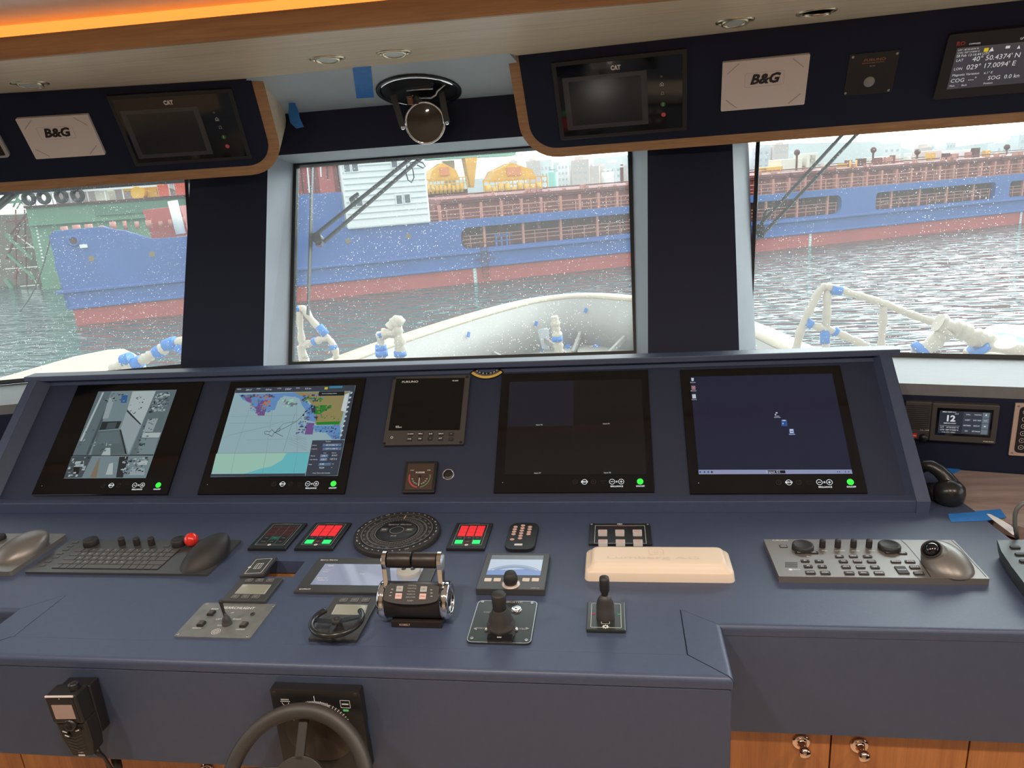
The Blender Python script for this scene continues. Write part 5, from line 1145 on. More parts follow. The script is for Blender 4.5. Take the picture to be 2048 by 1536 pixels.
# ---------------------------------------------------------------- searchlight head with its control
u, v = SP.uv(838, 182); a_ = SP.uv(752, 184); b_ = SP.uv(925, 174); R0 = abs(a_[0]-b_[0])/2*.98
t = thing('searchlight', 'black swivelling searchlight hanging on a yoke from the grey panel', 'searchlight', SP.mat(u, v))
YS = SP.pt(u, v).y
m = MB(); m.lathe([(R0, 0), (R0, .004), (R0*.97, .006), (R0*.93, .004), (R0*.90, .002), (.0001, .002)], 56); m.build('mounting_disc', [BLACK], t)
m = MB(); m.lathe([(R0*.92, .003), (R0*.90, .0065), (R0*.87, .003)], 56); m.build('metal_ring', [CHROME], t)
Mi = t.matrix_world.inverted()
def SL(px, py, dy=0.0): return Mi @ Frame((0, YS+dy, 0), (1, 0, 0), (0, 0, 1)).at(px, py)
Ay, Ax, Az = Mi.to_3x3() @ V(0, 1, 0), Mi.to_3x3() @ V(1, 0, 0), Mi.to_3x3() @ V(0, 0, 1)
lc = SL(850, 246, -.02); Rl = (SL(888, 246, -.02)-SL(812, 246, -.02)).length/2
ML = Matrix((Ax, Az, -Ay)).transposed().to_4x4() @ Matrix.Rotation(math.radians(6), 4, 'Y') @ Matrix.Rotation(math.radians(6), 4, 'X'); ML.translation = lc
m = MB(); m.lathe([(Rl*.35, -.075), (Rl*.85, -.055), (Rl*1.0, -.022), (Rl*1.0, -.016)], 44, 0, ML); m.build('lamp_body', [BLACK], t)
m = MB(); m.lathe([(Rl*1.01, -.028), (Rl*1.05, 0), (Rl*.97, .002), (Rl*.94, 0)], 44, 0, ML); m.build('lens_rim', [CHROME], t)
m = MB(); m.lathe([(Rl*.95, .0), (Rl*.6, .003), (.0001, .005)], 44, 0, ML); m.build('lens', [mat('dark_lens', (.03, .03, .028), .05, coat=.8)], t)
m = MB(); a = SL(831, 176); b = SL(838, 212, -.01); m.tube([a, a.lerp(b, .5), b], [.018, .017, .020], 18); m.build('column', [BLACK], t)
m = MB()
c0, c1 = SL(819, 192, -.02), SL(823, 210, -.02)
m.tube([c0.lerp(c1, k/48)+Ax*.009*math.cos(k*math.pi/4)+Ay*.009*math.sin(k*math.pi/4) for k in range(49)], .0018, 6); m.build('spring', [mat('copper_spring', (.5, .3, .22), .3, metal=1)], t)
for a, b in (((786, 190), (806, 255)), ((882, 182), (894, 245))):
    m = MB(); m.bar(SL(*a, -.015), SL(*b, -.02), .018, .004, up=Ay); m.build('yoke_arm', [BLACK], t)
    p = SL(*b, -.024); m = MB(); Mb = ML.copy(); Mb.translation = p; m.lathe([(.0065, -.002), (.0065, .004), (.004, .008), (.0001, .0085)], 14, 0, Mb); m.build('bolt', [CHROME], t)
m = MB(); m.tube([SL(813, 181, -.02), SL(866, 177, -.02)], .003, 8); m.build('crossbar', [STEEL], t)
m = MB(); m.tube([SL(898, 162, -.03), SL(874, 183, -.03), SL(872, 190, -.03), SL(862, 196, -.03), SL(838, 196, -.03)], .0028, 8); m.build('crank_rod', [STEEL], t)

# tapes above
def tape(label, Fm, pts, w=.0012, th=.0006, nx=6):
    m = MB(); q = [Fm.at(px, py, w) for px, py in pts]; n = Fm.n*th
    m.hexa([q[3], q[2], q[1], q[0]], [p-n for p in (q[3], q[2], q[1], q[0])])
    return tag(m.build('masking_tape', [TAPE], None), label, 'tape')
tape('piece of blue masking tape stuck to the grey overhead panel beside the searchlight', SP, [(705, 133), (742, 134), (748, 195), (713, 197)])
m = MB(); pts = [(578, 206), (590, 206), (597, 222), (600, 237), (608, 254), (593, 257), (581, 246), (577, 228)]
F2 = Frame(SP.at(584, 206), (1, 0, 0), (0, 0, 1)); q = [F2.uv(*p) for p in pts]
m.prism(q, 0, .0006, 0, M=F2.mat()); tag(m.build('masking_tape', [TAPE]), 'curled strip of blue masking tape dangling beside the left overhead console', 'tape')

# ================================================================ RIGHT WING
m = MB(); zw = DZ-.004
m.prism([(.78, 1.62), (1.05, 1.30), (1.30, 1.30), (2.3, 1.30), (2.3, 1.62), (pr[2].x, pr[2].y-.004), (.74, pr[3].y+(pr[2].y-pr[3].y)*(.74-pr[3].x)/(pr[2].x-pr[3].x)-.004), (.72, 1.75)], zw-.03, zw)
tag(m.build('wing_worktop', [WOODG]), 'grey-brown wood worktop right of the helm desk', 'worktop')
K8b = cr(1780, 760, 4.799)
root, w_, h_, L = device('radio', 'marine radio with lit channel 12 screen and speaker grille beside the console', 'radio', WR, [K8b(*p) for p in ((120, 208), (1055, 240), (1010, 602), (150, 572))], .016)
hs_ = L(*K8b(390, 400))[0]
m = MB(); m.prism([(-w_/2, -h_/2), (hs_, -h_/2), (hs_, h_/2), (-w_/2, h_/2)], 0, .016); m.build('speaker_housing', [FR], root, bevel=.0015)
for k in range(13):
    m = MB(); y = h_/2-.010-.0052*k; m.cb((-w_/2+hs_)/2, y, .0163, (hs_+w_/2)*.86, .0016, .0008); m.build('grille_slot', [BLACK], root)
m = MB(); m.prism([(hs_, -h_/2), (w_/2, -h_/2), (w_/2, h_/2), (hs_, h_/2)], 0, .020); m.build('display_housing', [FR], root, bevel=.002)
c2 = [L(*K8b(*p)) for p in ((447, 262), (990, 280), (965, 548), (432, 520))]; x0_ = (c2[0][0]+c2[3][0])/2; x1_ = (c2[1][0]+c2[2][0])/2; y1_ = (c2[0][1]+c2[1][1])/2; y0_ = (c2[2][1]+c2[3][1])/2
m = MB(); m.prism([(x0_, y0_), (x1_, y0_), (x1_, y1_), (x0_, y1_)], .0202, .0206); m.build('front_glass', [GLASSB], root)
VS = cols('radio_screen', [(48, 54, 64), (225, 228, 232), (66, 72, 84), (110, 122, 132), (70, 150, 120)])
sw, sh = x1_-x0_, y1_-y0_
def SX(f): return x0_+sw*f
def SY(f): return y0_+sh*f
m = MB(); m.prism([(SX(.05), SY(.08)), (SX(.96), SY(.08)), (SX(.96), SY(.90)), (SX(.05), SY(.90))], .0208, .0208, 0)
for r in range(4):
    for c in range(2): m.prism(rr(SX(.56+.17*c), SY(.80-.20*r), sw*.165, sh*.185, 0), .0209, .0209, 2); m.text((('CALL', 'WATCH'), ('ALERT', 'DSC TEST'), ('DISTRESS', 'REPLAY'), ('ESC', 'SETTINGS'))[r][c], SX(.56+.17*c), SY(.80-.20*r), .0211, .0040, 1, bold=.02)
    m.prism(rr(SX(.875), SY(.80-.20*r), sw*.12, sh*.185, 0), .0209, .0209, 3)
m.text('12', SX(.25), SY(.62), .0211, .022, 1, bold=.04); m.text('INT', SX(.36), SY(.80), .0211, .005, 1); m.text('SIMPLEX-PORT', SX(.25), SY(.45), .0211, .0042, 1, bold=.02); m.text('MMSI 538071611', SX(.22), SY(.86), .0211, .0042, 1, bold=.02)
m.text("LAT    40°50.4381' N", SX(.25), SY(.30), .0211, .0046, 1, bold=.01); m.text("LON  029°17.0083' E", SX(.25), SY(.21), .0211, .0046, 1, bold=.01); m.text('1316 UTC : GNSS', SX(.24), SY(.12), .0211, .004, 1)
m.text('DIM', SX(.875), SY(.6), .0211, .004, 1); m.prism([(SX(.85), SY(.20)), (SX(.87), SY(.16)), (SX(.91), SY(.25)), (SX(.87), SY(.18))], .0212, .0212, 4); m.prism([(SX(.86), SY(.78)), (SX(.89), SY(.78)), (SX(.89), SY(.81)), (SX(.875), SY(.85)), (SX(.86), SY(.81))], .0212, .0212, 1); m.cb(SX(.875), SY(.40), .0212, .004, .003, .0001, 1)
m.cb(SX(.25), SY(.36), .0211, sw*.36, .0004, .0001, 1); m.build('screen', VS, root)
p = L(*K8b(232, 530)); m = MB(); m.prism(rr(p[0], p[1], .011, .011, .002), .016, .019); m.text('SOS', p[0], p[1], .0192, .0045, 1, bold=.02); lab(m.build('distress_button', [mat('red_button', (.6, .03, .03), .35), WHITEP], root), 'red distress button')
p = L(*K8b(318, 550)); m = MB(); m.lathe([(.0095, .016), (.0085, .026), (.0001, .026)], 24, 0, Matrix.Translation((p[0], p[1], 0))); m.build('volume_knob', [BLACK], root)
m = MB(); p = L(*K8b(330, 480)); m.text('VOL  PWR', p[0], p[1], .0163, .0045, 0, bold=.02); p = L(*K8b(940, 587)); m.text('FURUNO', p[0], p[1], .0203, .0042, 0, sx=1.3, bold=.02); m.build('lettering', [WHITEP], root)
# copper coloured keypad plate
u0, v1 = WR.uv(*K8b(1200, 222), .006); u1b, v0 = WR.uv(*K8b(1145, 722), .006); w_, h_ = .10, v1-v0; u0 = (u0+u1b)/2
t = thing('keypad_plate', 'pale copper keypad plate with white ring buttons at the right picture edge', 'keypad', WR.mat(u0+w_/2, (v0+v1)/2))
plate(t, w_, h_, .006, mat('copper_plate', (.62, .47, .40), .35, metal=.4), r=.002, bev=.001)
m = MB(); m.prism(rr(0, 0, w_*.80, h_*.88, .010), .0061, .0066); m.build('keypad_field', [BLACK], t)
for r in range(6):
    for c in range(3):
        x = -w_*.27+w_*.27*c; y = h_*.34-h_*.135*r; m = MB(); m.ring(x, y, .0068, .0050, .0058, 0, 20); m.prism(circ(x, y, .0012, 8), .0067, .0068); m.build('ring_button', [WHITEP], t)
screws(t, [(-w_/2+.007, h_/2-.007), (-w_/2+.007, -h_/2+.007)], .006, .003)
# handset
p0 = hz(1898, 1014); Fh = Frame((0, p0.y+.02, DZ), (1, 0, 0), (0, 0, 1))
t = thing('telephone_handset', 'black telephone handset lying on the desk beside the console end', 'handset', Matrix.Translation((p0.x, p0.y+.02, DZ)))
def HP(px, py, dy=0): q = Frame((0, p0.y+.02+dy, DZ), (1, 0, 0), (0, 0, 1)).at(px, py); return q-V(p0.x, p0.y+.02, DZ)
m = MB(); pts = [HP(1832, 945, .06), HP(1846, 932, .05), HP(1862, 932, .04), HP(1878, 942, .03), HP(1893, 957, .02), HP(1903, 972, .01), HP(1904, 985, 0)]
sp_ = []
for i in range(len(pts)-1):
    for k in range(3): sp_.append(pts[i].lerp(pts[i+1], k/3))
sp_.append(pts[-1]); n_ = len(sp_)
m.tube(sp_, [.013+.009*(i/(n_-1))**2 for i in range(n_)], 16); m.build('handle', [mat('satin_black', (.016, .016, .016), .28)], t)
c = HP(1900, 990); zc_ = .028
m = MB(); m.lathe([(.024, -.026), (.031, -.018), (.0335, 0), (.031, .014), (.022, .024), (.008, .029), (.0001, .030)], 32, 0, Matrix.Translation((c.x-.002, 0, zc_))); m.build('earpiece', [bpy.data.materials['satin_black']], t)
m = MB(); a = HP(1868, 985, .03); m.lathe([(.022, -.022), (.024, -.01), (.020, .006), (.0001, .010)], 24, 0, Matrix.Translation((a.x, .03, .024))); m.build('cradle', [BLACK], t)
# intercom station at the right edge
top = [(1994, 1080), (2030, 1079), (2110, 1078), (2150, 1120), (2150, 1210), (2085, 1195), (2048, 1166), (2022, 1132), (2002, 1102)]
poly = [(DESK.at(*p, .032).x, DESK.at(*p, .032).y) for p in top]; cx_ = sum(p[0] for p in poly)/9; cy_ = sum(p[1] for p in poly)/9
t = thing('intercom_station', 'dark green-grey desk intercom with a cable, cut by the right picture edge', 'intercom', Matrix.Translation((cx_, cy_, DZ)))
pl = [(x-cx_, y-cy_) for x, y in poly]; area_ = sum(pl[i][0]*pl[(i+1) % 9][1]-pl[(i+1) % 9][0]*pl[i][1] for i in range(9))
if area_ < 0: pl = pl[::-1]
def sc2(f): return [(x*f, y*f) for x, y in pl]
m = loft([(sc2(.86), 0), (sc2(.93), .010), (sc2(.99), .026), (sc2(1.0), .030), (sc2(.99), .032)]); o = m.build('housing', [mat('green_grey_plastic', (.045, .055, .055), .4)], t)
for p in ((1965, 205), (2003, 257), (2036, 308)):
    q = DESK.at(*KA4(*p), .033); m = MB(); m.prism(rr(q.x-cx_+.004, q.y-cy_, .017, .008, .001), .031, .035); m.build('button', [BLACKM], t, bevel=.0006)
m = MB(); q0 = DESK.at(2036, 1078, .03)-V(cx_, cy_, DZ); Fq = Frame((0, q0.y+cy_+.01, DZ), (1, 0, 0), (0, 0, 1)); pts = [Fq.at(*p)-V(cx_, cy_, DZ) for p in ((2034, 1076), (2030, 1050), (2030, 1030), (2034, 1017), (2044, 1008), (2062, 1004), (2090, 1008), (2120, 1040))]
m.tube(pts, .0042, 10); m.build('cable', [mat('grey_cable', (.12, .13, .13), .35)], t)
# tapes and torn paper on the wing
m = MB(); Wd = Frame((0, 0, DZ+.0008), (1, 0, 0), (0, 1, 0))
def ftape(label, pts, w=0.0, mt=TAPE, nm='masking_tape', cat='tape'):
    m = MB(); q = [(Wd.at(*K8b(*p)).x, Wd.at(*K8b(*p)).y) for p in pts]
    if sum(q[i][0]*q[(i+1) % len(q)][1]-q[(i+1) % len(q)][0]*q[i][1] for i in range(len(q))) < 0: q = q[::-1]
    m.prism(q, DZ+w, DZ+w+.0006); return tag(m.build(nm, [mt]), label, cat)
ftape('long strip of blue masking tape on the desk edge in front of the handset', [(555, 1285), (815, 1268), (825, 1258), (1060, 1238), (1118, 1318), (920, 1350), (585, 1362)], .0003)
ftape('scrap of blue masking tape on the worktop behind the handset', [(510, 815), (600, 822), (685, 850), (600, 890), (560, 870)], -.0035)
ftape('blue masking tape along the foot of the right wall panel', [(1015, 812), (1400, 808), (1400, 885), (1120, 872), (945, 856)], -.0035)
ftape('torn pale paper edge on the wing worktop near the intercom cable', [(925, 1288), (960, 1290), (1060, 1340), (1160, 1400), (1235, 1480), (1180, 1490), (1060, 1400), (980, 1340)], .0012, WHITEP, 'torn_paper', 'paper')

# ================================================================ FRONT FACE OF THE DESK
KA5 = cr(0, 1300, 4.096); KA6 = cr(420, 1340, 5.389); KA7 = cr(1300, 1180, 2.738)
# rudder control panel and steering wheel
a = FRONT.uv(538.8, 1377, .018); b = FRONT.uv(718.8, 1384, .018); w_ = b[0]-a[0]; h_ = w_*1.02; uc = (a[0]+b[0])/2; vtop = (a[1]+b[1])/2
t = thing('rudder_controller', 'black rudder control panel with a printed degree dial behind the steering wheel', 'control panel', FRONT.mat(uc, vtop-h_/2))
def LF(px, py): q = FRONT.uv(px, py, .018); return q[0]-uc, q[1]-(vtop-h_/2)
plate(t, w_, h_, .018, BLACK, r=.004, bev=.002)
screws(t, [LF(*KA6(692, 246)), LF(*KA6(1565, 268))], .018, .004, BLACKM)
tp = LF(*KA6(1128, 338)); e2 = LF(*KA6(1500, 545)); 
dx_ = e2[0]-tp[0]; dy_ = tp[1]-e2[1]; Rd = (dx_*dx_+dy_*dy_)/(2*dy_); cd_ = (tp[0], tp[1]-Rd)
m = MB(); m.prism(circ(cd_[0], cd_[1], Rd, 72), .0181, .0195); m.build('dial', [mat('brown_black_dial', (.055, .040, .032), .4)], t)
m = MB()
for k in range(-24, 25):
    if abs(k) > 8 and k % 2: continue
    ang = math.radians(90-k*2.6); l = .013 if k % 4 == 0 else .009
    M = Matrix.Translation((cd_[0], cd_[1], 0)) @ Matrix.Rotation(ang-math.pi/2, 4, 'Z'); m.cb(0, Rd-l/2, .0199, .0014, l*1.35, .0004, 0, M)
for k in range(-40, 41): M = Matrix.Translation((cd_[0], cd_[1], 0)) @ Matrix.Rotation(math.radians(k*.65), 4, 'Z'); m.cb(0, Rd-.003, .0199, .0005, .006, .0004, 0, M)
for k, st in ((8, '10'), (16, '20'), (24, '30'), (-8, '10'), (-16, '20')): ang = math.radians(90-k*2.2); m.text(st, cd_[0]+(Rd-.020)*math.cos(ang), cd_[1]+(Rd-.020)*math.sin(ang), .0199, .0085, 0, rot=ang-math.pi/2, bold=.01)
m.build('degree_scale', [WHITEP], t)
m = MB(); m.cb(tp[0], tp[1]+.006, .0182, .0012, .010, .0006); m.build('index_mark', [WHITEP], t)
p = LF(*KA6(810, 338)); m = MB(); m.ring(p[0], p[1]-.002, .0183, .0055, .0066, 0, 20, 180, 360); m.cb(p[0], p[1], .0183, .018, .0009, .0002)
for k in range(5): m.ring(p[0]-.006+.003*k, p[1]+.004, .0183, .0008, .0016, 0, 8)
m.build('wheel_emblem', [WHITEP], t)
p = LF(*KA6(1457, 368)); m = MB(); m.prism(rr(p[0], p[1], .018, .016, .0015), .0181, .0183, 0, holes=[rr(p[0], p[1], .0165, .0145, .001)]); m.cb(p[0], p[1], .0184, .012, .0022, .0003); m.build('command_key', [WHITEP], t)
p = LF(*KA6(1465, 434)); m = MB(); m.prism(rr(p[0], p[1], .0105, .0042, .002), .0181, .0186); m.build('green_lamp', [emi('soft_green', (.06, .35, .08), .8)], t)
# wheel
ysw = yFo-.105; ct = Frame((0, ysw, DZ), (1, 0, 0), (0, 0, 1)).at(592, 1582); Rs = .5*(146*2)*(ct-CAM).length/F*1.0*.93
nrm = V(0.0, -.80, .60).normalized(); uu = V(1, 0, 0); vv_ = nrm.cross(uu)
MW = Matrix((uu, vv_, nrm)).transposed().to_4x4(); MW.translation = ct
t = thing('helm_wheel', 'small black moulded steering wheel with a solid hub in front of the desk', 'steering wheel', MW)
WHM = mat('soft_touch_black', (.040, .036, .033), .5)
N = 64; prof = [(.0135*math.cos(2*math.pi*k/14), .011*math.sin(2*math.pi*k/14)) for k in range(14)]
m = MB(); vs = []
for i in range(N):
    q = 2*math.pi*i/N
    for r, z in prof: vs.append(((Rs-.0125+r)*math.cos(q), (Rs-.0125+r)*math.sin(q), z))
m.add(vs, [(i*14+k, ((i+1) % N)*14+k, ((i+1) % N)*14+(k+1) % 14, i*14+(k+1) % 14) for i in range(N) for k in range(14)], 0, True); m.build('rim', [WHM], t)
ri = Rs-.022
hubp = [(ri*math.cos(math.radians(a)), ri*math.sin(math.radians(a))) for a in range(-155, -24, 10)]
def arc(r, a0, a1, st): return [(r*math.cos(math.radians(a)), r*math.sin(math.radians(a))) for a in range(a0, a1, st)]
m = MB(); m.prism([(ri*math.cos(math.radians(-12)), ri*math.sin(math.radians(-12))), (ri*math.cos(math.radians(14)), ri*math.sin(math.radians(14)))]+arc(.052, 40, 141, 10)+[(ri*math.cos(math.radians(166)), ri*math.sin(math.radians(166))), (ri*math.cos(math.radians(192)), ri*math.sin(math.radians(192)))]+arc(.050, 230, 311, 10), -.016, -.006); m.build('hub_plate', [WHM], t, bevel=.003)
m = MB(); m.box(-.012, .004, .045, ri+.002, -.014, -.006); m.build('spoke', [WHM], t, bevel=.001)
m = MB(); m.lathe([(.026, -.007), (.026, -.002), (.024, 0), (.0001, .001)], 36); m.build('hub_cap', [mat('hub_cap_black', (.03, .025, .023), .4)], t)
m = MB(); m.cyl(0, 0, -.085, .020, .072, 0, 24, .034); m.build('shaft_boss', [mat('boss_grey', (.055, .052, .050), .45)], t)
# blue tape end sticking out beside the panel
m = MB(); q = [FRONT.at(*KA6(*p), .003) for p in ((1650, 375), (1668, 385), (1700, 560), (1722, 710), (1712, 790), (1700, 690), (1678, 560))]
qq = [FRONT.uv(*KA6(*p), .003) for p in ((1650, 375), (1712, 790), (1722, 710), (1700, 560), (1668, 385))]
m.prism([FRONT.uv(*KA6(*p), .003) for p in ((1650, 375), (1678, 560), (1700, 690), (1712, 790), (1722, 710), (1700, 560), (1668, 385))], .002, .0028, 0, M=FRONT.mat()); tag(m.build('masking_tape', [TAPE]), 'thin sliver of blue masking tape beside the rudder control panel', 'tape')

# hand-held remote in its holder
u0, v0 = FRONT.uv(*KA5(560, 760), .035)
ul, vl = FRONT.uv(*KA5(350, 380), .06); ur, _ = FRONT.uv(*KA5(520, 380), .06)
t = thing('handheld_microphone', 'black handheld radio microphone in a holder on the front of the desk', 'microphone', FRONT.mat((ul+ur)/2+.012, vl-.055) @ Matrix.Rotation(math.radians(3), 4, 'Z'))
HB = mat('handset_black', (.016, .015, .014), .42, bump=.1, bscale=900)
bw_ = .062
def taper(w0, w1, y0, y1, z0, z1, r=.006): return [(-w0/2, y0), (w0/2, y0), (w1/2, y1), (-w1/2, y1)]
m = MB(); m.prism([(-.028, -.055), (.028, -.055), (.034, .050), (-.028, .050)], 0, .026); m.build('holder', [BLACK], t, bevel=.003)
m = MB(); m.prism([(-bw_/2, -.005), (bw_/2, -.005), (bw_/2, .055), (-bw_/2, .055)], .024, .058); m.build('head', [HB], t, bevel=.004)
m = MB(); m.prism([(-bw_/2+.011, -.080), (bw_/2-.008, -.080), (bw_/2-.002, -.052), (bw_/2, -.003), (-bw_/2, -.003), (-bw_/2+.002, -.045)], .022, .055); m.build('grip', [HB], t, bevel=.005)
m = MB(); m.prism(rr(0, .025, bw_*.86, .050, .003), .0575, .0588); m.build('front_glass', [BLACK], t)
m = MB(); m.prism(rr(0, .022, bw_*.66, .030, .001), .0588, .0592); m.build('screen', [mat('pinkish_lcd', (.42, .30, .27), .25)], t)
m = MB(); m.ring(0, .050, .0592, 0, .001); m.cb(0, .054, .058, bw_*.9, .003, .002, 0); m.build('top_strip', [PINKW], t)
m = MB(); m.lathe([(.0115, .055), (.0110, .062), (.007, .0635), (.0065, .0615), (.0001, .0615)], 24, 0, Matrix.Translation((.004, -.006, 0))); m.build('navigation_button', [BLACK], t)
for x, y, rz in ((-.013, -.022, -.35), (.014, -.019, .35), (-.011, -.031, -.4)):
    m = MB(); M = Matrix.Translation((x, y, .0565)) @ Matrix.Rotation(rz, 4, 'Z'); m.cb(0, 0, 0, .014, .006, .003, 0, M); m.cb(0, .0, .0018, .008, .002, .0006, 1, M); m.build('key', [BLACK, PINKW], t)
for k in range(5):
    y = -.036-.007*k; m = MB(); m.bar((-.016, y+.004, .0556), (0, y-.002, .0556), .001, .001); m.bar((0, y-.002, .0556), (.017, y+.005, .0556), .001, .001); m.build('grip_groove', [mat('groove_brown', (.06, .045, .04), .5) if 'groove_brown' not in bpy.data.materials else bpy.data.materials['groove_brown']], t)
m = MB(); m.cb(.003, -.076, .0558, .013, .0025, .0006); m.text('ICOM', .003, -.070, .0556, .004); m.build('maker_lettering', [PINKW], t)
m = MB(); m.lathe([(.009, 0), (.009, .012), (.006, .014), (.0001, .014)], 18, 0, Matrix.Translation((.018, .055, .040)) @ Matrix.Rotation(-math.pi/2, 4, 'X')); m.build('volume_knob', [BLACK], t, bevel=.001)
m = MB(); m.tube([(.016, -.078, .038), (.018, -.092, .036), (.020, -.105, .03), (.022, -.16, .02), (.022, -.3, .01)], [.0065, .0055, .0035, .003, .003], 10); m.build('cord', [BLACK], t)
# second plug under the desk edge
q = FRONT.at(232, 1519, -.02); t = thing('cable_plug', 'black cable plug hanging below the desk front, right of the microphone', 'cable', Matrix.Translation((q.x, q.y, q.z)))
m = MB(); m.tube([(0, 0, .01), (0, 0, -.02), (.002, 0, -.035), (.004, 0, -.25)], [.009, .008, .0035, .003], 12); m.build('plug', [BLACK], t)

# cabinets below
yc2 = yWo+.022; CF = Frame((0, yc2, 0), (1, 0, 0), (0, 0, 1))
sx1 = CF.at(1661, 1500).x; sx2 = CF.at(1936, 1510).x; sl1 = CF.at(46, 1525).x; sl2 = CF.at(212, 1525).x; k3 = CF.at(415, 1534)
def cabinet(label, x0, x1, ztop, doors, knobs):
    t = thing('cabinet', label, 'cabinet', Matrix.Translation(((x0+x1)/2, yc2+.25, 0)), 'wooden cabinets under the desk')
    c = (x0+x1)/2
    m = MB(); m.box(x0-c+.001, x1-c-.001, -.228, .20, 0.06, ztop-.001); m.build('body', [WOODC], t)
    for a, b in doors:
        m = MB(); m.box(a-c+.0015, b-c-.0015, -.25, -.230, .08, ztop-.002); d = m.build('door', [WOODC], t, bevel=.0008)
        for kx, kz in knobs:
            if a < kx < b:
                M = Matrix.Translation((kx-c, -.2505, kz)) @ Matrix.Rotation(math.pi/2, 4, 'X'); m = MB()
                m.lathe([(.017, 0), (.0165, .003), (.013, .005), (.0095, .0045), (.0075, .010), (.0065, .018), (.010, .022), (.0115, .028), (.009, .034), (.0001, .036)], 28, 0, M); m.build('knob', [mat('polished_copper', (.80, .60, .50), .1, metal=1) if 'polished_copper' not in bpy.data.materials else bpy.data.materials['polished_copper']], d)
kA = CF.at(1602, 1483); kB = CF.at(1718, 1490)
cabinet('cherry cabinet under the right wing with two copper knobs', xRo+.002, sx2, DZ-.05, [(xRo+.002, sx1), (sx1, sx2)], [(kA.x, kA.z), (kB.x, kB.z)])
cabinet('cherry cabinet at the far right under the wing, no knob in view', sx2, 1.72, DZ-.05, [(sx2, 1.72)], [])
cabinet('cherry cabinet at the far left under the desk, below the microphone', -1.95, sl1, DZ-.05, [(-1.95, sl1)], [])
cabinet('narrow cherry cabinet below the microphone cord', sl1, sl2-.001, DZ-.05, [(sl1, sl2-.001)], [])
cabinet('cherry cabinet behind the steering wheel', sl2, xRo, DZ-.05, [(sl2, (sl2+xRo)/2), ((sl2+xRo)/2, xRo)], [(k3.x, k3.z-.006)])

# ================================================================ WIPERS (outside the glass)
WB = mat('wiper_black', (.012, .016, .016), .45)
def wiper(label, Fm, blade, arms, pivot):
    t = thing('window_wiper', label, 'wiper', Fm.mat())
    def A(p, w=-.03): u, v = Fm.uv(*p, w); return V(u, v, w)
    m = MB(); m.bar(A(blade[0]), A(blade[1]), .004, .016, up=(0, 0, 1)); m.build('blade', [WB], t)
    if len(blade) > 2: m = MB(); m.tube([A(blade[0], -.045), A(blade[2], -.055), A(blade[1], -.04)], .003, 8); m.build('blade_holder', [WB], t)
    for a, b in arms: m = MB(); m.bar(A(a, -.06), A(b, -.08), .0085, .012, up=(0, 0, 1)); m.build('arm', [WB], t)
    m = MB(); p = A(pivot, -.06); m.cyl(p.x, p.y, p.z-.01, .017, .03, 0, 16); m.cb(p.x+.005, p.y-.01, p.z, .02, .03, .02); m.build('pivot_block', [WB], t)
    return t, A
t, A = wiper('wiper with double arm outside the centre window', GC, [(625, 322), (616, 630), (624, 480)], [((633, 468), (826, 313)), ((647, 484), (842, 316)), ((700, 400), (716, 388))], (636, 478))
m = MB(); m.tube([A(p, -.07) for p in ((814, 330), (812, 345), (816, 360), (823, 365), (828, 355), (826, 340), (820, 326), (834, 322), (846, 326), (851, 333), (846, 336), (834, 330))], .0022, 6); m.build('washer_hose', [WB], t)
wiper('wiper with double arm outside the right window', GR, [(1516, 275), (1511, 465), (1514, 400)], [((1518, 452), (1686, 268)), ((1528, 466), (1716, 266)), ((1524, 450), (1533, 420))], (1519, 462))
wiper('wiper seen as dark curved arms at the left edge of the left window', GL, [(-60, 440), (-10, 400)], [((-20, 420), (32, 376)), ((-20, 432), (48, 374))], (-40, 440))
# ================================================================ OUTSIDE
ZWAT = CAM.z-9.0
def water_mat():
    m = bpy.data.materials.new('harbour_water'); m.use_nodes = True; n = m.node_tree; b = n.nodes['Principled BSDF']
    b.inputs['Base Color'].default_value = (0.022, 0.070, 0.072, 1); b.inputs['Roughness'].default_value = 0.03; b.inputs['IOR'].default_value = 1.33
    t = n.nodes.new('ShaderNodeTexCoord'); mp = n.nodes.new('ShaderNodeMapping'); mp.inputs['Scale'].default_value = (0.40, 1.0, 1); mp.inputs['Rotation'].default_value = (0, 0, math.radians(-8))
    a = n.nodes.new('ShaderNodeTexNoise'); a.inputs['Scale'].default_value = 1.1; a.inputs['Detail'].default_value = 1.5; a.inputs['Roughness'].default_value = .5
    bp = n.nodes.new('ShaderNodeBump'); bp.inputs['Strength'].default_value = 1.0; bp.inputs['Distance'].default_value = 0.9
    n.links.new(t.outputs['Object'], mp.inputs[0]); n.links.new(mp.outputs[0], a.inputs[0]); n.links.new(a.outputs[0], bp.inputs['Height']); n.links.new(bp.outputs[0], b.inputs['Normal'])
    return m
m = MB(); m.quad([(-900, -60, ZWAT), (1200, -60, ZWAT), (1200, 1500, ZWAT), (-900, 1500, ZWAT)]); o = m.build('harbour_water', [water_mat()]); tag(o, 'dark green harbour water with bright ripples on the right', 'water', kind='stuff')

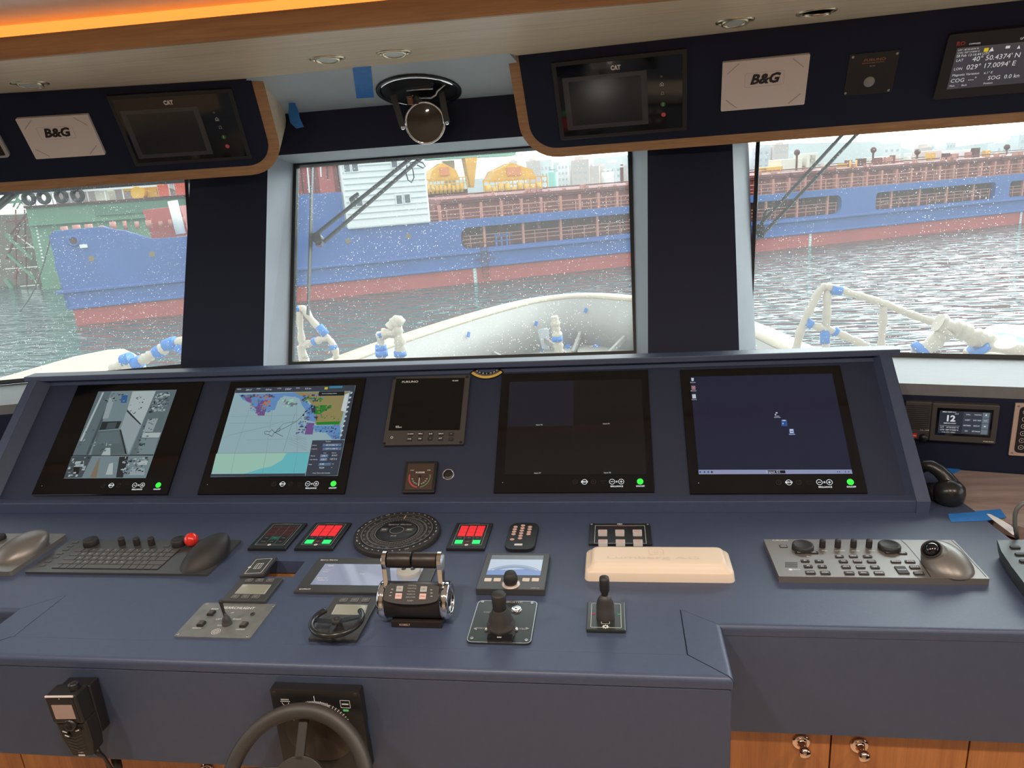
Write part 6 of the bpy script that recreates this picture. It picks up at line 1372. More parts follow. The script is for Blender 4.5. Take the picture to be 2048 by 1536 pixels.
HU = mat('blue_hull_paint', (.055, .13, .36), .45, var=.18, vscale=.35)
HR = mat('red_hull_paint', (.42, .085, .075), .6, var=.25, vscale=.4)
RST = mat('rust_red_deck_paint', (.20, .060, .050), .7, var=.25, vscale=.8)
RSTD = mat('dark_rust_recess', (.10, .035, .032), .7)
WHS = mat('white_ship_paint', (.82, .83, .82), .5)
YEL = mat('yellow_machinery_paint', (.75, .42, .05), .5, var=.2, vscale=1)
ORG = mat('orange_red_paint', (.65, .10, .06), .5)
GRN = mat('green_dock_paint', (.13, .27, .17), .6, var=.25, vscale=.25)
TEAL = mat('teal_crane_paint', (.25, .50, .43), .5)
HZ = mat('hazy_buildings', (.72, .74, .75), .8, var=.1, vscale=.1); HZ2 = mat('hazy_red_buildings', (.70, .58, .54), .8)  # pale base colours with the distance haze painted in
a_ = math.radians(24.0)
HUL = Frame((0, 68.26, ZWAT), (math.cos(a_), math.sin(a_), 0), (0, 0, 1))
ship = thing('cargo_ship', 'long blue and red cargo ship with a white deckhouse moored across the water', 'ship', HUL.mat())
U = lambda px, py: HUL.uv(px, py)
RXZ = Matrix(((1, 0, 0, 0), (0, 1, 0, 0), (0, 0, 1, 0), (0, 0, 0, 1)))
# hull bottom, rounded up towards the stern
m = MB()
m.prism([(-45.4, -.5), (80, -.5), (80, 1.42), (-45.4, 1.28)], -9, 0); m.build('red_hull_bottom', [HR], ship)
ops = []
def opening(p0, p1, r=.45):
    """p0, p1: pixels of two opposite corners"""
    x0, y1 = U(*p0); x1, y0 = U(*p1); return (x0, max(y0, 2.9), x1, min(y1, 4.85))
o1 = (-14.3, 3.0, 18.0, 4.85); r1 = U(1682, 430)[0]; o1 = (-14.3, 3.0, r1, 4.85)
r2 = U(1752, 400)[0]; r3 = U(1992, 370)[0]; r4 = U(2021, 365)[0]
ops = [o1, (r2, 3.0, r3, 4.75), (r4, 3.0, 72, 4.7)]
sil = [(-45.4, 1.28), (80, 1.42), (80, 5.35), (-17, 5.55), (-17, 5.62), (-24, 5.70), (-24, 8.6), (-30, 8.65), (-33, 6.0), (-38.9, 6.1), (-40.6, 6.85), (-41.6, 7.1), (-42.0, 7.3), (-45.5, 7.25), (-45.9, 4.5), (-45.7, 3.0)]
m = MB(); m.prism(sil, -.6, 0, 0, holes=[rr((x0+x1)/2, (y0+y1)/2, x1-x0, y1-y0, .7 if i == 0 else .35) for i, (x0, y0, x1, y1) in enumerate(ops)]); m.build('blue_hull_side', [HU], ship)
m = MB(); m.prism([(-45.4, 1.28), (80, 1.42), (80, 5.0), (-24, 5.2), (-45.4, 6.0)], -9, -2.2, 0); m.build('inner_hull', [RST], ship)
m = MB(); m.box(-45.2, 80, 5.3, 5.45, -9, -.3, 0); m.box(-45.2, 80, 2.7, 2.9, -3, -.3, 0); m.build('main_deck', [RST], ship)
m = MB(); m.box(-46.2, 80, 2.58, 2.82, -.1, .28); m.box(-45.6, 80, 1.30, 1.52, -.1, .2); m.build('rubbing_strake', [HU], ship, bevel=.05)
m = MB(); m.box(-45.9, -45.3, 1.3, 7.0, -8.9, -.3); m.build('transom', [HU], ship)
# stanchions and rails in the side openings
for x0, y0, x1, y1 in ops:
    x = x0+2.2; k = 0
    while x < x1-.5:
        m = MB(); m.box(x-.10, x+.10, y0-.1, y1+.1, -.5, -.25); m.build('opening_stanchion', [mat('pinkish_rust', (.50, .22, .17), .6) if 'pinkish_rust' not in bpy.data.materials else bpy.data.materials['pinkish_rust']], ship)
        x += 3.6; k += 1
    m = MB()
    for yy in (.45, .8, 1.1): m.box(x0+.3, x1-.3, y0+yy-.03, y0+yy+.03, -.4, -.34)
    x = x0+.9
    while x < x1: m.box(x-.03, x+.03, y0, y0+1.1, -.4, -.34); x += 1.2
    m.build('opening_rail', [bpy.data.materials['pinkish_rust']], ship)
    m = MB(); x = x0+1
    while x < x1-1.0: m.box(x, x+1.3, y0+.75, y1-.1, -2.19, -2.1); x += 1.8
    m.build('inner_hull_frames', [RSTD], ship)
# deck edge railing
PK = bpy.data.materials['pinkish_rust']
m = MB(); m.box(-17, 80, 6.42, 6.50, -.5, -.42); m.box(-17, 80, 6.05, 6.10, -.5, -.45); m.box(-17, 80, 5.75, 5.80, -.5, -.45); x = -16.8
while x < 80: m.box(x-.035, x+.035, 5.4, 6.5, -.5, -.43); x += 1.5
m.build('deck_railing', [PK], ship)
# hatch coaming with ribs
m = MB(); m.box(-16, 78, 5.4, 6.9, -11.5, -2.4, 0); m.build('hatch_coaming', [RST], ship)
m = MB(); x = -15.6
while x < 78: m.box(x-.12, x+.12, 5.4, 6.85, -2.42, -1.9); x += 1.9
m.build('coaming_ribs', [PK], ship)
x = -15.5; k = 0
while x < 76:
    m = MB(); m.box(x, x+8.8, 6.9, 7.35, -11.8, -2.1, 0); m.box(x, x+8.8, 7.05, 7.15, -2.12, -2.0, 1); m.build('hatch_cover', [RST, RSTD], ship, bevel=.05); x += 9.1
R_ = random.Random(11)
m = MB()
for k in range(70): x = R_.uniform(-14, 74); y = R_.uniform(6.9, 7.4); m.box(x, x+R_.uniform(.1, .5), 7.3, 7.3+R_.uniform(.1, .45), -2.6, -2.2)
m.build('hatch_fittings', [PK], ship)
m = MB(); m.box(-15, 78, 7.5, 7.62, -6.5, -6.3, 0); m.box(10, 78, 7.7, 7.78, -9.5, -9.3); m.build('deck_pipe', [RST], ship)
# deckhouse
hx0_, hx1_ = -23.9, -16.9
m = MB(); m.box(hx0_, hx1_, 5.55, 15.0, -12, .35); m.build('deckhouse', [WHS], ship, bevel=.15)
m = MB(); y = 6.3
while y < 15: m.box(hx0_+.15, hx1_-.15, y, y+.07, .34, .42); y += .47
m.build('siding_ledge', [mat('shadow_white', (.55, .58, .60), .6)], ship)
for px, py in ((693, 335), (709, 334), (787, 326), (705, 405), (718, 403), (797, 399), (813, 397)):
    u, v = U(px, py); m = MB(); m.box(u-.30, u+.30, v-.42, v+.42, .38, .46, 0); m.box(u-.22, u+.22, v-.34, v+.34, .46, .48, 1); m.build('deckhouse_window', [WHS, mat('window_grey', (.10, .12, .14), .2) if 'window_grey' not in bpy.data.materials else bpy.data.materials['window_grey']], ship)
# red and dark structure left of the deckhouse
m = MB(); m.box(-28.2, -24.0, 8.6, 15, -9, -2.0, 0); m.box(-25.6, -24.4, 8.6, 15, -2, -1.2, 0); m.build('funnel_casing', [HR], ship)
for k in range(7): m = MB(); m.bar((-28.0+.5*k, 8.7, -1.4), (-27.9+.55*k, 13, -1.4+.1*k), .12, .12); m.build('vent_pipe', [WHS if k % 2 else RSTD], ship)
# poop deck gear in the left window
x0, y0 = U(293, 470); x1, y1 = U(352, 416)
m = MB(); m.prism([(x0, 5.9), (x1+.3, 6.1), (x1, y1+.1), (x0-.3, y1)], -6, -2, 0); m.build('red_deck_block', [HR], ship)
R_ = random.Random(5)
for k in range(12): x = -45+k*.85; m = MB(); m.tube([(x, 6.9, -1.2), (x, 7.35+R_.uniform(0, .25), -1.2)], R_.uniform(.12, .3), 8); m.build('mooring_bollard', [PK], ship)
a, b = U(147, 482), U(168, 492)
m = MB(); m.lathe([(.42, 0), (.42, .12), (.28, .14), (.25, 0)], 20, 0, Matrix.Translation((a[0], a[1], 0))); m.lathe([(.25, .02), (.001, .02)], 16, 1, Matrix.Translation((a[0], a[1], 0))); m.build('fairlead', [HU, RSTD], ship)
for px, py in ((183, 517), (304, 508), (696, 482), (817, 472)): u, v = U(px, py); m = MB(); m.cyl(u, v, 0, .22, .05, 0, 14); m.build('hull_fitting', [mat('rust_spot', (.22, .17, .10), .7) if 'rust_spot' not in bpy.data.materials else bpy.data.materials['rust_spot']], ship)
m = MB(); m.cb(b[0], b[1], .1, .5, .25, .2); m.build('name_board', [WHS], ship)
for px, y0_ in ((951, 1.35), (1620, 1.6), (2042, 1.6)):
    u = U(px, 560 if px < 1000 else 480 if px < 1700 else 430)[0]; m = MB(); m.box(u-.16, u+.16, -.4, 1.45, .0, .03, 0)
    for k in range(6): m.cb(u-.03, 1.2-.26*k, .04, .16, .10, .02, 1)
    m.build('draught_mark', [mat('pale_grey_mark', (.45, .55, .52), .6) if 'pale_grey_mark' not in bpy.data.materials else bpy.data.materials['pale_grey_mark'], WHS], ship)
# boarding ladder
u0, v1 = U(966, 500); m = MB()
for du in (-.28, .28): m.box(u0+du-.03, u0+du+.03, .3, 3.6, .3, .36)
for k in range(10): m.box(u0-.28, u0+.28, .4+.33*k, .45+.33*k, .3, .36)
m.box(u0-.9, u0+1.0, 2.0, 2.08, .3, .4); m.build('boarding_ladder', [RSTD], ship)
u, v = U(1012, 486); m = MB()
for k in range(3): m.box(u-.9+.5*k, u-.75+.5*k, 3.0, 4.1, -.3, -.2)
m.box(u-1, u+.7, 3.9, 4.0, -.3, -.2); m.box(u-1, u+.7, 3.4, 3.5, -.3, -.2); m.build('blue_gangway_rail', [HU], ship)
# raised gear on the far deck (right window)
def on(px, py, wd): return HUL.uv(px, py, wd)
def deckbox(name, x0, y0, x1, y1, mt, w0=-9, dd=2.5, bev=.05):
    a = on(x0, y1, w0); b = on(x1, y0, w0); m = MB(); m.box(a[0], b[0], min(a[1], 7.0), b[1], w0-dd, w0); return m.build(name, [mt], ship, bevel=bev)
CRM = mat('cream_ship_paint', (.72, .70, .60), .5)
deckbox('cream_wheelhouse', 1563, 316, 1605, 345, CRM); deckbox('yellow_locker', 1535, 332, 1566, 345, YEL)
deckbox('vent_cowl', 1618, 309, 1632, 342, CRM); deckbox('vent_cowl', 1614, 305, 1636, 311, CRM); deckbox('pipe_frame', 1645, 325, 1725, 340, CRM, -10, .3)
deckbox('brown_deckhouse', 1855, 300, 1884, 330, HZ2); deckbox('white_deckhouse', 1884, 297, 1962, 328, WHS, -9, 6); deckbox('orange_lifeboat', 1772, 322, 1812, 334, ORG); deckbox('cream_deckhouse', 1757, 311, 1800, 332, CRM, -10)
deckbox('cream_locker', 1970, 312, 2015, 326, CRM); deckbox('blue_crane_base', 2030, 308, 2060, 333, HU); deckbox('red_crane_cab', 2038, 327, 2062, 336, ORG, -8)
for px, y1 in ((1594, 305), (1747, 300), (1835, 304), (2014, 294)):
    a = on(px, y1, -9); m = MB(); m.tube([(a[0], 7, -9), (a[0], a[1], -9)], .12, 8); m.sph((a[0], a[1], -9), .35, 0, 10); m.build('lamp_post', [RSTD], ship)
for px in (1700, 1712): a = on(px, 335, -2.5); m = MB(); m.tube([(a[0], 6.9, -2.5), (a[0], 8.1, -2.5)], .1, 6); m.build('yellow_post', [YEL], ship)
R_ = random.Random(21)
for k in range(16):
    px = 1655+k*23+R_.uniform(-6, 6); a = on(px, 330, -7); m = MB(); m.cyl(a[0], 7.3, -7, R_.uniform(.15, .4), 0, 0); m = MB(); m.box(a[0]-.2, a[0]+R_.uniform(.1, .9), 7.2, 7.2+R_.uniform(.4, 1.2), -7.5, -7); m.build('deck_fitting', [R_.choice([RST, CRM, PK, RSTD, YEL])], ship)

# yellow machinery barge behind the ship (centre window)
BK = Frame(HUL.pt(0, 0, -22), HUL.u, (0, 0, 1))
def BP(px, py): return BK.uv(px, py)
def barge(label, pxs, legs=True):
    """one machine: platform, two gabled housings, drums"""
    x0, x1 = pxs; a = BP(x0, 384); b = BP(x1, 378); base = (a[1]+b[1])/2
    t = thing('dredging_machine', label, 'machine', BK.mat(a[0], base)); Wd_ = b[0]-a[0]; top = BP((x0+x1)/2, 325)[1]-base
    m = MB(); m.box(0, Wd_, -.8, 0, -5, 0); m.build('platform', [RSTD], t)
    m = MB(); m.prism([(Wd_*.12, top*.35), (Wd_*.88, top*.35), (Wd_*.80, top*.72), (Wd_*.5, top), (Wd_*.22, top*.74)], -4.5, -.8); m.build('gabled_housing', [YEL], t)
    m = MB(); m.box(Wd_*.40, Wd_*.62, top*.55, top*.85, -.8, -.6); m.build('orange_panel', [mat('orange_panel_paint', (.68, .26, .10), .5) if 'orange_panel_paint' not in bpy.data.materials else bpy.data.materials['orange_panel_paint']], t)
    R2 = random.Random(int(x0))
    for k in range(9):
        x = Wd_*(.06+.1*k); h = top*R2.uniform(.22, .40); m = MB(); m.cyl(x, 0, -.3, Wd_*.045, h, 0, 12, M=Matrix(((1, 0, 0, 0), (0, 0, 1, 0), (0, 1, 0, 0), (0, 0, 0, 1)))); m.build('drum', [YEL], t)
    m = MB(); m.box(0, Wd_, top*.42, top*.46, 0, .15); m.box(0, Wd_, top*.22, top*.25, 0, .15)
    for k in range(12): m.box(Wd_*k/11-.05, Wd_*k/11+.05, 0, top*.45, 0, .1)
    m.build('handrail', [YEL], t)
    return t
barge('yellow deck machine with gabled housing beside the white deckhouse', (852, 935)); barge('yellow deck machine with gabled housing, right of the yellow crane leg', (968, 1095))
# crane: teal girder with a tapering yellow leg
t = thing('gantry_crane', 'teal crane girder on a tapering yellow leg behind the ship', 'crane', BK.mat())
a = BP(862, 318); b = BP(1047, 312); m = MB(); m.hexa([V(a[0], a[1], -3), V(b[0], a[1]-.1, -3), V(b[0], a[1]+3, -3), V(a[0]-.8, a[1]+3, -3)], [V(a[0], a[1], -6), V(b[0], a[1]-.1, -6), V(b[0], a[1]+3, -6), V(a[0]-.8, a[1]+3, -6)]); m.build('girder', [TEAL], t)
c = BP(942, 322); d_ = BP(968, 322); e = BP(953, 375); f_ = BP(960, 375); m = MB(); m.hexa([V(e[0], e[1], -3), V(f_[0], f_[1], -3), V(d_[0], a[1], -3), V(c[0], a[1], -3)], [V(e[0], e[1], -5), V(f_[0], f_[1], -5), V(d_[0], a[1], -5), V(c[0], a[1], -5)]); m.build('leg', [YEL], t)
a = BP(905, 318); b = BP(940, 375); m = MB(); m.box(a[0], b[0]-.3, b[1], a[1], -7, -6); m.build('hoist_cabin', [CRM], t)

# far shore: low hill and town, distance haze put into their pale colours
FAR = Frame((0, 420, ZWAT), (1, 0, 0), (0, 0, 1))
m = MB(); R_ = random.Random(2); xs = list(range(-260, 900, 20)); prof = [(x, 9+6*noise.noise(V(x*.01, 3, 0))+3*noise.noise(V(x*.05, 1, 0))+(6 if -60 < x < 160 else 0)) for x in xs]
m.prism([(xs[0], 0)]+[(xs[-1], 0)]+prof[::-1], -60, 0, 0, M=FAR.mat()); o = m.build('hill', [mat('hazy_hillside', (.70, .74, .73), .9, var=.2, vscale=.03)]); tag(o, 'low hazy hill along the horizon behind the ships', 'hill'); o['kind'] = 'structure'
for k in range(46):
    if k < 26: u = -50+k*5.6+R_.uniform(-3, 3); h = R_.uniform(8, 16)
    else: u = 140+(k-26)*12+R_.uniform(-5, 5); h = R_.uniform(8, 11.5)
    wd = R_.uniform(4, 9); m = MB(); m.box(-wd/2, wd/2, -4, 4, 0, h, 0); m.box(-wd*.3, wd*.2, -2, 2, h, h+R_.uniform(.5, 2), 0)
    for r in range(int(h/3)):
        for c2_ in range(3): m.cb(-wd*.3+wd*.3*c2_, -4.02, 2+3*r, wd*.14, .1, 1.2, 1)
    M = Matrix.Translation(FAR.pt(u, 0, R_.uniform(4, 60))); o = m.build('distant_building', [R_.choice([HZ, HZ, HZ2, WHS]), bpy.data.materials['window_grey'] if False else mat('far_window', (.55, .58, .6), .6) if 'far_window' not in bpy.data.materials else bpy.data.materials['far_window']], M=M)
    tag(o, 'small hazy building of the far shore above the ship deck', 'building', 'far shore buildings')
# near-shore tanks and masts left of the right pillar
QY = Frame(HUL.pt(0, 0, -60), HUL.u, (0, 0, 1))
for k, (px0, py0, px1, mt, lb) in enumerate(((1180, 333, 1198, HZ2, 'reddish quay building among pipes, behind the ship deck'), (1096, 345, 1114, TEAL, 'grey-green storage tank right of the yellow machines'), (1204, 345, 1226, WHS, 'white storage tank on the quay right of the reddish building'), (1240, 335, 1247, RSTD, 'dark chimney stack on the quay by the right window edge'))):
    a = QY.uv(px0, py0); b = QY.uv(px1, py0); wd = b[0]-a[0]; m = MB()
    m.cyl(0, 0, 0, wd/2, a[1], 0, 24) if k else m.box(-wd/2, wd/2, -3, 3, 0, a[1]); m.cb(0, 0, a[1]+.4, wd*.7, .5, .2); o = m.build('storage_tank' if k in (1, 2) else 'quay_building' if k == 0 else 'chimney', [mt], M=Matrix.Translation(QY.pt(a[0]+wd/2, 0)))
    tag(o, lb, ('building', 'tank', 'tank', 'chimney')[k])

# ---------------------------------------------------------------- floating dock (left window)
D0 = Frame((0, 0, ZWAT), (1, 0, 0), (0, 1, 0)).at(90, 578)
DK = Frame(D0, (math.cos(math.radians(8)), math.sin(math.radians(8)), 0), (0, 0, 1))
dock = thing('floating_dock', 'tall green floating dock wall behind the stern of the blue ship', 'dock', DK.mat())
def DU(px, py): return DK.uv(px, py)
XE = DU(410, 500)[0]; xa_ = DU(52, 420)[0]; tp_ = DU(150, 410)[1]
m = MB(); m.prism([(DU(90, 600)[0], -2), (XE, -2), (XE, tp_), (xa_, tp_)], -12, 0); m.build('dock_wall', [GRN], dock)
v1 = DU(150, 441)[1]; m = MB(); m.box(xa_+.2, XE, v1-.25, v1, 0, .5); m.build('ledge', [GRN], dock)
m = MB(); m.box(DU(188, 412)[0], XE, DU(188, 432)[1], tp_-.2, 0, .25); m.build('dark_green_panel', [mat('mid_green', (.09, .20, .13), .6)], dock)
for k in range(12): u, v = DU(73+1.35*k, 455+6.6*k); m = MB(); m.cb(u, v, .03, .20, .16, .04); m.build('draught_dot', [WHS], dock)
m = MB(); m.box(xa_, XE, tp_, tp_+.25, -2, .3); m.build('dock_deck_edge', [RSTD], dock)
m = MB(); a = DU(60, 388); m.box(a[0], a[0]+14, a[1]-.15, a[1]+.1, -.5, -.3); m.box(a[0], a[0]+14, a[1]+.9, a[1]+1.0, -.5, -.4)
for k in range(8): m.box(a[0]+2*k, a[0]+2*k+.12, tp_, a[1]+1, -.5, -.4)
m.build('white_pipe_rail', [WHS], dock)
m = MB(); m.box(xa_+.5, XE, tp_, tp_+7, -9, -5); m.build('dock_house', [mat('dusky_wall', (.32, .25, .25), .7)], dock)
TYR = mat('tyre_rubber', (.03, .03, .032), .7)
for k, (px, nm) in enumerate(((66, 'leftmost of the four black tyres on the dock edge'), (96, 'second tyre from the left on the dock edge'), (131, 'third tyre from the left on the dock edge, pale centre'), (164, 'rightmost of the four black tyres on the dock edge'))):
    p = DU(px, 402); r = (DU(px+14, 402)[0]-p[0]); m = MB(); m.lathe([(r*.5, -.25), (r*.85, -.3), (r, -.1), (r, .1), (r*.85, .3), (r*.5, .25), (r*.5, -.25)], 24, 0, Matrix.Identity(4)); o = m.build('tyre', [TYR], M=DK.mat(p[0], tp_+.25+r, .6)); tag(o, nm, 'tyre', None)
def dthing(name, label, cat, boxes, w0=-1.0):
    t = thing(name, label, cat, DK.mat(DU(boxes[0][0], 405)[0], tp_+.25, w0)); ox = DU(boxes[0][0], 405)[0]
    for b_ in boxes:
        x0, y0, x1, y1, mt, pn = b_; p = DU(x0, y1); q = DU(x1, y0); m = MB()
        if pn in ('drum', 'cone'): m.cyl((p[0]+q[0])/2-ox, (p[1]+q[1])/2-tp_-.25, 0, (q[0]-p[0])/2, .8, 0, 20)
        else: m.box(p[0]-ox, q[0]-ox, max(0, p[1]-tp_-.25), q[1]-tp_-.25, -1.5, 0)
        m.build(pn, [mt], t, bevel=.04)
dthing('winch', 'yellow winch with a round drum on the dock deck', 'winch', [(236, 366, 262, 384, YEL, 'gearbox'), (262, 374, 284, 400, YEL, 'drum'), (286, 362, 306, 402, YEL, 'frame'), (306, 376, 326, 392, YEL, 'arm'), (258, 398, 312, 405, YEL, 'skid')])
dthing('ventilator', 'pale conical ventilator on the dock deck between tyres and winch', 'ventilator', [(184, 382, 206, 408, CRM, 'cowl'), (188, 372, 202, 384, CRM, 'neck')])
dthing('crane_house', 'bright red crane house on the dock deck by the window pillar', 'crane', [(326, 368, 345, 412, ORG, 'cabin'), (350, 352, 384, 418, ORG, 'housing'), (345, 362, 352, 400, WHS, 'ladder'), (335, 352, 345, 368, ORG, 'mast_foot')], .5)
t = thing('boom', 'pale slanting cylinder hanging from the red crane', 'pipe', DK.mat()); t.matrix_world = HUL.mat(); a = HUL.uv(345, 402, -1); b = HUL.uv(362, 468, -.8); m = MB(); m.tube([(a[0], a[1], -1), (b[0], b[1], -.8)], .38, 12); m.build('cylinder', [WHS], t)
# mooring rope
a = Frame((0, 0, ZWAT), (1, 0, 0), (0, 1, 0)).at(40, 622); b = HUL.at(106, 455, -.5); m = MB(); pts = [a.lerp(b, k/14)-V(0, 0, 2.2*math.sin(math.pi*k/14)*.35) for k in range(15)]; m.tube(pts, .06, 6); tag(m.build('mooring_rope', [mat('rope', (.20, .20, .17), .8)]), 'thin mooring rope running from the stern of the blue ship down to the water', 'rope')
# scaffold and beams at the far left
SCF = Frame(DK.pt(xa_-1, 0, -3), DK.u, (0, 0, 1)); R_ = random.Random(9)
t = thing('dock_scaffold', 'rusty scaffolding and green beams at the far left of the left window', 'scaffold', SCF.mat())
SM = [RST, GRN, CRM, RSTD]
m = MB(); m.box(-16, -1, -1, 8.5, -4, -3.5); m.build('back_wall', [mat('brown_back_wall', (.17, .15, .12), .8, var=.5, vscale=.6)], t)
def SU(px, py): return SCF.uv(px, py)
for (p, q, k, th_) in (((0, 430), (50, 428), 2, .12), ((0, 445), (50, 440), 0, .2), ((0, 470), (55, 520), 1, .35), ((5, 510), (60, 560), 1, .3), ((0, 560), (30, 600), 1, .45), ((0, 540), (65, 535), 2, .12), ((0, 500), (58, 495), 2, .1), ((20, 470), (60, 500), 2, .1), ((18, 560), (32, 525), 0, .2), ((30, 450), (2, 520), 3, .2), ((45, 425), (10, 470), 3, .15), ((20, 420), (22, 600), 0, .12), ((38, 420), (44, 600), 3, .12), ((10, 480), (50, 476), 0, .12), ((0, 520), (62, 514), 0, .12), ((30, 575), (68, 572), 2, .12), ((50, 545), (68, 580), 2, .1), ((0, 406), (48, 402), 1, .3), ((10, 385), (46, 418), 1, .2), ((30, 380), (15, 415), 1, .15)):
    a = SU(*p); b = SU(*q); m = MB(); m.bar((a[0], a[1], -1), (b[0], b[1], -1), th_, th_); m.build('beam', [SM[k]], t)
t2 = thing('dock_tower', 'green lattice mast with a cream ladder at the upper left of the dock', 'mast', DK.mat(DU(45, 400)[0], tp_))
for k in range(6): m = MB(); m.bar((-.9+.0*k, k*1.1, 0), (.1, (k+1)*1.1, 0), .12, .12); m.build('lattice_bar', [GRN], t2)
m = MB(); m.box(-.1, .5, 0, 7, -.2, 0); m.build('ladder', [CRM], t2)

# ================================================================ OWN FOREDECK
ZC = -0.9; BD = Frame((0, 0, ZC), (1, 0, 0), (0, 1, 0))
WSH = mat('masked_white_paint', (.34, .325, .30), .6, var=.10, vscale=3); CAPM = mat('cap_rail_primer', (.44, .37, .27), .6, var=.12, vscale=4)
DKM = mat('grey_brown_waterway', (.36, .33, .29), .7, var=.2, vscale=4); SHT = mat('white_plastic_sheet', (.48, .50, .51), .35, bump=1, bscale=8, var=.08, vscale=5)
cp = [BD.at(*p) for p in ((679, 713.6), (745, 690), (813, 668), (876, 648), (939, 629), (1002, 612), (1066, 598), (1138, 589.5), (1200, 588.5), (1257, 592.5))]
e1 = BD.at(1519, 650); e2_ = BD.at(1610, 690)
cp = [cp[0]+(cp[0]-cp[1])*2.2] + cp + [cp[-1].lerp(e1, .35)+V(.12, .5, 0), cp[-1].lerp(e1, .7)+V(.12, .35, 0), e1, e2_, e2_+(e2_-e1)*1.6]
def smooth(P, n=4):
    out = []
    for i in range(len(P)-1):
        p0, p1, p2, p3 = P[max(i-1, 0)], P[i], P[i+1], P[min(i+2, len(P)-1)]
        for k in range(n):
            t = k/n; out.append(.5*((2*p1)+(p2-p0)*t+(2*p0-5*p1+4*p2-p3)*t*t+(3*p1-p0-3*p2+p3)*t**3))
    out.append(P[-1]); return out
OUTR = smooth(cp)
def inset(P, d):
    r = []
    for i, p in enumerate(P):
        t = (P[min(i+1, len(P)-1)]-P[max(i-1, 0)]); t.z = 0; t.normalize(); r.append(p+V(t.y, -t.x, 0)*d)
    return r
INR = inset(OUTR, .42); IN2 = inset(OUTR, .55); IN3 = inset(OUTR, 1.35)
bow = thing('bow_bulwark', 'curved white bow bulwark masked for painting, seen through the centre window', 'bulwark', Matrix.Translation((0, 0, 0)))
def strip(A, B, za, zb, name, mt, parent, th_=.06):
    m = MB(); n_ = len(A); vs = [V(p.x, p.y, za) for p in A]+[V(p.x, p.y, zb) for p in B]; 
    m.add(vs, [(i, i+1, n_+i+1, n_+i) for i in range(n_-1)], 0, True); o = m.build(name, [mt], parent)
    s = o.modifiers.new('t', 'SOLIDIFY'); s.thickness = th_; s.offset = 0; return o
strip(OUTR, INR, ZC, ZC, 'cap_rail', CAPM, bow); strip(INR, IN2, ZC-.02, ZC-1.0, 'inner_wall', WSH, bow); strip(OUTR, OUTR, ZC, ZC-3.2, 'outer_plating', WSH, bow)
strip(IN2, IN3, ZC-1.02, ZC-1.02, 'waterway', DKM, bow)
n_ = len(IN2)
for i in range(6, n_-6, 7):
    m = MB(); a = IN2[i]; b = IN3[i]; m.bar(V(a.x, a.y, ZC-.75), V(b.x, b.y, ZC-1.0).lerp(V(a.x, a.y, ZC-1.0), .1), .06, .10); m.build('bracket', [WSH], bow)
R_ = random.Random(4)
for i in range(8, n_-5, 9):
    a = IN2[i]; m = MB(); z = ZC-R_.uniform(.2, .85); t_ = (z-ZC)/(-1.0); q = INR[i].lerp(IN2[i], t_); dd = (INR[i+1]-INR[i]).normalized(); nn_ = V(dd.y, -dd.x, 0)
    m.bar(V(q.x, q.y, z)+nn_*.06, V(q.x, q.y, z+.09)+nn_*.06+dd*.04, .06, .02, up=nn_); m.build('tape_patch', [TAPE], bow)
deck = MB(); poly = [(p.x, p.y) for p in IN3]; deck.prism(poly[::-1] if sum(poly[i][0]*poly[(i+1) % len(poly)][1]-poly[(i+1) % len(poly)][0]*poly[i][1] for i in range(len(poly))) < 0 else poly, ZC-1.15, ZC-1.05)
fd = deck.build('foredeck', [SHT]); tag(fd, 'foredeck covered in white plastic sheet with blue tape strips', 'deck')
DKF = Frame((0, 0, ZC-1.0), (1, 0, 0), (0, 1, 0))
def tband(p, q, wd=.12, z=0):
    a = DKF.at(*p); b = DKF.at(*q); m = MB(); m.bar(a+V(0, 0, .02+z), b+V(0, 0, .02+z), wd, .02); return m.build('tape_strip', [TAPE], fd)
for p, q in (((985, 700), (1052, 686)), ((1085, 690), (1052, 684)), ((1135, 698), (1139, 680)), ((1192, 695), (1196, 676)), ((1218, 695), (1232, 672)), ((1240, 692), (1256, 670)), ((1060, 686), (1130, 690)), ((1082, 702), (1084, 678)), ((1150, 688), (1195, 686))): tband(p, q)
m = MB(); a = DKF.at(975, 705); b = DKF.at(1065, 676); c = DKF.at(1100, 700); m.add([a+V(0, 0, .0), c, b+V(0, .3, .0), a+V(0, 0, .45), c+V(0, 0, .45), b+V(0, .3, .45)], [(0, 1, 2), (3, 4, 5), (0, 1, 4, 3), (1, 2, 5, 4), (2, 0, 3, 5)]); tag(m.build('covered_hatch', [SHT]), 'low hatch under white plastic in the middle of the foredeck', 'hatch')
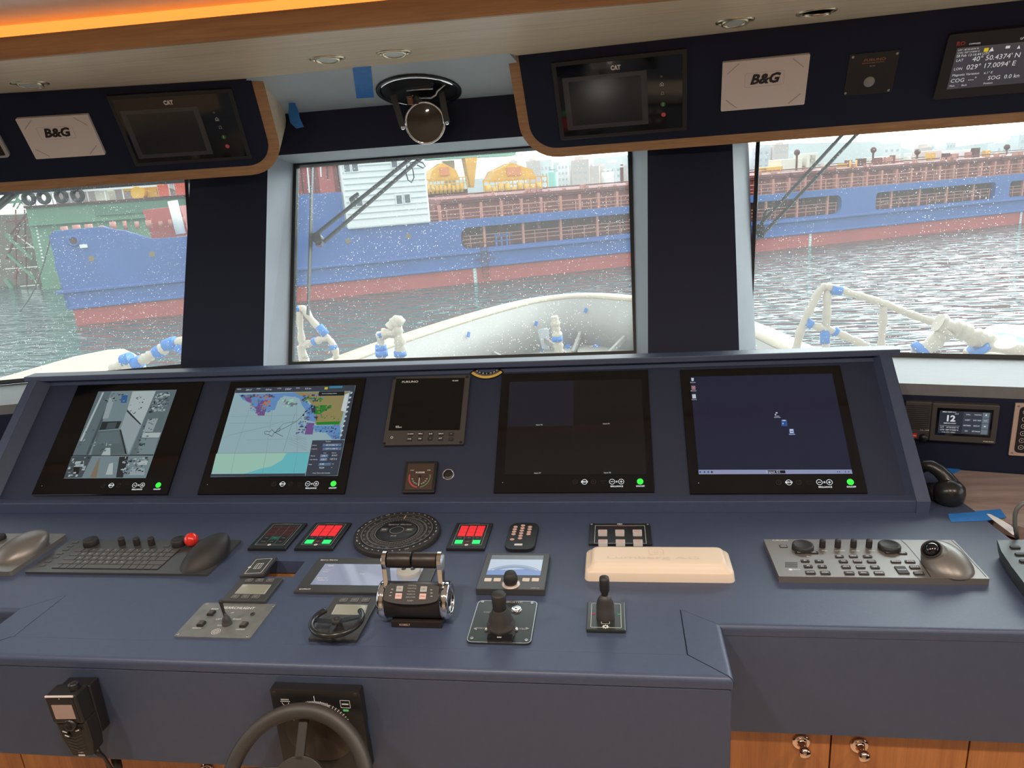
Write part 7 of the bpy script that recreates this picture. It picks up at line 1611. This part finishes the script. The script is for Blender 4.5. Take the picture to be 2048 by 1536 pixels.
# wrapped rails and posts
WR_ = mat('plastic_wrapped_rail', (.52, .45, .36), .5, bump=1.5, bscale=30, var=.22, vscale=9)
def rail(label, segs, y, r, bands=(), name='wrapped_rail', cat='railing'):
    F_ = Frame((0, y, 0), (1, 0, 0), (0, 0, 1)); o0 = F_.at(*segs[0][0]); t = thing(name, label, cat, Matrix.Translation(o0)); R3 = random.Random(len(label))
    for sg in segs:
        pts = [F_.at(*p)-o0 for p in sg]; sm = smooth(pts, 6) if len(pts) > 2 else [pts[0].lerp(pts[1], k/8) for k in range(9)]
        m = MB(); m.tube(sm, [r*R3.uniform(.8, 1.3) for _ in sm], 9); m.build('wrapped_tube', [WR_], t)
    zf_ = .20 if y < 5.3 else ZC-1.05
    low = {}
    for sg in segs:
        for e_ in (sg[0], sg[-1]):
            q_ = F_.at(*e_)
            if e_[1] > 690: low[round(q_.x, 1)] = q_
    if not low: q_ = F_.at(*segs[0][-1]); low[0] = q_
    for q_ in low.values():
        m = MB(); m.tube([q_-o0, V(q_.x, q_.y, zf_)-o0], r, 9); m.build('stanchion_foot', [WR_], t)
    for p, q in bands:
        a = F_.at(*p)-o0; b = F_.at(*q)-o0; m = MB(); m.tube([a, b], r*1.32, 9); m.build('tape_band', [TAPE], t)
rail('wrapped rail with blue tape bands at the lower left of the centre window', [[(594, 622), (606, 617), (624, 641), (648, 668), (667, 690), (673, 716)], [(597, 622), (606, 700), (612, 716)], [(600, 692), (628, 684), (655, 674)]], 4.6, .022, [((592, 618), (600, 621)), ((637, 652), (652, 670)), ((626, 685), (632, 682)), ((666, 690), (668, 698))])
rail('wrapped rail with blue and white bands in the lower right of the left window', [[(238, 742), (270, 728), (300, 712), (330, 696), (372, 680)], [(225, 738), (262, 722)]], 4.2, .032, [((268, 729), (282, 722)), ((312, 707), (324, 700)), ((330, 692), (352, 684)), ((356, 690), (366, 700)), ((246, 722), (262, 716))])
rail('large wrapped rail sloping across the lower right window', [[(1592, 700), (1603, 655), (1622, 615), (1642, 578), (1665, 576), (1720, 592), (1770, 608), (1830, 632), (1880, 648)], [(1655, 580), (1652, 700)], [(1768, 612), (1762, 700)], [(1608, 646), (1645, 656), (1680, 668), (1735, 692)]], 4.0, .020, [((1662, 578), (1683, 582)), ((1612, 644), (1624, 650)), ((1650, 660), (1650, 686)), ((1668, 662), (1674, 666))])
rail('thick plastic bundle on the rail at the lower right corner of the right window', [[(1876, 645), (1900, 655), (1925, 662), (1950, 675), (1990, 688), (2060, 706), (2110, 720)], [(1893, 660), (1868, 685), (1838, 704)]], 3.6, .040, [((1836, 706), (1848, 697)), ((1955, 690), (1962, 700))])
rail('wrapped post with blue tape on the bow beside the bulwark', [[(802, 720), (800, 685), (794, 655), (790, 640)], [(780, 655), (792, 640), (806, 648)], [(766, 668), (794, 664)]], 7.0, .05, [((800, 702), (801, 712)), ((763, 700), (764, 712))], 'wrapped_post', 'post')
rail('wrapped post with blue tape standing at the left end of the bow', [[(763, 720), (762, 690), (761, 664)]], 7.0, .045, [((762, 664), (766, 672)), ((762, 690), (762, 700))], 'wrapped_post', 'post')
rail('slim wrapped post in front of the foredeck hatch', [[(1119, 712), (1116, 680), (1112, 655), (1109, 632)]], 7.5, .045, [((1114, 672), (1115, 682))], 'wrapped_post', 'post')
# upper deck of the own ship outside the wheelhouse, hidden below the window sills
m = MB(); m.box(-9, 8, 2.32, 5.25, .10, .20); m.box(-9, 8, 5.15, 5.25, -2.0, .10); ud = m.build('upper_deck', [WSH]); tag(ud, 'narrow white side deck just outside the wheelhouse windows, under the wrapped rails', 'deck')
# side bulwark pieces
def slab(name, label, pts, z, th_, mt, bands=()):
    F_ = Frame((0, 0, z), (1, 0, 0), (0, 1, 0)); q = [F_.at(*p) for p in pts]; q = [(p.x, p.y) for p in q]
    if sum(q[i][0]*q[(i+1) % len(q)][1]-q[(i+1) % len(q)][0]*q[i][1] for i in range(len(q))) < 0: q = q[::-1]
    m = MB(); m.prism(q, z-th_, z); o = m.build(name, [mt], bevel=.01); tag(o, label, 'bulwark'); return o
slab('side_bulwark', 'cream bulwark top sloping across the lower left window', [(-80, 778), (150, 712), (215, 699), (249, 697), (270, 707), (290, 722), (262, 745), (-80, 830)], .35, .5, CAPM)
slab('side_bulwark', 'cream and blue bulwark corner at the lower right edge of the right window', [(1925, 700), (1975, 652), (2000, 647), (2120, 655), (2120, 720)], .35, .06, CAPM)
F_ = Frame((0, 0, .352), (1, 0, 0), (0, 1, 0)); q = [F_.at(*p) for p in ((1968, 682), (1982, 665), (2020, 668), (2060, 682), (2060, 700), (2000, 690))]; q = [(p.x, p.y) for p in q][::-1]
m = MB(); m.prism(q, .352, .356); tag(m.build('masking_tape', [TAPE]), 'blue tape patch on the bulwark corner at the lower right window edge', 'tape')
